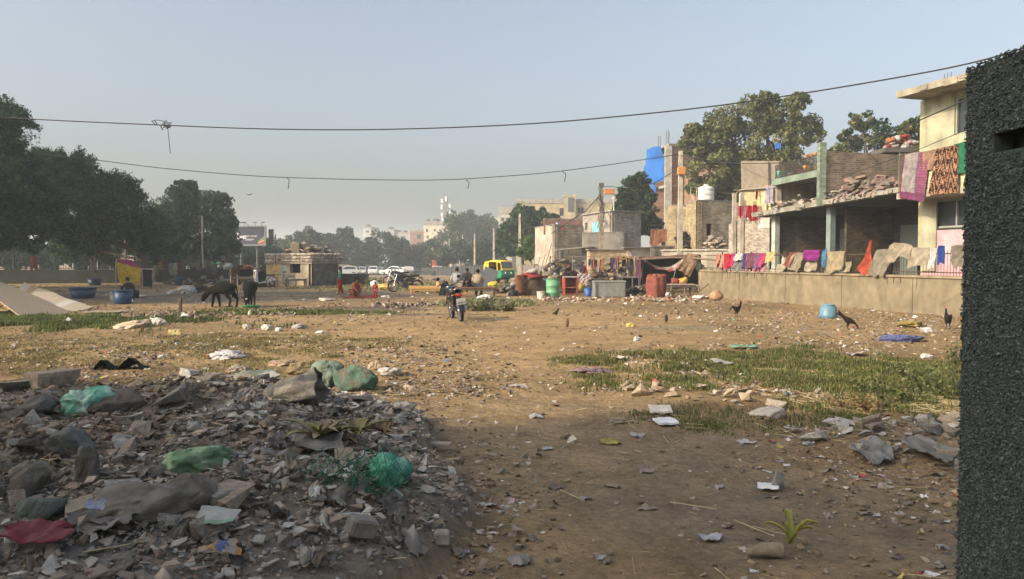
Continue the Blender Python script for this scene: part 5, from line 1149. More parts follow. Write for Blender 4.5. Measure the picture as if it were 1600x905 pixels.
for i in range(26):
    px, py = rng.uniform(560, 1500), rng.uniform(640, 890); g0 = G(px, py)
    if heap_mask(g0.x, g0.y) > .05: continue
    c = [(.30, .29, .27), (.24, .2, .16), (.36, .35, .33), (.16, .13, .1)][i % 4]
    o = lay('film_scrap', 'small trodden grey scrap lying on the shaded earth', px, py, rng.uniform(14, 34), rng.uniform(4, 9), c, 'sheet', rng.uniform(-1, 1), 300 + i, 'scrap', amp=.03, lift=.012); o['group'] = 'trodden scraps on the shaded earth'
# plank, brick, stick
def block(name, label, px, py, size, col, rz, kind='stone', cat='block', z=0.0, rot=(0, 0)):
    g_ = G(px, py); q = MB(col); q.bbox((0, 0, size[2] / 2), size, min(size) * .12); o = q.build(name, mat(kind)); o.location = (g_.x, g_.y, g_.z + z); o.rotation_euler = (rot[0], rot[1], rz); return tag(o, label, cat)
block('plank', 'pale plank lying flat on the heap above the teal bag', 680, 700, (.29, .09, .03), (.36, .30, .25), -.1, 'wood', 'plank', .02)
block('brick', 'square buff brick on the earth at the foot of the heap', 690, 846, (.09, .08, .075), (.36, .31, .25), .1, cat='brick')
block('brick', 'grey broken block below the white plastic scrap', 560, 845, (.15, .10, .10), (.24, .22, .20), .6, cat='brick', z=.03, rot=(.2, .3))
block('brick', 'long grey stone leaning on the lower heap', 350, 800, (.2, .09, .07), (.27, .25, .22), 1.2, cat='stone', z=.05)
block('brick', 'reddish broken brick half hidden at the heap middle', 860, 0 + 560, (.01, .01, .01), (.3, .15, .1), 0) if False else None
block('concrete_block', 'dark grey concrete block at the top edge of the heap', 322, 606, (.42, .2, .14), (.22, .22, .21), -.1, cat='block', z=.05)
block('concrete_block', 'pale grey concrete block at the top edge of the heap', 362, 606, (.36, .18, .12), (.30, .29, .28), -.15, cat='block', z=.04)
g0, g1 = G(205, 571), G(290, 608); q = MB((.08, .065, .05)); q.tube([np.array(g0) + (0, 0, .30), (np.array(g0) + np.array(g1)) / 2 + (0, 0, .2), np.array(g1) + (0, 0, .1)], .013, 5); tag(q.build('stick', mat('wood')), 'long dark stick leaning from the black tent-like cloth to the heap', 'stick')
for i, (px, py, w_, lab) in enumerate(((162, 577, 26, 'left smaller dark peaked cloth on the dry turf'), (205, 577, 40, 'right larger dark peaked cloth on the dry turf'))):
    g_ = G(px, py); s = g_.y / FPX; W_ = w_ * s; H_ = (20 + i * 4) * s; q = MB((.045, .04, .035)); a = np.linspace(0, 1, 9)
    pts = np.array([[(-W_ / 2 + W_ * u, -.1 + .35 * v, max(.01, H_ * (1 - abs(u - .55) * 2.1) * (1 - .7 * v) + .02 * math.sin(9 * u + v * 5))) for u in a] for v in a])
    q.grid(pts); pts2 = pts.copy(); pts2[..., 2] -= .02; q.grid(pts2[::-1]); o = q.build('dark_cloth', mat('cloth')); o.location = g_; tag(o, lab, 'cloth')
# corn husks and a cut stump of leaves
def husk(label, px, py, n, ln, cols, up=.6, fan=2.6, seed=0, w_=.035):
    g_ = G(px, py); q = MB(); gg = np.random.default_rng(seed)
    for i in range(n):
        a = PI / 2 + gg.uniform(-fan / 2, fan / 2) + (PI if i % 4 == 0 else 0); l = ln * gg.uniform(.6, 1.1); e = gg.uniform(.25, 1) * up; d = np.array((math.cos(a), math.sin(a) * .6, 0)); W_ = np.array((-math.sin(a), math.cos(a), 0)) * w_ * gg.uniform(.6, 1.2); rows = []
        for s in np.linspace(0, 1, 7):
            c = np.array((gg.normal(0, .01), 0, .04)) + d * l * s + np.array((0, 0, l * (e * s * 1.3 - .9 * e * s * s))); k = math.sin(PI * (.12 + .88 * s)) ** .7; rows.append([c - W_ * k + (0, 0, .012 * k), c, c + W_ * k + (0, 0, .012 * k)])
        rows = np.array(rows); cc = cols[gg.integers(len(cols))]; q.grid(rows, cc); q.grid(rows[::-1] - (0, 0, .004), cc)
    o = q.build('leaf_bunch', mat('leaf')); o.location = (g_.x, g_.y, g_.z + .03); return tag(o, label, 'leaves')
HK = [(.26, .24, .10), (.32, .28, .14), (.20, .20, .08), (.34, .28, .18)]
husk('bunch of limp yellow-green husk leaves in the middle of the heap', 500, 700, 22, .34, HK, .9, 2.8, 1, .03)
husk('wilted yellow-green husks drooping above the teal bag', 560, 692, 16, .28, HK, .7, 2.2, 2, .03)
husk('dry brown husks at the right of the wilted husks', 602, 690, 14, .2, [(.2, .14, .08), (.26, .19, .1)], .8, 3, 3, .02)
husk('cut stump with fresh yellow-green leaves at the bottom right of the path', 1235, 868, 8, .2, [(.42, .38, .10), (.30, .32, .08), (.36, .34, .12)], 1.8, 2.4, 4, .018)
g_ = G(1205, 872); q = MB((.26, .21, .15)); q.tube([(-.14, 0, .03), (-.05, 0, .05), (.06, .0, .045)], [.02, .04, .045], 10); o = q.build('stem', mat('bark')); o.location = g_; tag(o, 'ragged brown stem lying left of the cut leaves at the bottom right', 'stem')

# leaning boards at the far left
def board(label, p4, col, pat=None, th=.03, nm='board'):
    return sheet(nm, label, p4, col, 'wood', 10, .0, 0, 'board', pat, th)
Yb = 25.5
board('worn buff plywood board sloping down at the left edge', [P(-60, 428, 27), P(12, 445, 28.2), P(118, 493, 25.3), P(30, 494, 22.5)], (.33, .26, .18))
def pp(u, v):
    c = np.tile(np.array((.52, .43, .31)), (len(u), 1)); c[(u > .08) & (u < .2)] = (.36, .26, .13); c[(u > .66) & (u < .8)] = (.62, .56, .48); return c
board('paler plywood board with white and brown bands leaning behind the worn one', [P(22, 462, 27.6), P(38, 443, 29.5), P(146, 481, 27.6), P(104, 492, 25.6)], (.5, .42, .3), pp)
pile('broken_planks', 'broken yellow planks under the boards at the left edge', 'planks', [tuple(P(-20, 485, 24.5)), tuple(P(20, 487, 25.2))], 26, .5, [(.4, .3, .15), (.3, .22, .12), (.2, .17, .13)], mat('wood'), spread=.35, flatk=.08)
lay('cardboard_strip', 'thin flat board lying on the grass edge right of the leaning boards', 165, 489, 55, 3, (.34, .28, .2), 'wood', .05, 60, 'board', amp=.01, lift=.04, th=.02)
# white and coloured bags strewn in the middle distance (each one a thing)
for i, (px, py, w_, h_, c, lab) in enumerate(((288, 498, 18, 9, (.66, .65, .62), 'bright white plastic bag right of the wooden peg'), (105, 506, 14, 9, (.55, .54, .5), 'pale bag in the lush grass below the boards'), (205, 513, 50, 12, (.50, .38, .26), 'long orange-buff rag on the near edge of the grass strip'),
    (245, 508, 20, 12, (.6, .54, .48), 'crumpled white and pink bag right of the orange-buff rag'), (237, 500, 12, 7, (.6, .6, .6), 'small white bag left of the bright white bag'), (272, 524, 17, 9, (.46, .38, .16), 'yellow crumpled rag on the dry turf'), (415, 516, 18, 9, (.6, .56, .5), 'white crumpled rag on the turf below the second calf'),
    (435, 518, 14, 6, (.55, .53, .5), 'second flatter white rag right of the one below the calf'), (384, 514, 16, 8, (.42, .38, .33), 'grey rag left of the white rags below the calf'), (466, 514, 26, 7, (.36, .35, .34), 'grey plastic film on the turf below the hut'), (390, 493, 5, 9, (.66, .6, .4), 'tiny pale yellow bag standing below the second calf'),
    (350, 562, 60, 12, (.44, .42, .42), 'pale lilac-grey sheeting on the turf behind the heap'), (370, 585, 40, 14, (.30, .24, .18), 'brown torn carton behind the heap'), (440, 572, 44, 9, (.34, .24, .15), 'brown flattened rag behind the sacks'), (585, 578, 20, 16, (.38, .28, .18), 'curled brown cardboard right of the sacks'),
    (612, 588, 34, 12, (.46, .42, .37), 'pale torn plastic right of the curled cardboard'), (640, 610, 22, 8, (.42, .33, .24), 'buff scrap on the path edge right of the sacks'), (500, 522, 14, 5, (.6, .58, .52), 'small white scrap on the path left of the middle'), (985, 511, 16, 7, (.55, .42, .14), 'small yellow bag on the earth right of the brown bird'),
    (995, 533, 10, 8, (.62, .62, .64), 'small white ball of film at the right of the damp patch'), (1045, 463, 10, 7, (.6, .6, .64), 'pale clear film in front of the red covered barrel'), (1093, 468, 22, 5, (.66, .62, .55), 'white plate-like scrap below the clay pot'), (1140, 508, 1, 1, (.3, .3, .3), ''),
    (775, 500, 1, 1, (.3, .3, .3), ''), (603, 466, 16, 5, (.6, .55, .45), 'pale sack lying right of the toddler'), (596, 452, 26, 9, (.62, .42, .12), 'bright yellow sheeting heap behind the toddler'), (585, 449, 14, 9, (.7, .68, .62), 'white bag at the left of the yellow sheeting'), (510, 470, 26, 4, (.56, .5, .42), 'pale scrap on the earth left of the girl'),
    (758, 467, 20, 7, (.74, .72, .68), 'bright white bag under the right end of the long bench'), (795, 470, 10, 6, (.6, .55, .45), 'pale bag on the stones right of the grey bush'), (1115, 0, 1, 1, (.3, .3, .3), ''), (1450, 560, 20, 8, (.48, .46, .42), 'white rag at the right end of the grass'), (250, 560, 12, 5, (.5, .48, .44), 'tiny white scrap on the dry turf'))):
    if lab: bag('litter_bag', lab, px, py, w_, h_, c, 'foil', .8, 100 + i, cr=.24, cat='litter')
# ---------------------------------------------------------------- skinned figures
def skin_mesh(J, E, lv=1, name='body'):
    """J: {name: (x, y, z, r)}, E: [(a, b)], root first; returns verts, faces of one closed surface"""
    ks = list(J); idx = {k: i for i, k in enumerate(ks)}; me = bpy.data.meshes.new('tmp'); me.from_pydata([J[k][:3] for k in ks], [(idx[a], idx[b_]) for a, b_ in E], []); o = bpy.data.objects.new('tmp', me); COL.objects.link(o)
    o.modifiers.new('s', 'SKIN'); ss = o.modifiers.new('u', 'SUBSURF'); ss.levels = lv; ss.render_levels = lv
    for i, k in enumerate(ks): d = me.skin_vertices[0].data[i]; d.radius = (J[k][3], J[k][3]); d.use_root = (i == 0)
    dg = bpy.context.evaluated_depsgraph_get(); ev = o.evaluated_get(dg); m2 = bpy.data.meshes.new_from_object(ev)
    v = np.array([tuple(q.co) for q in m2.vertices]); f = [tuple(p.vertices) for p in m2.polygons]; bpy.data.objects.remove(o); bpy.data.meshes.remove(me); bpy.data.meshes.remove(m2); return v, f
def part(v, f, name, col, m, parent):
    q = MB(col); q.add(v, f, None, True); return q.build(name, m, parent)
def person(label, px, py, H, pose, rz, top, low, skin=(.20, .11, .07), hair=(.015, .012, .012), hairlen=0, Y=None, sleeves=True, loc=None):
    """pose: stand, squat, sit; faces local +x"""
    g_ = G(px, py) if loc is None else Vector(loc); t = thing('person', label, 'person', g_, rz); s = H / 1.7
    def V(x, y, z, r): return (x * s, y * s, z * s, r * s)
    J = {}
    if pose == 'stand':
        J = dict(pel=V(0, 0, .90, .12), chest=V(.01, 0, 1.22, .125), neck=V(0, 0, 1.44, .05), head=V(.02, 0, 1.56, .085), top=V(.01, 0, 1.64, .07), nose=V(.115, 0, 1.55, .014))
        for k, sg in (('l', 1), ('r', -1)):
            J.update({k + 'sh': V(0, .165 * sg, 1.37, .052), k + 'el': V(-.02 + .05 * sg, .22 * sg, 1.12, .038), k + 'wr': V(.10 + .08 * sg, .2 * sg, .90, .026), k + 'hip': V(0, .085 * sg, .84, .085), k + 'kn': V(.06 * sg + .03, .09 * sg, .47, .055), k + 'an': V(.14 * sg - .03, .09 * sg, .07, .036), k + 'to': V(.14 * sg + .12, .10 * sg, .03, .03)})
    elif pose == 'squat':
        J = dict(pel=V(-.18, 0, .20, .13), chest=V(.06, 0, .52, .125), neck=V(.16, 0, .72, .05), head=V(.22, 0, .83, .085), top=V(.21, 0, .91, .07), nose=V(.31, 0, .80, .014))
        for k, sg in (('l', 1), ('r', -1)):
            J.update({k + 'sh': V(.12, .165 * sg, .66, .052), k + 'el': V(.34, .2 * sg, .46, .038), k + 'wr': V(.50, .1 * sg, .27, .026), k + 'hip': V(-.15, .10 * sg, .19, .085), k + 'kn': V(.24, .17 * sg, .40, .058), k + 'an': V(.0, .13 * sg, .07, .038), k + 'to': V(.15, .15 * sg, .03, .03)})
    else:
        J = dict(pel=V(-.02, 0, .56, .14), chest=V(.04, 0, .88, .14), neck=V(.09, 0, 1.08, .052), head=V(.13, 0, 1.19, .088), top=V(.12, 0, 1.28, .07), nose=V(.22, 0, 1.17, .014))
        for k, sg in (('l', 1), ('r', -1)):
            J.update({k + 'sh': V(.05, .18 * sg, 1.0, .058), k + 'el': V(.16, .25 * sg, .76, .042), k + 'wr': V(.36, .14 * sg, .66, .028), k + 'hip': V(.02, .10 * sg, .54, .09), k + 'kn': V(.44, .12 * sg, .50, .06), k + 'an': V(.42, .12 * sg, .08, .04), k + 'to': V(.57, .13 * sg, .035, .03)})
    E = [('pel', 'chest'), ('chest', 'neck'), ('neck', 'head'), ('head', 'top'), ('head', 'nose')]
    for k, sg in (('l', 1), ('r', -1)):
        E += [('chest', k + 'sh'), (k + 'sh', k + 'el'), (k + 'el', k + 'wr'), ('pel', k + 'hip'), (k + 'hip', k + 'kn'), (k + 'kn', k + 'an'), (k + 'an', k + 'to')]
        w_, e_ = np.array(J[k + 'wr'][:3]), np.array(J[k + 'el'][:3]); d = (w_ - e_) / np.linalg.norm(w_ - e_); sd = np.array((0, 1.0, 0)); pm = w_ + d * .07 * s; J[k + 'pa'] = (*pm, .026 * s); E.append((k + 'wr', k + 'pa'))
        for i, (o_, l_) in enumerate(((-.024, .062), (-.008, .072), (.009, .067), (.025, .052))):
            p1 = pm + sd * o_ * s + d * .03 * s; p2 = p1 + (d + np.array((0, 0, -.35))) * l_ * s * .8; J[f'{k}f{i}'] = (*p1, .0085 * s); J[f'{k}g{i}'] = (*p2, .0075 * s); E += [(k + 'pa', f'{k}f{i}'), (f'{k}f{i}', f'{k}g{i}')]
        th = w_ + d * .04 * s + sd * -.04 * sg * s; J[k + 'th'] = (*th, .009 * s); E.append((k + 'wr', k + 'th'))
    Jb = dict(J); Jb['pel'] = (*J['pel'][:3], J['pel'][3] * .7); Jb['chest'] = (*J['chest'][:3], J['chest'][3] * .7)
    for q_ in ('lsh', 'rsh', 'lhip', 'rhip'): Jb[q_] = (*J[q_][:3], J[q_][3] * .8)
    v, f = skin_mesh(Jb, E, 1); part(v, f, 'body', skin, mat('skin'), t)
    def grow(keys, E2, k, nm, col, extra=None):
        J2 = {q: (*J[q][:3], J[q][3] * (k + .12) + .016 * s) for q in keys}
        if extra: J2.update(extra)
        v, f = skin_mesh(J2, E2, 1); return part(v, f, nm, col, mat('cloth'), t)
    ke = ['chest', 'pel', 'lsh', 'rsh', 'lel', 'rel'] + (['lwr', 'rwr'] if sleeves else [])
    ee = [('chest', 'pel'), ('chest', 'lsh'), ('chest', 'rsh'), ('lsh', 'lel'), ('rsh', 'rel')] + ([('lel', 'lwr'), ('rel', 'rwr')] if sleeves else [])
    nb = np.array(J['neck'][:3]) * .75 + np.array(J['chest'][:3]) * .25
    grow(ke, ee + [('chest', 'col')], 1.12, 'shirt', top, {'col': (*nb, .062 * s)})
    grow(['pel', 'lhip', 'rhip', 'lkn', 'rkn', 'lan', 'ran'], [('pel', 'lhip'), ('pel', 'rhip'), ('lhip', 'lkn'), ('rhip', 'rkn'), ('lkn', 'lan'), ('rkn', 'ran')], 1.18, 'trousers', low)
    h = np.array(J['head'][:3]); q = MB(hair); q.blob(h + np.array((-.022, 0, .04)) * s, (.098 * s, .092 * s, .10 * s), 9, .06, seed=3)
    if hairlen: q.tube([h + np.array((-.07, 0, .02)) * s, h + np.array((-.11, 0, -.12)) * s, h + np.array((-.10, 0, -hairlen)) * s], [.04 * s, .035 * s, .015 * s], 7)
    q.build('hair', mat('fur'), t)
    q = MB((.02, .015, .012))
    for sg in (1, -1): q.blob(h + np.array((.083, .033 * sg, .012)) * s, (.008 * s, .012 * s, .007 * s), 5, 0)
    q.build('eyes', mat('glass'), t)
    return t
RED = (.55, .045, .03)
person('girl in a green top and loose red trousers standing left of the red mat', 532, 461, 1.36, 'stand', R(200), (.05, .30, .12), RED, hairlen=.3)
person('woman in an orange dress squatting on the red mat', 556, 464, 1.6, 'squat', R(-60), (.55, .17, .07), (.45, .14, .07), hairlen=.25, sleeves=False)
person('toddler in a red and blue outfit standing at the right end of the red mat', 586.5, 468, .76, 'stand', R(-95), (.40, .06, .08), RED)
person('man in a pale grey shirt sitting with his back turned, left on the bench', 714, 463, 1.68, 'sit', R(92), (.55, .57, .57), (.40, .33, .26))
person('man in a beige shirt sitting with his back turned on the long bench', 746, 465, 1.62, 'sit', R(84), (.56, .45, .32), (.07, .07, .08))
person('man in dark clothes sitting between the two men with turned backs', 731, 459, 1.6, 'sit', R(-110), (.05, .045, .05), (.04, .04, .045))
person('child in a pale shirt crouching left of the three-wheeler', 749, 446, 1.3, 'squat', R(-120), (.5, .5, .5), (.1, .1, .12))
person('person in dark clothes with a yellow scarf crouching in front of the yellow sheet', 204, 466, 1.62, 'squat', R(150), (.035, .035, .04), (.03, .035, .05))
person('person in a grey shirt standing before the decorated doorway behind the scrap yard', 970, 445, 1.6, 'stand', R(-90), (.12, .13, .15), (.06, .06, .07))
person('woman in a dark red top standing among the clothes behind the red cabinet', 911, 447, 1.55, 'stand', R(-70), (.50, .03, .06), (.2, .04, .06), hairlen=.3)
# ---------------------------------------------------------------- animals
def animal(name, label, cat, px, py, J, E, rz, col, sc=1.0, extra=None, lv=1):
    g_ = G(px, py); t = thing(name, label, cat, g_, rz); J = {k: tuple(q * sc for q in v) for k, v in J.items()}
    v, f = skin_mesh(J, E, lv); part(v, f, 'body', col, mat('fur'), t); 
    if extra: extra(t, sc)
    return t
def quad(neck, hd_, muz, bodyz=.66, leg=(.04, .03, .022), pose=0):
    J = dict(ch=(.34, 0, bodyz, .20), mid=(.05, 0, bodyz - .03, .225), rump=(-.30, 0, bodyz + .01, .19), tail0=(-.46, 0, bodyz + .06, .02), tail1=(-.50, 0, bodyz - .12, .014), tail2=(-.49, 0, bodyz - .36, .02),
             neck=(*neck, .11), head=(*hd_, .095), muz=(*muz, .062))
    E = [('mid', 'ch'), ('mid', 'rump'), ('rump', 'tail0'), ('tail0', 'tail1'), ('tail1', 'tail2'), ('ch', 'neck'), ('neck', 'head'), ('head', 'muz')]
    for k, sg, dx in (('l', 1, .04 + pose), ('r', -1, -.05 - pose)):
        J.update({k + 'fs': (.34, .09 * sg, bodyz - .12, .075), k + 'fk': (.34 + dx * .6, .09 * sg, .32, .046), k + 'ff': (.33 + dx, .09 * sg, .09, .026), k + 'fh': (.36 + dx, .09 * sg, .02, .034),
                  k + 'hs': (-.28, .09 * sg, bodyz - .10, .095), k + 'st': (-.22 + dx, .09 * sg, bodyz - .26, .058), k + 'hk': (-.37 + dx, .09 * sg, .30, .034), k + 'hf': (-.33 + dx, .09 * sg, .09, .026), k + 'hh': (-.30 + dx, .09 * sg, .02, .034),
                  k + 'ear': (hd_[0] - .02, (.07 + .02) * sg, hd_[2] + .04, .022), k + 'et': (hd_[0] - .03, .17 * sg, hd_[2] + .02, .014)})
        E += [('ch', k + 'fs'), (k + 'fs', k + 'fk'), (k + 'fk', k + 'ff'), (k + 'ff', k + 'fh'), ('rump', k + 'hs'), (k + 'hs', k + 'st'), (k + 'st', k + 'hk'), (k + 'hk', k + 'hf'), (k + 'hf', k + 'hh'), ('head', k + 'ear'), (k + 'ear', k + 'et')]
    return J, E
def face(hx, hz, mx, mz, white=True, horn=0):
    def fn(t, sc):
        q = MB((.01, .01, .01))
        for sg in (1, -1): q.blob(np.array((hx + .03, .062 * sg, hz + .01)) * sc, (.014 * sc,) * 3, 5, 0)
        q.build('eyes', mat('glass'), t)
        if white:
            q = MB((.5, .48, .44)); q.blob(np.array((hx + .055, 0, hz - .01)) * sc, (.03 * sc, .035 * sc, .03 * sc), 6, .1); q.build('forehead_patch', mat('fur'), t)
        if horn:
            q = MB((.12, .1, .08))
            for sg in (1, -1): q.tube(np.array([(hx - .03, .04 * sg, hz + .06), (hx - .06, .07 * sg, hz + .13), (hx - .12, .06 * sg, hz + .17)]) * sc, [.016 * sc, .012 * sc, .004 * sc], 6)
            q.build('horns', mat('fur'), t)
    return fn
J, E = quad((.60, 0, .56), (.78, 0, .38), (.86, 0, .20), pose=.05); J = {k: (v[0] * .86, v[1] * 1.05, v[2], v[3] * (1.35 if v[3] < .06 else 1.08)) for k, v in J.items()}
animal('buffalo_calf', 'black buffalo calf walking left and sniffing the ground, seen from the side', 'calf', 351, 481, J, E, R(176), (.009, .008, .007), 1.08, face(.78, .38, .86, .2, False, 1))
J, E = quad((.56, 0, .50), (.68, 0, .28), (.70, 0, .12))
animal('buffalo_calf', 'black calf with a white forehead eating from a green tray, seen from the front', 'calf', 391, 479, J, E, R(-80), (.009, .008, .007), 1.15, face(.68, .28, .70, .12, True, 1))
J, E = quad((.55, 0, .78), (.70, 0, .86), (.83, 0, .80), .58)
animal('goat', 'black goat with a pale muzzle standing before the dark hut wall', 'goat', 493, 443, J, E, R(-12), (.018, .018, .018), .95, face(.70, .86, .83, .8, True, 1))
g_ = G(393, 482); q = MB((.06, .28, .12)); q.lathe([(.2, 0), (.3, .1), (.31, .11), (.27, .1), (.19, .02)], 16); o = q.build('feeding_tray', mat('plastic')); o.location = g_; tag(o, 'green feeding tray under the mouth of the second calf', 'tray')
def chicken(label, px, py, rz, h, peck=False, name='chicken'):
    s = h
    J = dict(body=(0, 0, .45, .17), br=(.14, 0, .47, .13), tl=(-.22, 0, .55, .08), tt=(-.30, 0, .62, .05), tt2=(-.37, 0, .52, .025),
             nk=(.25, 0, .68, .05), hd=(.27, 0, .86, .045), bk=(.36, 0, .85, .012)) if not peck else dict(body=(0, 0, .45, .17), br=(.14, 0, .40, .13), tl=(-.22, 0, .60, .08), tt=(-.38, 0, .82, .05), tt2=(-.45, 0, .95, .02), nk=(.32, 0, .30, .05), hd=(.42, 0, .14, .045), bk=(.47, 0, .06, .012))
    E = [('body', 'br'), ('body', 'tl'), ('tl', 'tt'), ('tt', 'tt2'), ('br', 'nk'), ('nk', 'hd'), ('hd', 'bk')]
    for k, sg in (('l', 1), ('r', -1)):
        J.update({k + 't': (.0, .07 * sg, .28, .05), k + 'k': (-.02, .075 * sg, .13, .014), k + 'f': (.0, .08 * sg, .015, .012), k + 'a': (.10, .09 * sg, .012, .010), k + 'b': (.08, .13 * sg, .012, .009), k + 'c': (.08, .04 * sg, .012, .009)})
        E += [('body', k + 't'), (k + 't', k + 'k'), (k + 'k', k + 'f'), (k + 'f', k + 'a'), (k + 'f', k + 'b'), (k + 'f', k + 'c')]
    def ex(t, sc):
        hx = np.array(J['hd'][:3]); q = MB((.45, .03, .02)); q.box((hx + (.0, 0, .06)) * sc, np.array((.09, .015, .06)) * sc); q.blob((hx + (.05, 0, -.05)) * sc, (.02 * sc, .012 * sc, .03 * sc), 5, 0); q.build('comb', mat('skin'), t)
        q = MB((.012, .012, .013))
        for k in range(4): q.tube(np.array([J['tl'][:3], np.array(J['tt'][:3]) + (-.03 * k, .02 * (k - 1.5), -.03 * k), np.array(J['tt2'][:3]) + (-.05 * k, .03 * (k - 1.5), -.10 * k)]) * sc, [.03 * sc, .028 * sc, .006 * sc], 5)
        q.build('tail_feathers', mat('fur'), t)
    return animal(name, label, 'chicken', px, py, J, E, rz, (.018, .014, .013), s, ex)
chicken('black rooster with a red neck standing upright before the ochre wall', 1151, 495, R(20), .50)
chicken('black hen bent down pecking with her tail raised right of the blue tub', 1325, 515, R(-15), .50, True)
chicken('large black rooster seen from behind close to the dark pillar', 1481, 514, R(80), .56)
g_ = G(886, 514)
J = dict(b=(0, 0, .12, .06), c=(.05, 0, .17, .045), h=(.10, 0, .24, .03), k=(.15, 0, .235, .008), t=(-.10, 0, .10, .03), u=(-.18, 0, .07, .015), l=(.01, .02, .06, .008), m=(.02, .02, .005, .006), n=(.01, -.02, .06, .008), o=(.02, -.02, .005, .006))
E = [('b', 'c'), ('c', 'h'), ('h', 'k'), ('b', 't'), ('t', 'u'), ('b', 'l'), ('l', 'm'), ('b', 'n'), ('n', 'o')]
animal('pigeon', 'small brown bird standing on the path right of the near motorcycle', 'bird', 886, 514, J, E, R(80), (.14, .09, .06), 1.0)
animal('pigeon', 'small dark bird on the earth behind the brown bird', 'bird', 869, 494, J, E, R(40), (.05, .04, .035), .9)
animal('pigeon', 'small dark brown bird right of the two birds by the path', 'bird', 1041, 506, J, E, R(-100), (.07, .05, .04), 1.0)
q = MB((.05, .05, .055)); q.prism([(-.9, .25), (-.3, .05), (0, -.02), (.35, .08), (.9, .3), (.4, -.06), (.12, -.16), (-.1, -.14), (-.4, -.04)], .08, 'y'); q.blob((0, 0, -.08), (.12, .5, .1), 6, .1); o = q.build('kite_bird', mat('fur')); o.location = P(389, 304, 70); o.scale = (.4, .4, .4); tag(o, 'dark bird gliding in the sky left of the middle', 'bird')

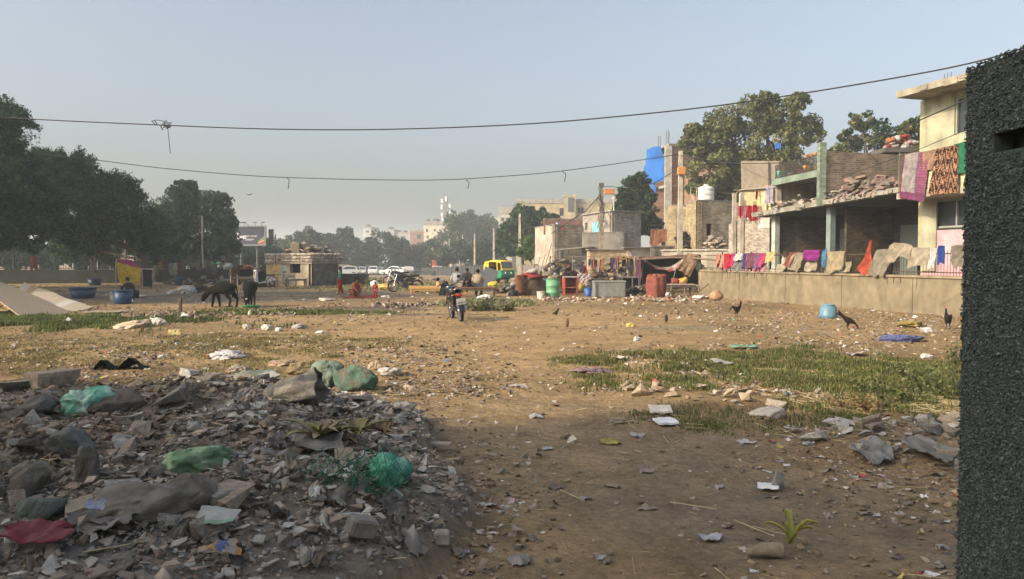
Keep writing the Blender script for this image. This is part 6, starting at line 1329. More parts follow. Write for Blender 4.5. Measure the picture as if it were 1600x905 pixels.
# ---------------------------------------------------------------- motorcycles
def moto(label, px, py, rz, lean=0, tank=(.03, .03, .035), group=None, plate=False, luggage=True, sc=1.0, rim=(.45, .45, .45)):
    g_ = G(px, py); t = thing('motorcycle', label, 'motorcycle', g_, rz); t.rotation_euler = (lean, 0, rz); t.scale = (sc,) * 3
    BK = (.015, .015, .016); MT = (.32, .32, .32)
    for x in (-.63, .65):
        m = M4((x, 0, .30), (R(90), 0, 0)); q = MB(MT); q.lathe([(.235, -.03), (.25, -.03), (.25, .03), (.235, .03), (.235, -.03)], 28, rim, M=m, cap=False); q.lathe([(.06, -.06), (.06, .06)], 14, M=m)
        for k in range(14): a = k * 2 * PI / 14; q.tube([(x + .05 * math.cos(a), (-1) ** k * .04, .30 + .05 * math.sin(a)), (x + .24 * math.cos(a + .12), 0, .30 + .24 * math.sin(a + .12))], .004, 4)
        wo = q.build('wheel', mat('metal'), t); q = MB(BK); a = np.linspace(0, 2 * PI, 33)[:-1]; cs = np.linspace(0, 2 * PI, 9)[:-1]
        ring = np.array([[(x + (.275 + .035 * math.cos(c)) * math.cos(b_), .045 * math.sin(c), .30 + (.275 + .035 * math.cos(c)) * math.sin(b_)) for c in cs] for b_ in list(a) + [0]]); q.grid(ring, closed=True); q.build('tyre', mat('rubber'), wo)
    q = MB(BK); q.tube([(.50, 0, .88), (.2, 0, .50), (-.05, 0, .38), (-.3, 0, .45), (-.55, 0, .68)], .022, 6); q.tube([(.46, 0, .82), (.0, 0, .72), (-.62, 0, .72)], .02, 6)
    for sg in (1, -1): q.tube([(-.63, .09 * sg, .30), (-.2, .07 * sg, .40)], .02, 6)
    q.build('frame', mat('paint'), t)
    q = MB(MT)
    for sg in (1, -1): q.tube([(.65, .08 * sg, .30), (.50, .08 * sg, .80), (.46, .08 * sg, .92)], .02, 8)
    q.build('fork', mat('chrome'), t)
    q = MB((.09, .09, .09)); q.bbox((.05, 0, .40), (.36, .22, .26), .03); q.lathe([(.08, 0), (.08, .2)], 14, M=M4((.14, 0, .48), (0, R(20), 0)))
    for k in range(6): q.box((.14 + .012 * k, 0, .5 + .03 * k), (.2, .2, .008), (0, R(20), 0))
    q.build('engine', mat('metal'), t)
    q = MB((.34, .34, .34)); q.tube([(.2, -.12, .42), (.1, -.14, .24), (-.2, -.15, .24), (-.75, -.16, .38)], [.02, .022, .04, .045], 9); q.build('exhaust', mat('chrome'), t)
    q = MB(tank); q.blob((.22, 0, .82), (.27, .14, .13), 12, .02, seed=1, sq=.8); q.build('fuel_tank', mat('paint'), t)
    q = MB(tank); 
    for sg in (1, -1): q.prism([(-.42, .52), (-.1, .50), (-.02, .68), (-.5, .72)], .03, 'y', (0, .10 * sg, 0), inset=.05)
    q.build('side_panel', mat('paint'), t)
    q = MB((.02, .02, .022)); sec = [(-.75, .84, .09), (-.55, .83, .12), (-.2, .80, .14), (.0, .82, .11), (.06, .84, .07)]
    q.grid(np.array([[(x, w_ * math.cos(a), z + .055 * math.sin(a)) for a in np.linspace(0, 2 * PI, 11)[:-1]] for x, z, w_ in sec]), closed=True); q.build('seat', mat('rubber'), t)
    q = MB(tank); 
    for x, r0, a0, a1 in ((-.63, .345, R(60), R(185)), (.65, .335, R(20), R(150))):
        aa = np.linspace(a0, a1, 10); q.grid(np.array([[(x + r0 * math.cos(a), y, .30 + r0 * math.sin(a) - abs(y) * .15) for y in (-.07, -.03, .03, .07)] for a in aa])); q.grid(np.array([[(x + (r0 - .008) * math.cos(a), y, .30 + (r0 - .008) * math.sin(a) - abs(y) * .15) for y in (.07, .03, -.03, -.07)] for a in aa]))
    q.tube([(-.78, 0, .78), (-.95, 0, .62)], .03, 6); q.build('mudguard', mat('paint'), t)
    q = MB(BK); q.tube([(.32, .36, .98), (.42, .28, 1.02), (.45, .1, .96), (.45, -.1, .96), (.42, -.28, 1.02), (.32, -.36, .98)], .014, 6)
    for sg in (1, -1): q.tube([(.42, .25 * sg, 1.02), (.44, .28 * sg, 1.16)], .006, 5); q.lathe([(.05, -.008), (.052, .008)], 12, M=M4((.44, .30 * sg, 1.18), (0, R(80), 0)))
    q.build('handlebar', mat('rubber'), t)
    q = MB((.5, .5, .48)); q.lathe([(.03, -.06), (.09, 0), (.095, .05), (.08, .06)], 18, M=M4((.55, 0, .88), (0, R(90), 0))); q.build('headlight', mat('chrome'), t)
    q = MB((.4, .02, .015)); q.bbox((-.90, 0, .74), (.05, .14, .07), .015); q.build('tail_light', mat('plastic'), t)
    for sg in (1, -1): q = MB((.5, .2, .03)); q.tube([(-.86, .06 * sg, .76), (-.88, .17 * sg, .76)], .012, 5); q.blob((-.88, .19 * sg, .76), (.03, .03, .025), 6, 0); q.build('indicator', mat('plastic'), t)
    q = MB(BK); q.tube([(-.05, .10, .26), (.02, .30, .02)], .012, 5); q.build('stand', mat('metal'), t)
    q = MB(MT); q.tube([(-.45, .14, .86), (-.8, .14, .90), (-.86, 0, .92), (-.8, -.14, .90), (-.45, -.14, .86)], .012, 5); q.build('grab_rail', mat('chrome'), t)
    if plate:
        q = MB((.72, .72, .68)); q.box((-.965, 0, .57), (.012, .24, .17), (0, R(-14), 0)); po = q.build('number_plate', mat('plastic'), t)
        q = MB((.03, .03, .03))
        for r_, n_ in ((.605, 4), (.54, 5)):
            for k in range(n_): q.box((-.975 + (.6 - r_) * -.15, (k - (n_ - 1) / 2) * .04, r_), (.008, .022, .036), (0, R(-14), 0)) if (k + n_) % 3 else q.box((-.975 + (.6 - r_) * -.15, (k - (n_ - 1) / 2) * .04, r_), (.008, .010, .036), (0, R(-14), 0))
        q.build('plate_characters', mat('paint'), po)
    return t
moto('black motorcycle with a white number plate seen from behind in the middle of the ground', 714, 500, R(105), R(-8), plate=True, tank=(.012, .016, .02))
moto('black motorcycle with bright front wheel parked behind the toddler, facing left', 634, 456, R(-155), R(6), tank=(.05, .03, .035), sc=1.0)
moto('dark motorcycle parked beside the one behind the toddler, farther left', 622, 446, R(-165), R(5), tank=(.03, .04, .07))
# bicycle-like moped by the hut and a small scooter
t = thing('bicycle', 'black bicycle with a dark carrier leaning in front of the stone hut', 'bicycle', G(440, 451), R(178)); 
for x in (-.52, .54):
    q = MB((.3, .3, .3)); m = M4((x, 0, .34), (R(90), 0, 0)); q.lathe([(.31, -.012), (.32, 0), (.31, .012)], 30, M=m, cap=False); q.lathe([(.03, -.04), (.03, .04)], 10, M=m)
    for k in range(18): a = k * 2 * PI / 18; q.tube([(x, 0, .34), (x + .31 * math.cos(a), 0, .34 + .31 * math.sin(a))], .003, 3)
    wo = q.build('wheel', mat('metal'), t); q = MB((.015, .015, .015)); cs = np.linspace(0, 2 * PI, 7)[:-1]; q.grid(np.array([[(x + (.335 + .02 * math.cos(c)) * math.cos(b_), .022 * math.sin(c), .34 + (.335 + .02 * math.cos(c)) * math.sin(b_)) for c in cs] for b_ in np.linspace(0, 2 * PI, 31)]), closed=True); q.build('tyre', mat('rubber'), wo)
q = MB((.02, .02, .022)); q.tube([(.54, 0, .34), (.42, 0, .88)], .016, 6); q.tube([(.42, 0, .82), (-.12, 0, .80)], .016, 6); q.tube([(.44, 0, .72), (-.02, 0, .32), (-.16, 0, .90)], .016, 6); q.tube([(-.52, 0, .34), (-.14, 0, .82)], .012, 6); q.tube([(-.52, 0, .34), (-.02, 0, .32)], .012, 6); q.build('frame', mat('paint'), t)
q = MB((.03, .025, .02)); q.bbox((-.17, 0, .95), (.26, .14, .06), .02); q.build('saddle', mat('rubber'), t)
q = MB((.2, .2, .2)); q.tube([(.28, .26, .98), (.42, .2, .95), (.42, -.2, .95), (.28, -.26, .98)], .012, 5); q.build('handlebar', mat('chrome'), t)
q = MB((.05, .05, .05)); q.bbox((-.55, 0, .76), (.42, .16, .03), .01); q.build('carrier', mat('metal'), t)
t = thing('scooter', 'white fronted scooter parked left of the bicycle', 'scooter', G(412, 449), R(-150))
for x in (-.5, .5): q = MB((.02, .02, .02)); q.lathe([(.10, -.05), (.21, -.05), (.23, 0), (.21, .05), (.10, .05)], 20, M=M4((x, 0, .23), (R(90), 0, 0))); wo = q.build('wheel', mat('rubber'), t); q = MB((.5, .42, .3)); q.lathe([(.1, -.055), (.1, .055)], 14, M=M4((x, 0, .23), (R(90), 0, 0))); q.build('rim', mat('metal'), wo)
q = MB((.62, .62, .60)); q.prism([(.34, .3), (.56, .35), (.50, .9), (.38, .95)], .34, 'y', inset=.08); q.prism([(-.75, .45), (-.2, .28), (.35, .24), (.35, .3), (-.1, .36), (-.2, .62), (-.7, .68)], .3, 'y', inset=.06); q.blob((.46, 0, .98), (.12, .17, .1), 8, .05); q.build('body', mat('paint'), t)
q = MB((.03, .03, .03)); q.bbox((-.42, 0, .73), (.55, .26, .09), .03); q.build('seat', mat('rubber'), t)
q = MB((.03, .03, .03)); q.tube([(.38, .32, 1.02), (.44, 0, 1.03), (.38, -.32, 1.02)], .015, 6); q.build('handlebar', mat('rubber'), t)
q = MB((.6, .6, .55)); q.lathe([(.07, 0), (.05, .03)], 12, M=M4((.57, 0, .98), (0, R(90), 0))); q.build('headlight', mat('glass'), t)

# ---------------------------------------------------------------- yellow and green three-wheeler
t = thing('auto_rickshaw', 'yellow-roofed green three-wheeled auto rickshaw facing right behind the bench', 'auto rickshaw', G(780, 442.5), R(-56)); t.scale = (.95,) * 3
YEL2 = (.72, .50, .05); GRN = (.03, .22, .12)
q = MB(GRN); q.prism([(-1.25, .30), (.55, .26), (.62, .40), (1.15, .42), (1.28, .62), (1.16, .98), (.72, .98), (.60, .5), (-.25, .46), (-.32, .95), (-1.28, .92)], 1.18, 'y', inset=.03); q.build('body', mat('paint'), t)
q = MB(YEL2); sec = [(-1.30, .93, .56), (-1.30, 1.35, .55), (-1.10, 1.62, .53), (-.4, 1.72, .53), (.5, 1.70, .52), (.95, 1.62, .50)]
pts = []
for x, z, w_ in sec: pts.append([(x, -w_, z - .10 if z > 1.6 else z), (x, -w_ * .8, z), (x, 0, z + .03), (x, w_ * .8, z), (x, w_, z - .10 if z > 1.6 else z)])
pts = np.array(pts); q.grid(pts); p2 = pts.copy(); p2[..., 2] -= .025; q.grid(p2[::-1])
for sg in (1, -1):
    q.prism([(-1.29, .93), (-.62, .93), (-.62, 1.60), (-1.12, 1.60), (-1.29, 1.36)], .03, 'y', (0, .545 * sg, 0)); q.prism([(.52, .95), (.62, .95), (.56, 1.62), (.46, 1.62)], .03, 'y', (0, .53 * sg, 0))
q.build('canopy', mat('sheet', stain=.05), t)
q = MB(YEL2); q.prism([(1.17, .985), (1.22, .985), (1.19, 1.12), (1.14, 1.12)], 1.06, 'y')
for sg in (1, -1): q.box((1.05, .50 * sg, 1.32), (.05, .05, .62), (0, R(-18), 0))
q.box((.97, 0, 1.61), (.06, 1.0, .06)); q.build('windscreen_frame', mat('paint'), t)
q = MB((.10, .12, .12)); q.box((1.06, 0, 1.34), (.02, .92, .46), (0, R(-18), 0)); q.build('windscreen', mat('glass'), t)
q = MB((.04, .04, .04)); q.bbox((-.75, 0, .72), (.55, 1.0, .2), .04); q.bbox((-1.02, 0, 1.0), (.16, 1.0, .5), .04); q.bbox((.28, 0, .72), (.36, .6, .14), .04); q.build('seat', mat('rubber'), t)
for x, y in ((-.9, .5), (-.9, -.5), (1.0, 0)):
    q = MB((.02, .02, .02)); q.lathe([(.11, -.05), (.2, -.055), (.225, 0), (.2, .055), (.11, .05)], 20, M=M4((x, y, .225), (R(90), 0, 0))); wo = q.build('wheel', mat('rubber'), t); q = MB((.4, .4, .4)); q.lathe([(.11, -.06), (.11, .06)], 14, M=M4((x, y, .225), (R(90), 0, 0))); q.build('rim', mat('metal'), wo)
for sg in (1, -1): q = MB((.65, .65, .6)); q.lathe([(.08, 0), (.06, .04)], 14, M=M4((1.26, .25 * sg, .78), (0, R(90), 0))); q.build('headlight', mat('glass'), t)
q = MB((.03, .03, .03)); q.tube([(.75, -.25, 1.08), (.8, 0, 1.05), (.75, .25, 1.08)], .015, 6); q.tube([(.8, 0, 1.05), (1.0, 0, .5)], .02, 6); q.build('handlebar', mat('rubber'), t)

# ---------------------------------------------------------------- cars
def car_proto(label, body, dark=(.03, .035, .04), kind='sedan'):
    t = thing('parked_car', label, 'car', (0, 0, 0)); sec = {'sedan': [(-2.05, .35), (-2.1, .75), (-1.95, .93), (-1.35, .96), (.85, .92), (1.85, .80), (2.08, .62), (2.08, .32), (1.7, .22), (-1.7, .22)], 'hatch': [(-1.75, .35), (-1.8, .85), (-1.7, .98), (.75, .96), (1.55, .86), (1.78, .62), (1.78, .32), (1.4, .22), (-1.4, .22)]}[kind]
    cab = {'sedan': [(-1.45, .955), (-.95, 1.42), (.15, 1.46), (.95, .915)], 'hatch': [(-1.72, .975), (-1.45, 1.50), (-.2, 1.56), (.25, 1.50), (.95, .94)]}[kind]
    q = MB(body); q.prism(sec, 1.62, 'y', inset=.035)
    def cabm(mbx, cb, wb, wt, dz=0, col=None):
        k = len(cb); z0, z1 = cb[0][1], max(c[1] for c in cb); 
        def W(z): return wb + (wt - wb) * (z - z0) / (z1 - z0)
        v = [(x, -W(z), z + dz) for x, z in cb] + [(x, W(z), z + dz) for x, z in cb]; f = [(i, (i + 1) % k, k + (i + 1) % k, k + i)[::-1] for i in range(k)] + [tuple(range(k)), tuple(range(2 * k - 1, k - 1, -1))]; mbx.add(v, f, col)
    cabm(q, cab, .76, .60); q.build('body', mat('paint'), t)
    q = MB(dark); c = np.array(cab); cc = c.mean(0)
    for sg in (1, -1):
        w0, w1 = .772, .612; z0, z1 = cab[0][1], max(p[1] for p in cab); poly = [(x * .86 + cc[0] * .14, z) for x, z in cab]; poly = [(x, z + (.05 if z < 1.1 else -.09)) for x, z in poly]
        def W(z): return w0 + (w1 - w0) * (z - z0) / (z1 - z0)
        v = [(x, sg * W(z), z) for x, z in poly] + [(x, sg * (W(z) - .03), z) for x, z in poly]; k = len(poly); f = [tuple(range(k)) if sg < 0 else tuple(range(k - 1, -1, -1))] + [(i, (i + 1) % k, k + (i + 1) % k, k + i) for i in range(k)]; q.add(v, f)
    q.build('side_windows', mat('glass'), t)
    q = MB(dark)
    for (a, b_) in ((cab[-1], cab[-2]), (cab[0], cab[1])):
        d = np.array(b_) - np.array(a); n_ = np.array((d[1], -d[0])) / np.linalg.norm(d) * (.008 if a[0] > 0 else -.008); p0 = np.array(a) + d * .12 + n_; p1 = np.array(a) + d * .88 + n_
        v = [(p0[0], -.66, p0[1]), (p0[0], .66, p0[1]), (p1[0], .55, p1[1]), (p1[0], -.55, p1[1])]; v2 = [(x - n_[0] * 2, y, z - n_[1] * 2) for x, y, z in v]; q.add(v + v2, [(0, 1, 2, 3), (7, 6, 5, 4), (0, 4, 5, 1), (1, 5, 6, 2), (2, 6, 7, 3), (3, 7, 4, 0)])
    q.build('windscreen', mat('glass'), t)
    L2 = sec[0][0]; R2 = sec[-3][0]
    for x in (L2 * .62, R2 * .66):
        for y in (-.76, .76):
            q = MB((.02, .02, .02)); q.lathe([(.17, -.09), (.29, -.09), (.30, 0), (.29, .09), (.17, .09)], 18, M=M4((x, y, .30), (R(90), 0, 0))); wo = q.build('wheel', mat('rubber'), t); q = MB((.45, .45, .46)); q.lathe([(.17, -.095), (.17, .095)], 14, M=M4((x, y, .30), (R(90), 0, 0))); q.build('rim', mat('metal'), wo)
    for y in (-.6, .6):
        q = MB((.6, .6, .58)); q.bbox((R2 - .04, y, .66), (.14, .3, .14), .03); q.build('headlight', mat('glass'), t); q = MB((.4, .02, .02)); q.bbox((L2 + .03, y, .78), (.12, .22, .16), .03); q.build('tail_light', mat('plastic'), t)
    q = MB((.05, .05, .05)); q.bbox((R2 - .02, 0, .40), (.12, 1.3, .14), .03); q.bbox((L2 + .04, 0, .42), (.12, 1.3, .12), .03); q.build('bumper', mat('plastic'), t); return t
WH, SIL, RD, BL, GY = (.68, .68, .66), (.42, .43, .44), (.25, .05, .04), (.10, .14, .2), (.12, .12, .13)
def put(t, px, Y, rz, dz=0): x, _ = XY(px, Y); t.location = (x, Y, gz(x, Y)); t.rotation_euler = (0, 0, rz)
cars = [('white hatchback nearest the hut, front end half hidden by it', WH, 'hatch', 541, 128, R(-165)), ('dusty beige car second from the hut', (.40, .35, .27), 'sedan', 556, 140, R(-80)), ('silver car third from the hut', SIL, 'hatch', 566, 146, R(-85)), ('small dark blue-grey car left of the white rear-facing car', BL, 'sedan', 573, 152, R(-100)),
        ('white car seen from behind in the middle of the car row', WH, 'hatch', 584, 134, R(95)), ('silver car between the two whitest cars', SIL, 'sedan', 596, 148, R(-120)), ('largest white car seen from the side at the right of the car row', WH, 'sedan', 614, 128, R(172)), ('white car with a dark bonnet peeping out behind the largest white car', WH, 'sedan', 628, 150, R(170)),
        ('dark grey car behind the motorcycles', GY, 'hatch', 636, 142, R(160)), ('red car in the rear of the row near the dark wall', RD, 'hatch', 552, 156, R(-90)), ('white hatchback standing apart in front of the dark wall', WH, 'hatch', 678, 150, R(-168))]
for l_, c_, k_, px, Y, rz in cars: t = car_proto(l_, c_, kind=k_); put(t, px, Y, rz); t['group'] = 'cars parked at the far end'
t['label'] = cars[-1][0]
q = MB((.5, .06, .05)); q.bbox((0, 0, 1.3), (1.1, .15, 1.8), .04); q.tube([(-.4, 0, 0), (-.4, 0, 1)], .05, 5); q.tube([(.4, 0, 0), (.4, 0, 1)], .05, 5); o = q.build('signboard', mat('paint')); x_, Y = XY(679, 158); o.location = (x_, Y, gz(x_, Y) + .6); tag(o, 'red board standing above the far boundary wall', 'sign')
# ---------------------------------------------------------------- containers and furniture
def place(o, px, py, rz=0., dz=0.): g_ = G(px, py); o.location = (g_.x, g_.y, g_.z + dz); o.rotation_euler = (0, 0, rz); return o
def drum(label, px, py, r, h, col, name='drum', cat='drum', m='plastic', prof=None, ribs=True, rim=None, group=None):
    t = thing(name, label, cat, G(px, py), 0, group); q = MB(col)
    if prof is None:
        prof = [(r * .94, 0), (r, .03), (r, h * .31)] + ([(r * 1.05, h * .33), (r * 1.05, h * .36), (r, h * .38)] if ribs else []) + [(r, h * .63)] + ([(r * 1.05, h * .65), (r * 1.05, h * .68), (r, h * .70)] if ribs else []) + [(r, h * .97)]
    q.lathe(prof, 28, M=None); q.build('drum_body' if name == 'drum' else 'tub_body', mat(m), t)
    rr = prof[-1][0]; hh = prof[-1][1]; q = MB(rim or tuple(c * .8 for c in col)); q.lathe([(rr, hh), (rr * 1.06, hh + .005), (rr * 1.06, hh + .035), (rr * .98, hh + .04), (rr * .93, hh + .02), (rr * .9, hh - .1)], 28, cap=False); q.build('rim', mat(m), t); return t
drum('tall green plastic drum with a faded bottom standing beside the blue buckets', 864, 468, .29, .88, (.13, .32, .17))
q = MB(); 
for i in range(9): a = i * .7; q.blob((.14 * math.cos(a), .14 * math.sin(a), .93), (.09, .09, .06), 6, .3, color=[(.42, .3, .17), (.3, .2, .12), (.5, .42, .3)][i % 3])
place(tag(q.build('scraps', mat('cloth')), 'brown scraps heaped in the top of the green drum', 'scraps'), 864, 468)
tub = lambda r, h: [(r * .75, 0), (r * .8, .02), (r, h)]
drum('short blue drum behind the white bucket', 846, 460, .22, .5, (.06, .17, .32), name='drum')
drum('pale blue can on top of the scrap behind the short blue drum', 851, 450, .2, .5, (.12, .26, .42), name='drum')
drum('off-white paint bucket left of the green drum', 845, 468, .17, .30, (.58, .52, .42), 'bucket', 'bucket', prof=tub(.17, .3))
drum('small bright blue bucket in front of the grey trunk', 919, 463, .17, .34, (.03, .12, .42), 'bucket', 'bucket', prof=tub(.17, .34))
drum('upturned faded blue tub on the earth before the ochre wall', 1294, 497, .28, .36, (.11, .21, .28), 'tub', 'tub', prof=[(.28, 0), (.25, .1), (.22, .33), (.17, .36)], rim=(.14, .24, .30))
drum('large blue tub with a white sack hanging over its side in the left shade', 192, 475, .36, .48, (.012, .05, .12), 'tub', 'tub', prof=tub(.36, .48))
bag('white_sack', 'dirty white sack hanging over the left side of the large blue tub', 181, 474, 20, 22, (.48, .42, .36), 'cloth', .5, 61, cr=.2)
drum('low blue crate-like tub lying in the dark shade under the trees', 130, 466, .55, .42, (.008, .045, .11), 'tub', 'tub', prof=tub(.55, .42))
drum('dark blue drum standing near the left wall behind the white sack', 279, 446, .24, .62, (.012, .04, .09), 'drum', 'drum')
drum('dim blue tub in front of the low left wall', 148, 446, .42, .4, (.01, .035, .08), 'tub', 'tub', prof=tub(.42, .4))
drum('pale and blue basin beside the black goat', 508, 443, .34, .32, (.20, .26, .36), 'tub', 'tub', prof=tub(.34, .32))
bag('white_sack', 'big full white sack lying on its side left of the walking calf', 289, 459, 36, 14, (.36, .36, .34), 'foil', .6, 62, cr=.22)
bag('white_sack', 'tied tail end of a white sack left of the big full white sack', 269, 460, 14, 8, (.48, .46, .43), 'foil', .8, 66, cr=.2)
bag('dark_sack', 'dark brown sack lying behind the big full white sack', 311, 458, 36, 16, (.045, .035, .03), 'cloth', .6, 63, cr=.14)
lay('white_board', 'white board lying on the shaded ground right of the large blue tub', 215, 464, 18, 2, (.6, .6, .58), 'plastic', 0, 64, 'board', amp=.005, lift=.04, th=.03)
block('peg', 'short rusty peg standing in the earth left of the calves', 282, 487, (.09, .09, .44), (.12, .07, .05), 0, 'rust', 'peg')
lay('mat', 'faded red mat spread on the ground under the squatting woman', 564, 464.5, 46, 6, (.40, .06, .04), 'cloth', -.03, 65, 'mat', amp=.02, lift=.03, n=16)
# red cabinet, grey trunk and the heaps around them
t = thing('cabinet', 'open red cabinet with one shelf standing left of the grey trunk', 'cabinet', G(891, 461), R(4)); RC2 = (.48, .07, .035)
for nm, c, s_, col in (('side_panel', (-.31, 0, .42), (.10, .38, .84), RC2), ('side_panel', (.31, 0, .42), (.05, .38, .84), (.25, .04, .03)), ('top', (0, 0, .86), (.70, .42, .04), (.42, .36, .3)), ('back_panel', (0, .17, .42), (.56, .03, .80), (.16, .03, .02)), ('shelf', (0, -.01, .36), (.55, .33, .03), (.3, .1, .07)), ('bottom', (0, -.01, .05), (.55, .33, .04), (.25, .06, .04))): q = MB(col); q.box(c, s_); q.build(nm, mat('paint', rough=.7), t)
t = thing('trunk', 'large dented grey metal trunk in front of the scrap heaps', 'trunk', G(951, 465), R(3)); q = MB((.30, .31, .29)); q.bbox((0, 0, .36), (1.42, .62, .66), .02); q.build('box', mat('metal', rough=.6), t); q = MB((.36, .37, .34)); q.bbox((0, -.005, .725), (1.46, .66, .07), .015); q.build('lid', mat('metal', rough=.6), t)
q = MB((.2, .2, .19)); q.box((-.60, -.325, .36), (.05, .02, .64)); q.box((.68, -.325, .36), (.04, .02, .64)); q.box((0, -.325, .05), (1.4, .02, .04)); q.build('edge_strips', mat('metal'), t)
def heapof(label, px0, px1, py, h, n, size, cols, kind='cloth', name='scrap_heap', Yoff=0., cat='scrap', ys=None):
    ys = ys or (.7 if kind == 'stone' else .25)
    g0, g1 = G(px0, py), G(px1, py); pts = [(g0.x, g0.y + Yoff, g0.z), ((g0.x + g1.x) / 2, (g0.y + g1.y) / 2 + Yoff, g0.z), (g1.x, g1.y + Yoff, g1.z)]; q = MB(); c0 = np.mean(pts, axis=0)
    for i in range(n):
        u = rng.random(); p = np.array(pts[0]) * (1 - u) + np.array(pts[2]) * u; hh = h * (math.sin(PI * (.1 + .8 * u)) ** .6) * rng.random(); p = p + (0, rng.normal(0, ys) * (1 - hh / h * .6), hh); c = cols[rng.integers(len(cols))]; s_ = size * rng.uniform(.5, 1.4)
        r_ = rng.random()
        if r_ < .45: q.add(*[a if k else a * 1.0 for k, a in enumerate(())]) if False else q.grid(crumple_pts((s_, s_ * .7, s_ * .45), 9, .3, int(rng.integers(1e6))), c, M=M4(p, (rng.normal(0, .3), rng.normal(0, .3), rng.uniform(0, 6))), closed=True)
        elif r_ < .8: q.box(p, (s_ * rng.uniform(.8, 2.2), s_ * rng.uniform(.3, .9), s_ * rng.uniform(.1, .5)), (rng.normal(0, .4), rng.normal(0, .4), rng.uniform(0, PI)), color=c, jit=.02)
        else: d = rng.normal(0, 1, 3) * s_ * 1.6; d[2] = abs(d[2]) * .6; q.tube([p - d * .5, p + d * .5], .018, 5, color=c)
    return tag(q.build(name, mat(kind), None, loc=tuple(c0)), label, cat, kind='stuff')
MIX = [(.36, .28, .2), (.2, .16, .12), (.48, .44, .4), (.10, .085, .08), (.30, .12, .09), (.16, .2, .24), (.42, .33, .2), (.13, .11, .1)]
DK = [(.05, .045, .04), (.09, .07, .06), (.14, .11, .09), (.2, .16, .13), (.06, .08, .1)]
heapof('brown bundles and boards piled behind the red cabinet', 868, 905, 450, 1.2, 120, .22, MIX + DK)
heapof('tall jumble of clothing, planks and sacks before the grey brick front', 845, 915, 443, 1.7, 170, .26, MIX + DK)
heapof('dark furniture and sacks piled before the cream hut', 925, 1000, 446, 1.5, 170, .26, DK + MIX[:5])
heapof('bundles and pots heaped before the tarp shelter', 1000, 1085, 452, .7, 110, .2, MIX + DK)
heapof('dark things heaped deep inside the tarp shelter', 1010, 1085, 447, 1.0, 90, .28, DK)
heapof('rubble and rags at the foot of the red covered barrel', 985, 1110, 467, .2, 170, .10, [(.40, .33, .24), (.30, .24, .17), (.5, .46, .42), (.3, .14, .10), (.1, .09, .08)], 'stone', 'broken_concrete', cat='rubble')
heapof('dark mixed scrap between the bench and the sacking dome', 775, 815, 458, .4, 80, .14, DK + MIX[:4])
heapof('mixed household scrap heaped between the green drum and the red cabinet', 868, 905, 458, .35, 60, .13, MIX)
heapof('dark sacks and scrap piled behind the grey trunk', 905, 985, 452, .9, 130, .22, MIX + DK)
heapof('dark clothing and scrap piled along the hut fronts', 870, 1000, 445, 1.1, 150, .25, DK + MIX)
heapof('brown scrap and bags piled left of the red covered barrel', 980, 1010, 463, .42, 70, .14, DK + MIX[:3])
heapof('scrap and rags heaped right of the three-wheeler', 800, 838, 452, .7, 90, .18, MIX + DK)
heapof('grey broken concrete strewn in front of the scrap yard', 820, 1080, 470, .12, 260, .09, [(.40, .33, .24), (.30, .24, .17), (.45, .4, .33), (.34, .14, .10)], 'stone', 'broken_concrete', cat='rubble')
heapof('low line of stones and rags behind the near motorcycle', 585, 690, 478, .10, 120, .08, [(.35, .28, .2), (.2, .16, .13), (.45, .4, .35), (.1, .08, .08)], 'stone', 'broken_concrete', cat='rubble')
heapof('line of stones and scrap on the dry ground below the calves', 330, 470, 492, .08, 80, .07, [(.30, .23, .16), (.18, .15, .11), (.36, .31, .25)], 'stone', 'broken_concrete', cat='rubble')
heapof('stones and scraps along the near side of the peg', 205, 330, 497, .12, 80, .09, [(.28, .2, .13), (.2, .15, .11), (.38, .32, .25), (.12, .09, .07)], 'stone', 'broken_concrete', cat='rubble')
heapof('jumble of dim bundles and rags along the left wall', 215, 330, 440, .9, 130, .26, [(.10, .09, .08), (.16, .14, .12), (.06, .08, .07), (.22, .2, .18), (.12, .05, .05)])
heapof('buff earth and rags heaped before the left wall near the hut', 260, 400, 445, .45, 110, .2, [(.32, .25, .18), (.2, .16, .12), (.42, .36, .3), (.12, .1, .1)])
heapof('white and grey bundles piled left of the small cart with a matting hood', 335, 372, 437, 1.3, 90, .24, [(.42, .42, .42), (.2, .22, .24), (.1, .14, .14), (.5, .46, .42), (.35, .1, .08)])
heapof('dusty bricks and stones in the middle distance left of the bench', 640, 700, 440, .25, 90, .14, [(.36, .28, .2), (.44, .3, .22), (.24, .2, .16)], 'stone', 'broken_concrete', cat='rubble')
heapof('pale rubbish scattered in front of the parked cars', 640, 740, 428, .35, 90, .25, [(.5, .44, .38), (.36, .28, .22), (.44, .26, .2), (.6, .58, .55)], 'stone', 'broken_concrete', cat='rubble')
heapof('bundles on the roof of the low dark wall by the poles', 745, 775, 419, 1.6, 40, .5, [(.6, .5, .42), (.55, .35, .3), (.62, .55, .4)], Yoff=12)
# named coloured things in the scrap yard
bag('orange_quilt', 'orange and white bundled quilt lying on the heap behind the grey trunk', 937, 442, 30, 16, (.50, .17, .06), 'cloth', .6, 70, cr=.2, cat='quilt', col2=(.5, .2, .08))
bag('sack', 'tall buff paper sack beside the orange quilt', 962, 441, 22, 18, (.42, .32, .2), 'cloth', .6, 71, cr=.12)
bag('yellow_bag', 'yellow bag standing left of the small blue bucket', 908, 458, 10, 17, (.48, .38, .08), 'cloth', .7, 72, cr=.14)
bag('yellow_cloth', 'bright yellow cloth on the left top of the red cabinet', 879, 438, 14, 8, (.72, .62, .14), 'cloth', .8, 73, cr=.2, cat='cloth')
bag('black_sack', 'black sack lying in front of the dome of sacking', 802, 463, 20, 12, (.015, .015, .017), 'foil', .7, 74, cr=.16)
bag('black_sack', 'small black bag at the foot of the green drum', 871, 470, 12, 7, (.015, .015, .017), 'foil', .7, 75, cr=.16)
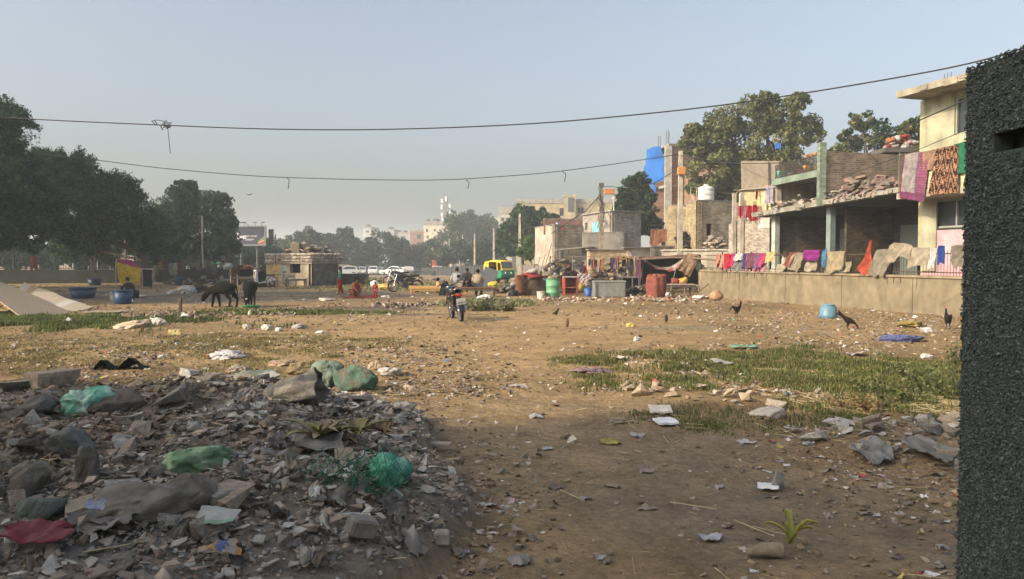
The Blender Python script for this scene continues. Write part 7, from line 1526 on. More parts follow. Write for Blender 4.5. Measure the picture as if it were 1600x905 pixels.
g_ = G(912, 455); sheet('spotted_cloth', 'white cloth with dark red spots hanging left of the grey trunk', [(g_.x - .35, g_.y - .1, 1.0), (g_.x + .30, g_.y - .1, .88), (g_.x + .22, g_.y - .3, .35), (g_.x - .38, g_.y - .35, .22)], (.62, .58, .58), 'cloth', 16, .08, 4, pat=lambda u, v: np.where((((u * 8).astype(int) + (v * 8).astype(int)) % 3 == 0)[:, None], np.array((.30, .08, .12)), np.array((.62, .58, .58))))
# red covered barrel
t = thing('covered_barrel', 'barrel draped in a crumpled brick-red cloth', 'barrel', G(1025, 467)); q = MB((.36, .12, .09)); a = np.linspace(0, 2 * PI, 41)[:-1]; rows = []
for z, r in ((0.0, .34), (.25, .40), (.55, .43), (.80, .42), (.90, .41), (.97, .33), (1.04, .20), (1.06, .05)): rows.append([(r * (1 + .07 * math.sin(7 * b_ + z * 2) * (z < .95) + .05 * math.sin(13 * b_)) * math.cos(b_), r * (1 + .07 * math.sin(7 * b_ + z * 2) + .04 * math.cos(11 * b_)) * math.sin(b_), z + .02 * math.sin(5 * b_)) for b_ in a])
q.grid(np.array(rows), closed=True); q.build('cloth_cover', mat('cloth'), t); q = MB((.12, .12, .14)); q.lathe([(.30, 0), (.31, .1)], 20); q.build('barrel_body', mat('metal'), t)
q = MB((.42, .12, .07))
for i in range(16): b_ = i * .4; q.grid(crumple_pts((.12, .1, .07), 9, .3, i), M=M4((.3 * math.cos(b_), .3 * math.sin(b_), .95 + .03 * math.sin(3 * i))), closed=True)
q.build('rolled_edge', mat('cloth'), t)
# clay pot, brown dome
t = thing('clay_pot', 'round buff clay pot at the foot of the ochre wall end', 'pot', G(1119, 470)); q = MB((.36, .22, .12)); q.lathe([(.1, 0), (.24, .06), (.30, .18), (.24, .31), (.12, .36), (.16, .41), (.13, .41), (.10, .36)], 22); q.build('pot_body', mat('stone'), t)
t = thing('sacking_dome', 'domed shelter of brown sacking with a red and white top right of the three-wheeler', 'shelter', G(829, 462)); q = MB((.17, .12, .09)); q.grid(crumple_pts((.75, .6, .85), 24, .16, 5, flatb=.1), closed=True, M=M4((0, .4, .08))); q.build('sacking', mat('cloth'), t); q = MB((.38, .06, .05)); q.grid(crumple_pts((.62, .5, .18), 14, .2, 6), closed=True, M=M4((.05, .35, .92))); q.build('red_cloth', mat('cloth'), t); q = MB((.62, .58, .52)); q.grid(crumple_pts((.34, .3, .13), 12, .2, 7), closed=True, M=M4((.1, .3, 1.1))); q.build('white_cloth', mat('cloth'), t); q = MB((.30, .13, .07)); q.grid(crumple_pts((.28, .2, .5), 12, .2, 9), closed=True, M=M4((-.5, -.15, .38))); q.build('brown_blanket', mat('cloth'), t)
# benches, cots, boards
def bench(label, px, py, L_, W_, H_, rz, col, leg=(.10, .07, .05), name='bench', cat='bench', lw=.06, th=.05, loc=None):
    t = thing(name, label, cat, G(px, py), rz); q = MB(col); q.bbox((0, 0, H_ - th / 2), (L_, W_, th), .01); q.build('top', mat('wood'), t)
    for sx in (-1, 1):
        for sy in (-1, 1): q = MB(leg); q.box((sx * (L_ / 2 - .1), sy * (W_ / 2 - .06), (H_ - th) / 2), (lw, lw, H_ - th)); q.build('leg', mat('wood'), t)
    q = MB(leg); q.box((0, -W_ / 2 + .06, H_ - th - .06), (L_ - .26, .04, .08)); q.box((0, W_ / 2 - .06, H_ - th - .06), (L_ - .26, .04, .08)); q.build('rail', mat('wood'), t); return t
bench('long low wooden bench under the two sitting men', 738, 465, 2.15, .5, .46, R(-4), (.16, .08, .045))
bench('dark table standing before the parked cars', 661, 431, 2.9, .9, .62, R(2), (.08, .09, .085), (.07, .08, .08), 'table', 'table', lw=.5)
bench('low grey bench in front of the stone hut right of the bicycle', 463, 448, 1.3, .6, .52, R(3), (.34, .3, .25), (.05, .04, .035))
bench('rough wooden table left of the three-wheeler', 760, 449, 1.3, .7, .75, R(-5), (.24, .12, .06), (.22, .18, .12), 'table', 'table')
t = bench('orange-brown wooden cot lying on the ground right of the motorcycles', 668, 458, 1.75, .7, .36, R(-6), (.50, .30, .12), (.42, .25, .10), 'cot', 'cot', lw=.12, th=.14); 
g_ = G(686, 458); q = MB((.50, .34, .16)); q.lathe([(.13, 0), (.14, .05), (.14, .5), (.13, .55)], 18); o = q.build('wooden_drum', mat('wood')); o.location = g_; tag(o, 'upright tan cylinder at the right end of the wooden cot', 'cylinder')
bag('dark_bundle', 'black-green bundle between the wooden cot and the near motorcycle', 695, 462, 20, 26, (.03, .04, .04), 'cloth', .8, 81, cr=.2, cat='bundle')
bag('yellow_bag', 'twisted bright yellow bag lying on the right end of the long bench', 768, 463, 14, 8, (.62, .46, .06), 'foil', .8, 82, cr=.2, cat='bag'); bpy.data.objects['yellow_bag.001' if 'yellow_bag.001' in bpy.data.objects else 'yellow_bag'].location.z += .45
g_ = G(762, 456); q = MB((.11, .115, .125)); q.box((0, 0, .6), (.72, .03, 1.3), (R(-14), R(20), 0)); o = q.build('slate_board', mat('paint', rough=.6)); o.location = g_; tag(o, 'tilted dark grey slab leaning in front of the three-wheeler', 'slab')
t = thing('crate', 'black crate on the grass right of the girl', 'crate', G(555, 445)); q = MB((.02, .024, .024)); q.box((0, 0, .35), (1.7, .7, .66), jit=.01); q.build('crate_body', mat('plastic'), t); q = MB((.03, .035, .035)); q.box((0, 0, .71), (1.78, .76, .06)); q.build('lid', mat('plastic'), t)
# small table by the clothes behind the trunk
t = thing('metal_stand', 'grey metal stand with a dark inside behind the right end of the trunk', 'stand', G(984, 457)); 
for x in (-.42, .1, .42): q = MB((.22, .24, .25)); q.box((x, -.2, .38), (.05, .05, .76)); q.build('leg', mat('metal'), t)
q = MB((.26, .28, .28)); q.box((0, 0, .79), (.95, .5, .05)); q.build('top', mat('metal'), t); q = MB((.02, .02, .02)); q.box((0, .2, .38), (.9, .03, .7)); q.build('back_panel', mat('metal'), t)

# ---------------------------------------------------------------- tarpaulin shelter and its things
t = thing('tarp_shelter', 'sagging shelter of red and cream patterned cloth over a dark interior', 'shelter', G(1045, 455))
def pat1(u, v):
    c = np.tile(np.array((.60, .52, .42)), (len(u), 1)); c[u > .45] = (.40, .07, .08); c[(u > .62) & (u < .74)] = (.55, .5, .46); s_ = ((v * 14).astype(int) % 3 == 0) & (u < .45); c[s_] = (.45, .36, .28); s2 = ((v * 20).astype(int) % 4 == 0) & (u > .45); c[s2] = (.50, .42, .38); return c
def sub(o): 
    for k in ('label', 'category', 'group', 'kind'):
        if k in o: del o[k]
    o.location = Vector(o.location) - Vector(t.location); o.parent = t; return o
YS = 40.0
sub(sheet('front_cloth', 'x', [P(1004, 404, YS + 1), P(1070, 403, YS), P(1062, 421, YS - .8), P(1008, 409, YS - .8)], (.5, .3, .25), 'cloth', 30, .10, 2, pat=pat1, drop=.45))
sub(sheet('tan_flap', 'x', [P(1074, 396, YS), P(1094, 400, YS), P(1078, 432, YS - 1), P(1058, 422, YS - 1)], (.46, .30, .18), 'cloth', 16, .10, 5))
sub(sheet('side_cloth', 'x', [P(994, 404, YS + 2.2), P(1003, 404, YS - .4), P(1001, 448, YS - .4), P(992, 444, YS + 2.2)], (.13, .05, .07), 'cloth', 14, .10, 6))
sub(sheet('roof_cloth', 'x', [P(1000, 402, YS + 2.2), P(1095, 398, YS + 2.2), P(1090, 402, YS - .2), P(1000, 405, YS)], (.3, .12, .1), 'cloth', 16, .08, 7))
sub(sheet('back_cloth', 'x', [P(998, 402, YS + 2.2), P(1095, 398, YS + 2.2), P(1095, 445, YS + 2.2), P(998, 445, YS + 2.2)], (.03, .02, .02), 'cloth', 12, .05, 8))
for px, col in ((1004, 404), (1070, 400), (1092, 401)):
    q = MB((.25, .18, .12)); p0 = P(px, col, YS); q.tube([p0, (p0.x, p0.y, gz(p0.x, p0.y) - .1)], .035, 6); q.build('post', mat('wood'), t, world=True)
q = MB((.22, .17, .12)); q.tube([P(995, 406, YS - .1), P(1050, 402.5, YS - .1), P(1080, 403, YS - .1), P(1125, 407, YS - 2)], .05, 7); q.build('ridge_pole', mat('wood'), t, world=True)
bag('colour_bundle', 'bundle of orange, blue and maroon quilts piled at the end of the railing', 1104, 431, 36, 34, (.20, .10, .12), 'cloth', .6, 90, cr=.18, cat='quilts', col2=(.36, .22, .12)).location.z += .55
t2 = bench('low plank platform carrying an orange bag beside the red covered barrel', 1060, 462, 1.45, .7, .55, R(3), (.36, .3, .23), (.12, .1, .08), 'platform', 'platform')
bag('orange_bag', 'orange bag sitting on the low plank platform', 1069, 461, 16, 12, (.50, .28, .06), 'foil', .8, 91, cr=.14, cat='bag').location.z += .53
bag('red_bag', 'red and white rags on the left of the plank platform', 1055, 461, 12, 10, (.5, .1, .08), 'cloth', .8, 92, cr=.2, cat='rags').location.z += .53
q = MB((.16, .17, .17)); g_ = G(1102, 462); q.box((0, -.1, 1.02), (.42, .03, .42), (R(8), R(8), -.2)); o = q.build('dark_board', mat('paint', rough=.6)); o.location = g_; tag(o, 'small dark board hanging on the left end of the ochre wall', 'board')
q = MB((.2, .14, .09)); q.tube([P(1093, 455, 36.0), P(1122, 432, 37.2)], .022, 5); tag(q.build('stick', mat('wood')), 'thin stick leaning on the left end of the ochre wall', 'stick')
q = MB((.22, .16, .1)); q.tube([G(1045, 466), P(1056, 420, 38)], .02, 5); tag(q.build('stick', mat('wood')), 'thin stick standing beside the red covered barrel', 'stick')
for i, (px, tp, lean_) in enumerate(((862, 380, 14), (843, 402, 4), (852, 398, 9), (858, 404, -3), (835, 408, 6))):
    q = MB((.36, .28, .18)); q.tube([P(px - lean_, 428, 58), P(px, tp, 59)], .035, 5); tag(q.build('bamboo_pole', mat('wood')), ['longest bamboo pole leaning on the white side wall', 'leftmost short bamboo pole by the white wall', 'bamboo pole in the middle of the leaning ones', 'bamboo pole leaning the other way by the white wall', 'lowest bamboo pole at the left of the white wall'][i], 'pole', 'bamboo poles leaning on the white wall')

# ---------------------------------------------------------------- laundry
def hang(label, px0, px1, tz, bz_, col, off=.02, seed=0, pat=None, nm='laundry', cat='cloth', amp=.06, skew=0., group=None, tl=0., n=14, drop=0.):
    """hung on the retaining wall railing between two pixel columns; tz, bz_: heights"""
    def tp(px): k = (px - 800) / FPX; b0 = W0 - WN * off; return (k * b0[1] - b0[0]) / (WD[0] - k * WD[1])
    a, b_ = tp(px0), tp(px1); A0 = wline(a, off - .06, tz + tl); B0 = wline(b_, off - .06, tz); A1 = wline(a - skew, off - .16, bz_); B1 = wline(b_ - skew, off - .16, bz_ + .04)
    A2, B2 = wline(a, off + .16, tz + tl + .02), wline(b_, off + .16, tz + .02)
    return sheet(nm, label, [A0, B0, B1, A1], col, 'cloth', n, amp, seed, cat, pat, .012, group, drop=drop)
def stripes(c1, c2, n, ax='v'): return lambda u, v: np.where((((v if ax == 'v' else u) * n).astype(int) % 2 == 0)[:, None], np.array(c1), np.array(c2))
LR = 'laundry on the retaining wall railing'
for i, (a, b_, t0, b0, c, lab, kw) in enumerate((
    (1122, 1128, 1.92, 1.45, (.55, .22, .16), 'small salmon cloth first on the railing from the left', {}), (1129, 1134, 1.92, 1.35, (.48, .30, .22), 'peach cloth second on the railing from the left', {}), (1134, 1143, 1.94, 1.22, (.50, .03, .04), 'bright red cloth hanging low on the railing', {}),
    (1144, 1151, 1.94, 1.3, (.50, .03, .16), 'crimson pink cloth right of the bright red one', {}), (1151, 1163, 1.93, 1.66, (.60, .56, .50), 'short cream cloth right of the crimson one', {}), (1163, 1169, 1.95, 1.2, (.05, .05, .22), 'navy blue cloth hanging low on the railing', {}),
    (1169, 1182, 1.95, 1.25, (.26, .08, .12), 'maroon patterned cloth right of the navy one', dict(pat=stripes((.30, .08, .1), (.14, .07, .12), 9))), (1182, 1190, 1.95, 1.2, (.22, .12, .22), 'purple spotted cloth right of the maroon one', dict(pat=stripes((.34, .1, .2), (.14, .1, .2), 7, 'u'))), (1188, 1198, 1.93, 1.4, (.45, .06, .18), 'magenta cloth beside the yellow one', {}),
    (1199, 1213, 2.0, 1.58, (.55, .45, .18), 'pale yellow cloth folded over the rail by the white pillar', {}),
    (1236, 1247, 1.96, 1.45, (.28, .09, .07), 'dark red striped blanket slipping behind the purple one', dict(pat=stripes((.3, .08, .06), (.14, .06, .05), 6), skew=-.2)), (1242, 1262, 1.94, 1.3, (.33, .28, .2), 'greyish buff blanket sloping left of the purple one', dict(skew=-.3)), (1258, 1283, 2.03, 1.62, (.27, .03, .20), 'bright purple blanket folded over the rail', dict(pat=stripes((.28, .03, .22), (.2, .02, .16), 4, 'u'))),
    (1295, 1321, 1.98, 1.3, (.40, .32, .2), 'speckled buff blanket hanging square on the rail', {}), (1372, 1402, 2.02, 1.15, (.29, .26, .2), 'rounded grey-brown quilt hanging down right of the red cloth', dict(skew=-.35, amp=.1)), (1390, 1428, 2.12, 1.62, (.40, .33, .25), 'buff quilt draped in a wide arch over the rail', dict(drop=-.1, amp=.08)),
    (1428, 1456, 2.06, 1.42, (.42, .36, .27), 'buff quilt with a slanting hem right of the arched one', dict(skew=-.1)), (1456, 1466, 2.03, 1.45, (.62, .60, .56), 'white clothes hanging before the pink wall', {}), (1467, 1477, 2.1, 1.5, (.03, .06, .26), 'dark blue cloth hanging before the pink wall', dict(skew=.1)), (1490, 1515, 2.1, 1.5, (.22, .19, .15), 'grey-brown blanket on the rail cut off by the dark pillar', {}))):
    hang(lab, a, b_, t0, b0, c, seed=i * 3, group=LR, **kw)
for i, (a, b_, t0, b0, c, lab) in enumerate(((1125, 1132, 1.9, 1.25, (.3, .1, .08), 'long rust cloth behind the two small salmon cloths'), (1140, 1148, 1.9, 1.22, (.22, .05, .1), 'long wine cloth between the red and crimson ones'), (1153, 1162, 1.7, 1.22, (.2, .2, .2), 'dark grey rag hanging below the cream cloth'), (1172, 1180, 1.6, 1.2, (.3, .06, .07), 'short dark red rag below the maroon one'),
    (1185, 1194, 1.7, 1.2, (.36, .1, .14), 'pink flowered cloth hanging lowest near the yellow one'), (1194, 1202, 1.7, 1.2, (.4, .22, .24), 'faded pink rag below the yellow cloth'), (1215, 1232, 1.5, 1.2, (.42, .36, .26), 'cream fringe tied low right of the white pillar'), (1262, 1280, 1.6, 1.24, (.4, .35, .26), 'cream fringe hanging below the purple blanket'), (1322, 1334, 1.6, 1.24, (.36, .3, .2), 'buff fringe right of the speckled blanket'))):
    hang(lab, a, b_, t0, b0, c, seed=i * 5 + 2, group=LR, off=.10)
# vivid red cloth flame shape
def tpx(px, off=.0): k = (px - 800) / FPX; b0 = W0 - WN * off; return (k * b0[1] - b0[0]) / (WD[0] - k * WD[1])
prof = [(0, 1363, 1364), (.2, 1357, 1364), (.45, 1352, 1366), (.62, 1348, 1368), (.8, 1341, 1364), (.9, 1346, 1362), (1.0, 1352, 1365)]
rows = []
for u, pa_, pb_ in [(np.interp(x, [p[0] for p in prof], [p[0] for p in prof]), np.interp(x, [p[0] for p in prof], [p[1] for p in prof]), np.interp(x, [p[0] for p in prof], [p[2] for p in prof])) for x in np.linspace(0, 1, 18)]:
    z = 2.32 - 1.15 * u; rows.append([wline(tpx(pa_ + (pb_ - pa_) * k), -.08 + .05 * math.sin(9 * k + 4 * u), z) for k in np.linspace(0, 1, 9)])
rows = np.array(rows); q = MB((.47, .09, .05)); q.grid(rows); q.grid(rows[::-1] + np.array((.012, .003, 0))); tag(q.build('laundry', mat('cloth')), 'vivid brick-red cloth with a pointed top hanging on the rail', 'cloth', LR)
for i, (px, c, h) in enumerate(((1287, (.10, .25, .42), .5), (1225, (.6, .55, .45), .3))):
    q = MB(c); q.grid(crumple_pts((.12, .1, h), 12, .3, i + 50), closed=True, M=M4(wline(tpx(px, .1), .12, 1.25 + h * .8))); tag(q.build('laundry', mat('cloth')), ['blue plastic strip tied to the middle pillar by the rail', 'small cream rag standing at the foot of the rail'][i], 'cloth')
# big shawls on the yellow house balcony
def fpos(px, off, z): return fl(fpx(px, off), off, z)
def paisley(u, v):
    a = np.sin(u * 62 + 2 * np.sin(v * 21)) * np.sin(v * 44 + 2 * np.sin(u * 30)) + .7 * np.sin(u * 24 + 4 * np.sin(v * 19)); c = np.where((a > .2)[:, None], np.array((.45, .25, .15)), np.array((.045, .018, .016))); return c
def shawl1(u, v):
    c = np.tile(np.array((.36, .32, .31)), (len(u), 1)); c[v > .62] = (.24, .07, .15); c[(v > .62) & ((u * 40).astype(int) % 2 == 0)] = (.33, .12, .2); c[u > .84] = (.22, .06, .14); c[v < .04] = (.2, .05, .1); c[(v > .58) & (v < .63)] = (.2, .12, .2); return c
OF = -1.15
def fsh(px, z): return fpos(px, OF, z)
def zf(px, py): return zat(py, fsh(px, 0)[1])
sheet('shawl', 'long white shawl with a wide purple border hanging from the balcony', [fsh(1409, zf(1409, 241)), fsh(1448, zf(1448, 236)), fsh(1442, zf(1442, 316)), fsh(1403, zf(1403, 309))], (.4, .3, .3), 'cloth', 40, .05, 3, 'shawl', shawl1, .012)
sheet('shawl', 'short tan crocheted shawl beside the purple bordered one', [fsh(1438, zf(1438, 238)), fsh(1461, zf(1461, 232)), fsh(1460, zf(1460, 262)), fsh(1440, zf(1440, 268))], (.42, .26, .18), 'cloth', 30, .04, 4, 'shawl', lambda u, v: np.where((((u * 14).astype(int) + (v * 14).astype(int)) % 2 == 0)[:, None], np.array((.44, .28, .2)), np.array((.3, .17, .12))), .012)
sheet('shawl', 'large black and tan paisley shawl hanging from the balcony', [fpos(1459, OF - .02, zf(1459, 233)), fpos(1493, OF - .02, zf(1493, 226)), fpos(1495, OF - .02, zf(1495, 301)), fpos(1449, OF - .02, zf(1449, 305))], (.2, .1, .08), 'cloth', 60, .04, 5, 'shawl', paisley, .012)
sheet('shawl', 'green cloth hanging at the right of the paisley shawl', [fsh(1487, zf(1487, 226)), fsh(1530, zf(1530, 214)), fsh(1530, zf(1530, 268)), fsh(1488, zf(1488, 272))], (.03, .20, .10), 'cloth', 14, .05, 6, 'cloth', None, .012)
q = MB((.2, .17, .13)); q.tube([fsh(1400, zf(1400, 242)), fsh(1450, zf(1450, 236)), fsh(1535, zf(1535, 216))], .015, 5); q.tube([fsh(1402, zf(1402, 300)), fsh(1402, zf(1402, 238))], .02, 5); tag(q.build('drying_line', mat('rust')), 'thin bar carrying the shawls in front of the yellow house', 'bar')
# red clothes on the grey brick wall, lavender sheet, rug by the tower
for i, (a, b_, y0, y1, c, lab) in enumerate(((1154, 1160, 322, 338, (.4, .03, .08), 'dark pink cloth at the left of the wall-top washing'), (1160, 1168, 321, 341, (.48, .18, .2), 'rose cloth on the wall-top washing line'), (1168, 1175, 321, 344, (.46, .02, .03), 'red cloth hanging longest on the wall top'), (1176, 1183, 320, 343, (.42, .02, .03), 'second red cloth right of the longest one'), (1183, 1190, 322, 330, (.5, .25, .2), 'small salmon cloth at the right of the wall-top washing'))):
    Yw = 39.0 - (a - 1150) * .045 - .25; sheet('laundry', lab, [P(a, y0, Yw), P(b_, y0, Yw), P(b_ + 1, y1, Yw - .1), P(a, y1, Yw - .1)], c, 'cloth', 10, .05, i, 'cloth', None, .012, 'washing on the patched brick wall')
sheet('laundry', 'lavender printed sheet hanging at the right of the yellow shack', [P(1197, 290, 38.2), P(1208, 290, 38), P(1208, 323, 37.8), P(1195, 322, 38)], (.38, .32, .42), 'cloth', 14, .05, 9, 'cloth', stripes((.40, .34, .44), (.46, .40, .46), 8), .012)
sheet('laundry', 'narrow dark red cloth hanging from the tin sheet of the yellow shack', [P(1181, 296, 39), P(1185, 296, 39), P(1183, 314, 38.9), P(1180, 312, 38.9)], (.3, .03, .03), 'cloth', 8, .03, 10, 'cloth', None, .012)
sheet('laundry', 'striped brown-orange rug hanging over the low roof behind the near pole', [P(1017, 358, 52), P(1050, 358, 52), P(1049, 380, 51.7), P(1016, 381, 51.7)], (.34, .16, .10), 'cloth', 26, .08, 11, 'rug', stripes((.36, .15, .09), (.24, .13, .09), 12), .015)
sheet('tarpaulin', 'bright blue tarpaulin hanging on the open side of the unfinished tower', [P(1009, 233, 79), P(1036, 228, 75.2), P(1036, 279, 75.2), P(1008, 276, 79)], (.012, .12, .42), 'sheet', 20, .5, 12, 'tarpaulin', None, .03, freq=1.2)
sheet('tarpaulin', 'lower strip of blue tarpaulin below the bright blue one', [P(1014, 278, 78), P(1024, 279, 77), P(1025, 309, 77), P(1016, 306, 78)], (.012, .11, .38), 'sheet', 12, .3, 13, 'tarpaulin', None, .03)
sheet('tarpaulin', 'small blue rag caught in the olive tree', [P(1210, 224, 57), P(1220, 224, 57), P(1219, 234, 57), P(1212, 234, 57)], (.02, .16, .5), 'sheet', 8, .1, 14, 'rag', None, .02)
heapof('jumble of dark junk piled on the low roof behind the near pole', 1052, 1078, 460, .9, 70, .25, DK, name='roof_junk'); _o = bpy.data.objects[-1] if False else None
for o in [o for o in COL.objects if o.name.startswith('roof_junk') and o.get('label', '').startswith('jumble')]: o.location = (XY(1068, 47.5)[0], 47.5, zat(388, 47.5) + .05)
heapof('old timber and tin heaped on the long low shed roof', 1100, 1140, 460, .6, 60, .22, RC, 'wood', 'roof_timber')
for o in [o for o in COL.objects if o.name.startswith('roof_timber')]: o.location = (XY(1120, 45)[0], 45.4, zat(391, 45) + .12)
heapof('red, pink and white clothes heaped on a roof edge left of the yellow house', 1395, 1440, 470, .5, 60, .25, [(.5, .06, .06), (.55, .4, .35), (.6, .55, .5), (.5, .2, .1), (.1, .12, .2)], 'cloth', 'roof_clothes')
rb_ = P(1405, 232, 36)
for o in [o for o in COL.objects if o.name.startswith('roof_clothes')]: o.location = (rb_.x, rb_.y, rb_.z)
q = MB((.10, .09, .08)); q.box((rb_.x + .3, rb_.y, rb_.z - .17), (2.6, 1.6, .2)); q.box((rb_.x + .3, rb_.y + .3, rb_.z - 1.2), (2.2, 1.0, 2.0), color=(.16, .15, .13)); q.box((rb_.x + .3, rb_.y + .3, (rb_.z - 2.2) / 2), (2.2, 1.0, rb_.z - 2.2), color=(.25, .2, .16)); tag(q.build('roof_room', mat('concrete')), 'dark little roof room under the heaped clothes', 'room')
# clothes along the hut fronts and decorated doorway
t = thing('door_garland', 'row of orange and black scalloped garlands along the cream hut front', 'garland', P(975, 402, 50.6))
q = MB((.62, .27, .04))
for i in range(6):
    px = 957 + i * 7.2; q.tube([P(px, 401, 50.6), P(px + 1.8, 404.5, 50.55), P(px + 3.6, 405.5, 50.55), P(px + 5.4, 404.5, 50.55), P(px + 7.2, 401, 50.6)], .05, 6)
q.build('garland_string', mat('cloth'), t, world=True)
for i, (px0, px1, y0, y1, Yc, c, lab) in enumerate(((872, 880, 412, 434, 56, (.42, .34, .05), 'mustard cloth hanging left among the hut clothes'), (893, 901, 412, 432, 55, (.16, .15, .16), 'grey cloth hanging left of the woman in the dark red top'), (922, 928, 410, 428, 54, (.2, .24, .24), 'grey-green cloth right of the woman in the dark red top'), (929, 937, 408, 426, 54, (.34, .28, .2), 'buff cloth hanging in the middle of the hut clothes'),
    (940, 950, 408, 424, 53, (.22, .17, .14), 'brown cloth hanging before the cream hut'), (955, 962, 404, 420, 50.4, (.18, .12, .12), 'dark red-brown cloth on the cream hut'), (979, 984, 404, 424, 50.2, (.6, .5, .4), 'narrow cream drape left in the doorway'), (990, 995, 404, 426, 50.2, (.62, .52, .42), 'narrow cream drape right in the doorway'), (996, 1003, 412, 440, 45, (.28, .12, .14), 'wine red cloth at the left edge of the shelter'), (984, 991, 404, 420, 50.3, (.05, .04, .05), 'black cloth between the cream drapes'))):
    sheet('laundry', lab, [P(px0, y0, Yc), P(px1, y0, Yc), P(px1, y1, Yc - .1), P(px0, y1, Yc - .1)], c, 'cloth', 10, .08, i + 30, 'cloth', None, .012, 'clothes hung along the hut fronts')
for i in range(38):
    px0 = rng.uniform(862, 1110); wd = rng.uniform(4, 9); y0 = rng.uniform(399, 418); y1 = y0 + rng.uniform(10, 22); Yc = 49.5 if px0 < 930 else (47.5 if px0 < 1000 else 37.8 + 0 * px0)
    if px0 > 1000: y0 += 6; y1 = y0 + rng.uniform(8, 14)
    if 1000 < px0 < 1085: continue
    c = [(.30, .05, .05), (.12, .10, .10), (.34, .27, .2), (.05, .07, .14), (.26, .08, .15), (.4, .36, .3), (.22, .14, .08), (.07, .1, .09), (.42, .2, .08)][i % 9]
    sheet('laundry', 'small faded garment hung in the crowded row before the huts', [P(px0, y0, Yc), P(px0 + wd, y0, Yc), P(px0 + wd, y1, Yc - .1), P(px0, y1, Yc - .1)], c, 'cloth', 9, .08, i + 130, 'cloth', None, .012, 'garments in the crowded row before the huts')
q = MB((.2, .16, .12)); q.tube([P(858, 402, 49.5), P(928, 401, 49.5), P(935, 400, 47.5), P(1002, 402, 47.5)], .02, 4)
for px in (860, 895, 928, 965, 1000): p0 = P(px, 400, 49.4 if px < 930 else 47.4); q.tube([p0, (p0.x, p0.y, 0)], .035, 5)
tag(q.build('drying_line', mat('wood')), 'line on thin posts carrying the garments before the huts', 'line')
# shutters' laundry on the white house roof line
for i, (px, c) in enumerate(((868, (.6, .58, .56)), (873, (.1, .14, .35)), (878, (.45, .05, .04)))):
    sheet('laundry', ['white cloth on the whitewashed house roof', 'blue cloth on the whitewashed house roof', 'red cloth on the whitewashed house roof'][i], [P(px, 348, 63.5), P(px + 4, 348, 63.5), P(px + 4, 361, 61.6), P(px, 361, 61.6)], c, 'cloth', 8, .05, i + 60, 'cloth', None, .012)

# ---------------------------------------------------------------- left side: cloth shelter, clothes on the railing, cart
t = thing('cloth_shelter', 'sunlit mustard yellow sheet with a crimson top stretched over a low shelter', 'shelter', G(205, 452))
def subt(o):
    for k in ('label', 'category', 'group', 'kind'):
        if k in o: del o[k]
    o.location = Vector(o.location) - Vector(t.location); o.parent = t; return o
YT = 45.5
subt(sheet('yellow_sheet', 'x', [P(180, 409, YT + .8), P(221, 420, YT), P(220, 443, YT - .4), P(188, 444, YT + .3)], (.52, .36, .03), 'cloth', 20, .12, 21))
subt(sheet('crimson_sheet', 'x', [P(184, 406, YT + 2), P(206, 407, YT + 2), P(223, 421, YT + .05), P(180, 409, YT + .82)], (.36, .04, .12), 'cloth', 14, .08, 22))
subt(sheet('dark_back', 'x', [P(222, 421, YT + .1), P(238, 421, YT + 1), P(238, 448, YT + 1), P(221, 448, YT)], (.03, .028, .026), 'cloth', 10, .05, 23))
for px, py_, Yp in ((181, 407, YT + .8), (222, 419, YT), (238, 420, YT + 1)): q = MB((.34, .30, .22)); p0 = P(px, py_, Yp); q.tube([p0, (p0.x, p0.y, gz(p0.x, p0.y))], .04, 6); q.build('post', mat('wood'), t, world=True)
q = MB((.36, .32, .25)); q.tube([P(221, 420, YT), P(240, 421, YT)], .035, 6); q.build('cross_bar', mat('wood'), t, world=True)
for i, (px0, px1, y0, y1, c, lab) in enumerate(((139, 150, 404, 425, (.08, .07, .06), 'dark brown clothes at the left of the railing'), (238, 243, 417, 442, (.28, .26, .22), 'pale grey cloth hanging on a post right of the yellow sheet'), (243, 248, 415, 432, (.18, .24, .17), 'grey-green cloth beside the pale grey one'), (247, 254, 408, 424, (.28, .16, .06), 'orange-brown clothes on the railing'), (255, 262, 406, 420, (.12, .07, .12), 'dark purple clothes on the railing'),
    (264, 277, 411, 430, (.38, .37, .34), 'light grey square cloth hanging on the railing'), (276, 284, 409, 434, (.20, .10, .08), 'dull red-brown cloth hanging low on the railing'), (284, 290, 409, 424, (.16, .14, .15), 'grey-mauve cloth right of the red-brown one'), (306, 316, 410, 426, (.14, .1, .09), 'brown cloth in the middle of the right railing'), (322, 340, 412, 430, (.09, .10, .09), 'large dark grey cloth near the right end of the railing'), (48, 58, 400, 424, (.09, .03, .025), 'dark maroon cloth hanging far left under the trees'))):
    Yr = 51.0 + (px0 + 50) / 400 * 7 - .4; sheet('laundry', lab, [P(px0, y0, Yr), P(px1, y0, Yr), P(px1, y1, Yr - .15), P(px0, y1, Yr - .15)], c, 'cloth', 10, .08, i + 80, 'cloth', None, .012, 'clothes on the left railing')
t = thing('hooded_cart', 'small cart with a ragged straw-coloured matting hood left of the second calf', 'cart', G(384, 448), 0)
q = MB((.42, .30, .16)); rows = []
for y in np.linspace(-.7, .7, 9): rows.append([(-.8 + 1.6 * u, y, 1.0 + .28 * math.sin(PI * u) ** .7 + .05 * math.sin(11 * u + 5 * y) + (-.18 if abs(u - .5) > .42 else 0)) for u in np.linspace(0, 1, 15)])
rows = np.array(rows); q.grid(rows[::-1]); r2 = rows.copy(); r2[..., 2] -= .05; q.grid(r2); q.build('matting_hood', mat('cloth'), t)
for sx in (-1, 1):
    for sy in (-1, 1): q = MB((.4, .3, .18)); q.tube([(sx * .7, sy * .6, 0), (sx * .7, sy * .6, 1.05)], .04, 6); q.build('leg', mat('wood'), t)
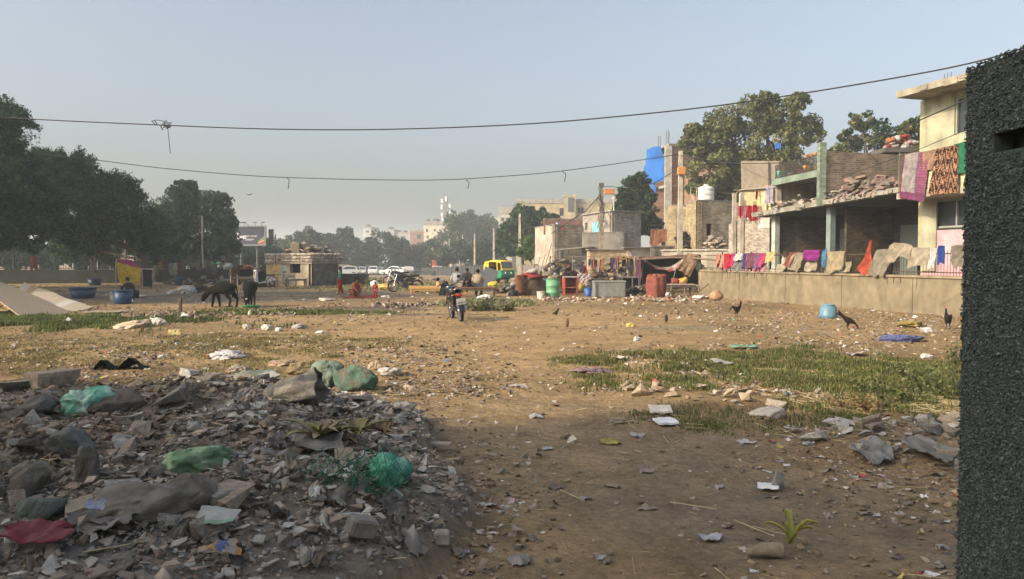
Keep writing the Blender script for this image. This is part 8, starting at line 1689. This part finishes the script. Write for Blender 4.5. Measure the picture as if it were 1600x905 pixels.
q = MB((.10, .09, .08)); q.bbox((0, 0, .55), (1.3, 1.1, .12), .02); q.build('bed', mat('wood'), t)
q = MB((.03, .03, .03)); q.grid(crumple_pts((.5, .4, .3), 14, .2, 77), closed=True, M=M4((.0, 0, .8))); q.build('load', mat('cloth'), t)
bag('dark_bundle', 'dark bundle piled right of the hooded cart behind the second calf', 402, 449, 26, 26, (.05, .05, .06), 'cloth', .8, 95, cr=.2, cat='bundle')
bag('blue_bundle', 'teal blue bundle in front of the hooded cart', 353, 444, 16, 10, (.06, .22, .3), 'cloth', .8, 96, cr=.2, cat='bundle')
for i, (px, py, c, lab) in enumerate(((355, 404, (.55, .56, .55), 'white bundle on top of the pile left of the hooded cart'), (387, 411, (.36, .1, .1), 'red cloth lump on top of the hooded cart'))):
    q = MB(c); q.grid(crumple_pts((.28, .22, .2), 12, .25, i + 97), closed=True); o = q.build('bundle', mat('cloth')); o.location = P(px, py + (14 if i == 0 else 8), 46); tag(o, lab, 'bundle')
# pale posts and signs behind the left trees
for i, (px, y0, y1, w_, c, lab) in enumerate(((196, 383, 408, .55, (.45, .38, .22), 'cream gate post behind the yellow shelter'), (178, 397, 409, 1.2, (.5, .5, .5), 'white panel behind the railing left of the cream post'), (205, 397, 408, 1.0, (.46, .46, .44), 'white slatted panel right of the cream post'), (132, 396, 400, 3.2, (.36, .42, .44), 'pale blue-grey signboard under the trees'), (350, 398, 407, .5, (.5, .45, .4), 'small pale post behind the bundles left of the billboard'), (344, 402, 412, 2.2, (.05, .25, .12), 'green barrier panel behind the railing'), (150, 388, 410, .3, (.4, .4, .38), 'thin pale post right of the signboard'))):
    Yp = 66 if px != 344 else 80; x_, _ = XY(px, Yp); z0, z1 = zat(y1, Yp), zat(y0, Yp); zb2 = gz(x_, Yp); q = MB(c); q.bbox((0, 0, (z0 + z1) / 2 - zb2), (w_, .2, z1 - z0), .02)
    q.box((-w_ * .3, .05, (z0 - zb2) / 2), (.08, .08, max(.1, z0 - zb2))); q.box((w_ * .3, .05, (z0 - zb2) / 2), (.08, .08, max(.1, z0 - zb2))); o = q.build('panel' if i != 0 else 'gate_post', mat('plaster')); o.location = (x_, Yp, zb2); tag(o, lab, 'panel' if i else 'post')

# ---------------------------------------------------------------- billboard
YB = 85.0; bx, _ = XY(389, YB); zl, zh = zat(382, YB), zat(355, YB); t = thing('billboard', 'dark blue-grey billboard with white lettering and a rainbow corner', 'billboard', (bx, YB, gz(bx, YB))); Wb = 51 / FPX * YB
q = MB((.045, .05, .085)); q.box((bx, YB, (zl + zh) / 2), (Wb, .12, zh - zl)); pn_ = q.build('panel', mat('paint', rough=.6), t, world=True)
q = MB((.30, .31, .32)); fw = .14
for c, s_ in (((bx, YB, zh + fw / 2), (Wb + 2 * fw, .3, fw)), ((bx, YB, zl - fw / 2), (Wb + 2 * fw, .3, fw)), ((bx - Wb / 2 - fw / 2, YB, (zl + zh) / 2), (fw, .3, zh - zl)), ((bx + Wb / 2 + fw / 2, YB, (zl + zh) / 2), (fw, .3, zh - zl))): q.box(c, s_)
q.box((bx + Wb / 2 + .5, YB + .6, (zl + zh) / 2 - .1), (.5, .2, zh - zl - .2), color=(.08, .08, .09)); q.build('frame', mat('metal'), t, world=True)
H_ = zh - zl
def stripe(mbx, col, a, b_, w_): 
    a, b_ = np.array(a), np.array(b_); d = b_ - a; L_ = np.linalg.norm(d); c = (a + b_) / 2; mbx.box((bx - Wb / 2 + c[0] * Wb, YB - .075, zl + c[1] * H_), (L_ * 1.0, .02, w_), (0, -math.atan2(d[1] * H_, d[0] * Wb), 0), color=col)
q = MB()
def para(mbx, col, pts): mbx.prism([(bx - Wb / 2 + u * Wb, zl + v * H_) for u, v in pts], .02, 'y', (0, YB - .075, 0), color=col)
para(q, (.16, .36, .16), [(.77, .14), (.99, .36), (.99, .46), (.80, .20)]); para(q, (.16, .5, .3), [(.76, .22), (.99, .44), (.99, .52), (.77, .26)]) if False else None
para(q, (.62, .40, .14), [(.80, .04), (.99, .19), (.99, .31), (.79, .12)]); para(q, (.55, .08, .05), [(.86, .01), (.99, .01), (.99, .16), (.84, .04)]); q.build('rainbow_stripes', mat('paint'), pn_, world=False); pn_.children[0].data.transform(Matrix.Translation(-Vector(t.location)))
def text(body, size, loc, parent, col, nm='lettering', bold=.0):
    cu = bpy.data.curves.new(nm, 'FONT'); cu.body = body; cu.size = size; cu.extrude = .012; cu.offset = bold; cu.align_x = 'CENTER'; cu.align_y = 'CENTER'; o = bpy.data.objects.new('t', cu); COL.objects.link(o); dg = bpy.context.evaluated_depsgraph_get(); me = bpy.data.meshes.new_from_object(o.evaluated_get(dg)); bpy.data.objects.remove(o)
    n = len(me.loops); ca = me.color_attributes.new('Col', 'FLOAT_COLOR', 'CORNER'); ca.data.foreach_set('color', np.tile(np.array((*col, 1)), n)); me.materials.clear(); me.materials.append(mat('paint', rough=.6)); o = bpy.data.objects.new(nm, me); COL.objects.link(o); o.rotation_euler = (R(90), 0, 0); o.location = loc; o.parent = parent; return o
rel = lambda u, v: (bx - Wb / 2 + u * Wb - t.location.x, -.085, zl + v * H_ - t.location.z)
text('ROOMS', .50, rel(.19, .40), pn_, (.75, .75, .75), bold=.02); text('ROOMS APARTMENTS' if False else 'START LIVING', .23, rel(.57, .47), pn_, (.6, .6, .6), bold=.004); 
q = MB((.6, .6, .62)); q.box((-Wb / 2 + .55 * Wb - 0, -.08, zl + .30 * H_ - t.location.z), (.9, .01, .06)); q.box((-Wb / 2 + .52 * Wb, -.08, zl + .24 * H_ - t.location.z), (.7, .01, .05)); q.blob((-Wb / 2 + .19 * Wb, -.07, zl + .62 * H_ - t.location.z), (.18, .02, .14), 6, .2); q.build('small_print', mat('paint'), pn_)
for px in (377, 402): q = MB((.12, .13, .13)); x_, _ = XY(px, YB + .3); q.tube([(x_, YB + .4, gz(x_, YB)), (x_, YB + .4, zl)], .14, 8); q.build('post', mat('metal'), t, world=True)
for px, dx in ((372, -.5), (385, 0), (392, -.3), (400, .3), (408, .6)): q = MB((.2, .2, .2)); x_, _ = XY(px, YB); q.tube([(x_, YB, zh + .1), (x_ + dx, YB - 1.0, zh + .45)], .03, 4); q.bbox((x_ + dx, YB - 1.1, zh + .45), (.4, .25, .12), .02); q.build('lamp', mat('metal'), t, world=True)

# ---------------------------------------------------------------- poles and wires
def upole(label, px, py_top, Y, w_, col=(.40, .36, .30), box=None, arm=False, group=None, zb=None, taper=.7, h0=None):
    x, _ = XY(px, Y); zb = gz(x, Y) if zb is None else zb; zt = zat(py_top, Y); t = thing('utility_pole', label, 'pole', (x, Y, zb), 0, group); q = MB(col); q.box((0, 0, (zt - zb) / 2 - .1), (w_, w_ * .8, zt - zb + .2), taper=taper); q.build('post', mat('concrete', stain=.2), t)
    if box:
        zc = zat(box, Y) - zb; q = MB((.50, .20, .05)); q.bbox((.0, -w_ * .8, zc), (.42, .3, .42), .02); q.build('meter_box', mat('paint', rough=.6), t)
    if arm:
        q = MB((.14, .12, .10)); q.box((0, -.1, zt - zb - .25), (1.0, .07, .07)); q.box((0, .1, zt - zb - .7), (.8, .07, .07))
        for k in (-.4, -.15, .15, .4): q.lathe([(.03, 0), (.045, .05), (.03, .1)], 8, M=M4((k, -.1, zt - zb - .2)))
        q.build('cross_arm', mat('rust'), t)
    return t
p1 = upole('thick pale concrete pole with an orange box high up beside the tarp shelter', 1062, 236, 45, .30, (.42, .38, .30), box=268)
q = MB((.07, .06, .05)); q.tube([(-.15, 0, zat(244, 45)), (.2, 0, zat(240, 45)), (.45, 0, zat(238, 45))], .03, 5); q.tube([(0, 0, zat(237, 45)), (.6, 0, zat(241, 45))], .02, 4); q.build('bracket', mat('rust'), p1)
p2 = upole('tangled wire-laden pole with an orange meter box behind the cream hut', 939, 286, 56, .26, (.30, .24, .18), arm=False)
q = MB((.5, .19, .05)); q.bbox((.55, -.2, zat(300, 56)), (.7, .35, .38), .02); q.tube([(.85, -.2, zat(300, 56)), (.85, -.2, zat(330, 56))], .05, 6, color=(.5, .48, .44)); q.build('meter_box', mat('paint', rough=.6), p2)
q = MB((.09, .08, .07))
for i in range(26): z = zat(rng.uniform(288, 345), 56); q.tube([(rng.uniform(-.25, .1), rng.uniform(-.2, .2), z), (rng.uniform(-.3, .3), rng.uniform(-.3, .2), z - rng.uniform(.2, .9)), (rng.uniform(-.2, .25), rng.uniform(-.3, .2), z - rng.uniform(.6, 1.6))], .018, 4)
q.box((0, -.1, zat(290, 56)), (.34, .1, .3)); q.build('wire_tangle', mat('rubber'), p2)
PG = 'row of bare concrete poles'
for px, top, Y, lab in ((812, 334, 78, 'bare concrete pole beside the dark bushy tree'), (771.5, 357, 108, 'tallest bare pole of the row, directly left of the three-wheeler roof'), (741.5, 365, 128, 'second bare pole from the right of the row'), (723, 367, 140, 'third bare pole from the right of the row'), (714.5, 371, 155, 'slim leaning pole in the middle of the row'), (702, 373, 175, 'faintest pole at the left end of the row')):
    upole(lab, px, top, Y, .34, (.44, .40, .30) if px > 720 else (.36, .34, .30), group=PG, taper=.6)
upole('thin dark pole in front of the round tree left of the billboard', 317, 337, 60, .16, (.16, .15, .13)); upole('thin pale pole among the dark left trees', 196, 305, 57, .12, (.24, .22, .18)); upole('thin lamp post right of the billboard', 431, 366, 62, .08, (.12, .12, .12))
def wire(label, pts, r, sag=0., n=24, name='cable', group=None, extra=None):
    q = MB((.035, .035, .035)); pp_ = []
    for a, b_ in zip(pts[:-1], pts[1:]):
        a, b_ = np.array(a), np.array(b_)
        for k in range(n): u = k / n; pp_.append(a + (b_ - a) * u + np.array((0, 0, -sag * 4 * u * (1 - u))))
    pp_.append(np.array(pts[-1])); q.tube(pp_, r, 5)
    if extra: extra(q)
    return tag(q.build(name, mat('rubber')), label, 'cable', group)
def pxwire(label, pp_, r, **k):
    """smooth curve through (px, py, Y)"""
    a = np.array(pp_, float); tt_ = np.linspace(0, 1, len(a)); uu = np.linspace(0, 1, 60); c = [np.interp(uu, tt_, a[:, i]) for i in range(3)]
    for _ in range(6):
        for i in range(3): c[i][1:-1] = (c[i][:-2] + 2 * c[i][1:-1] + c[i][2:]) / 4
    return wire(label, [P(*q_) for q_ in zip(*c)], r, 0, 1, **k)
def knot(q):
    c = np.array(P(257, 197, 23.2)); s = 23.2 / FPX
    def L3(pts, r): q.tube([c + np.array((x * s, 0.02 * math.sin(i), -z * s)) for i, (x, z) in enumerate(pts)], r, 4)
    L3([(-14, -2), (-20, -8), (-16, -9), (-12, -4), (-11, -1)], .014); L3([(-15, -9), (-8, -9), (-1, -7), (3, -4)], .009); L3([(-6, 0), (-4, 4), (-3, 6)], .016); L3([(-3, -2), (2, -9), (6, -2), (4, 3), (-1, 2), (1, -4), (8, -5), (9, 0), (3, 4)], .014); L3([(5, 3), (6, 20), (8, 42)], .010); L3([(0, -1), (9, 1)], .035); L3([(8, -3), (11, -6)], .010)
pxwire('thick black cable sagging across the whole sky with a knot of loose wire', [(-90, 176, 25), (50, 187, 24.5), (240, 195, 23.3), (400, 202, 22.5), (560, 203.5, 21.8), (700, 200, 21), (850, 193, 20.2), (1000, 179, 19.5), (1120, 166, 18.8), (1250, 147, 18), (1400, 122, 17), (1545, 95, 16), (1700, 40, 13)], .017, extra=knot)
def drops(q):
    for px, py, Y, d in ((450, 277, 44, 18), (731, 281, 44, 14), (882, 268, 44, 16)):
        p0 = np.array(P(px, py, Y)); s = Y / FPX; q.tube([p0 + (-3 * s, 0, 0), p0 + (2 * s, 0, -4 * s), p0 + (0, 0, -d * s)], .022, 4)
pxwire('thinner black cable hanging below the thick one from the left trees to the near pole', [(60, 240, 44), (150, 250, 44), (250, 263, 44), (400, 276, 44), (560, 281, 44), (700, 282, 44), (850, 271, 44), (950, 258, 44.5), (1062, 241, 45)], .021, extra=drops)
pxwire('black cable running from the near pole past the rooftops to the right', [(1062, 243, 45), (1140, 256, 41), (1230, 255, 36), (1320, 232, 31), (1410, 200, 26), (1505, 158, 21), (1640, 95, 16)], .020)
pxwire('thin cable passing in front of the shawls', [(1150, 300, 40), (1240, 292, 36), (1330, 272, 31), (1420, 240, 25), (1505, 205, 20), (1640, 150, 15)], .010)
pxwire('thick cable slanting from the tangled pole down to the left house', [(942, 300, 56), (915, 330, 58), (880, 352, 61), (862, 365, 62)], .035)
pxwire('cable from the tangled pole to the near pole', [(942, 291, 56), (985, 294, 52), (1025, 285, 48), (1062, 262, 45)], .022)
pxwire('slack cable between the bare pole and the whitewashed house', [(812, 340, 78), (825, 352, 74), (842, 358, 68), (862, 352, 62.5)], .03)
for i, (a, b_) in enumerate((((771.5, 359, 108), (812, 336, 78)), ((741.5, 367, 128), (771.5, 359, 108)), ((723, 369, 140), (741.5, 367, 128)), ((714.5, 373, 155), (723, 369, 140)))): wire(['cable between the tallest bare pole and the next one toward the camera', 'cable between the second bare pole and the tallest one', 'cable between the third and second bare poles', 'cable between the slim pole and the third bare pole'][i], [P(*a), P(*b_)], .03, .8, 14, group='slack cables of the pole row')
for i in range(5):
    a = P(939, 300 + 8 * i, 56); b_ = [P(905, 350, 60), P(960, 345, 57.5), P(1000, 345, 59), P(920, 372, 57), P(975, 375, 56)][i]; wire(['wire from the tangled pole to the grey brick house left corner', 'wire from the tangled pole to the grey brick house front', 'wire from the tangled pole to the grey house right edge', 'wire from the tangled pole down to the porch', 'wire from the tangled pole down over the low huts'][i], [a, b_], .012, .3, 10, group='thin wires of the tangled pole')
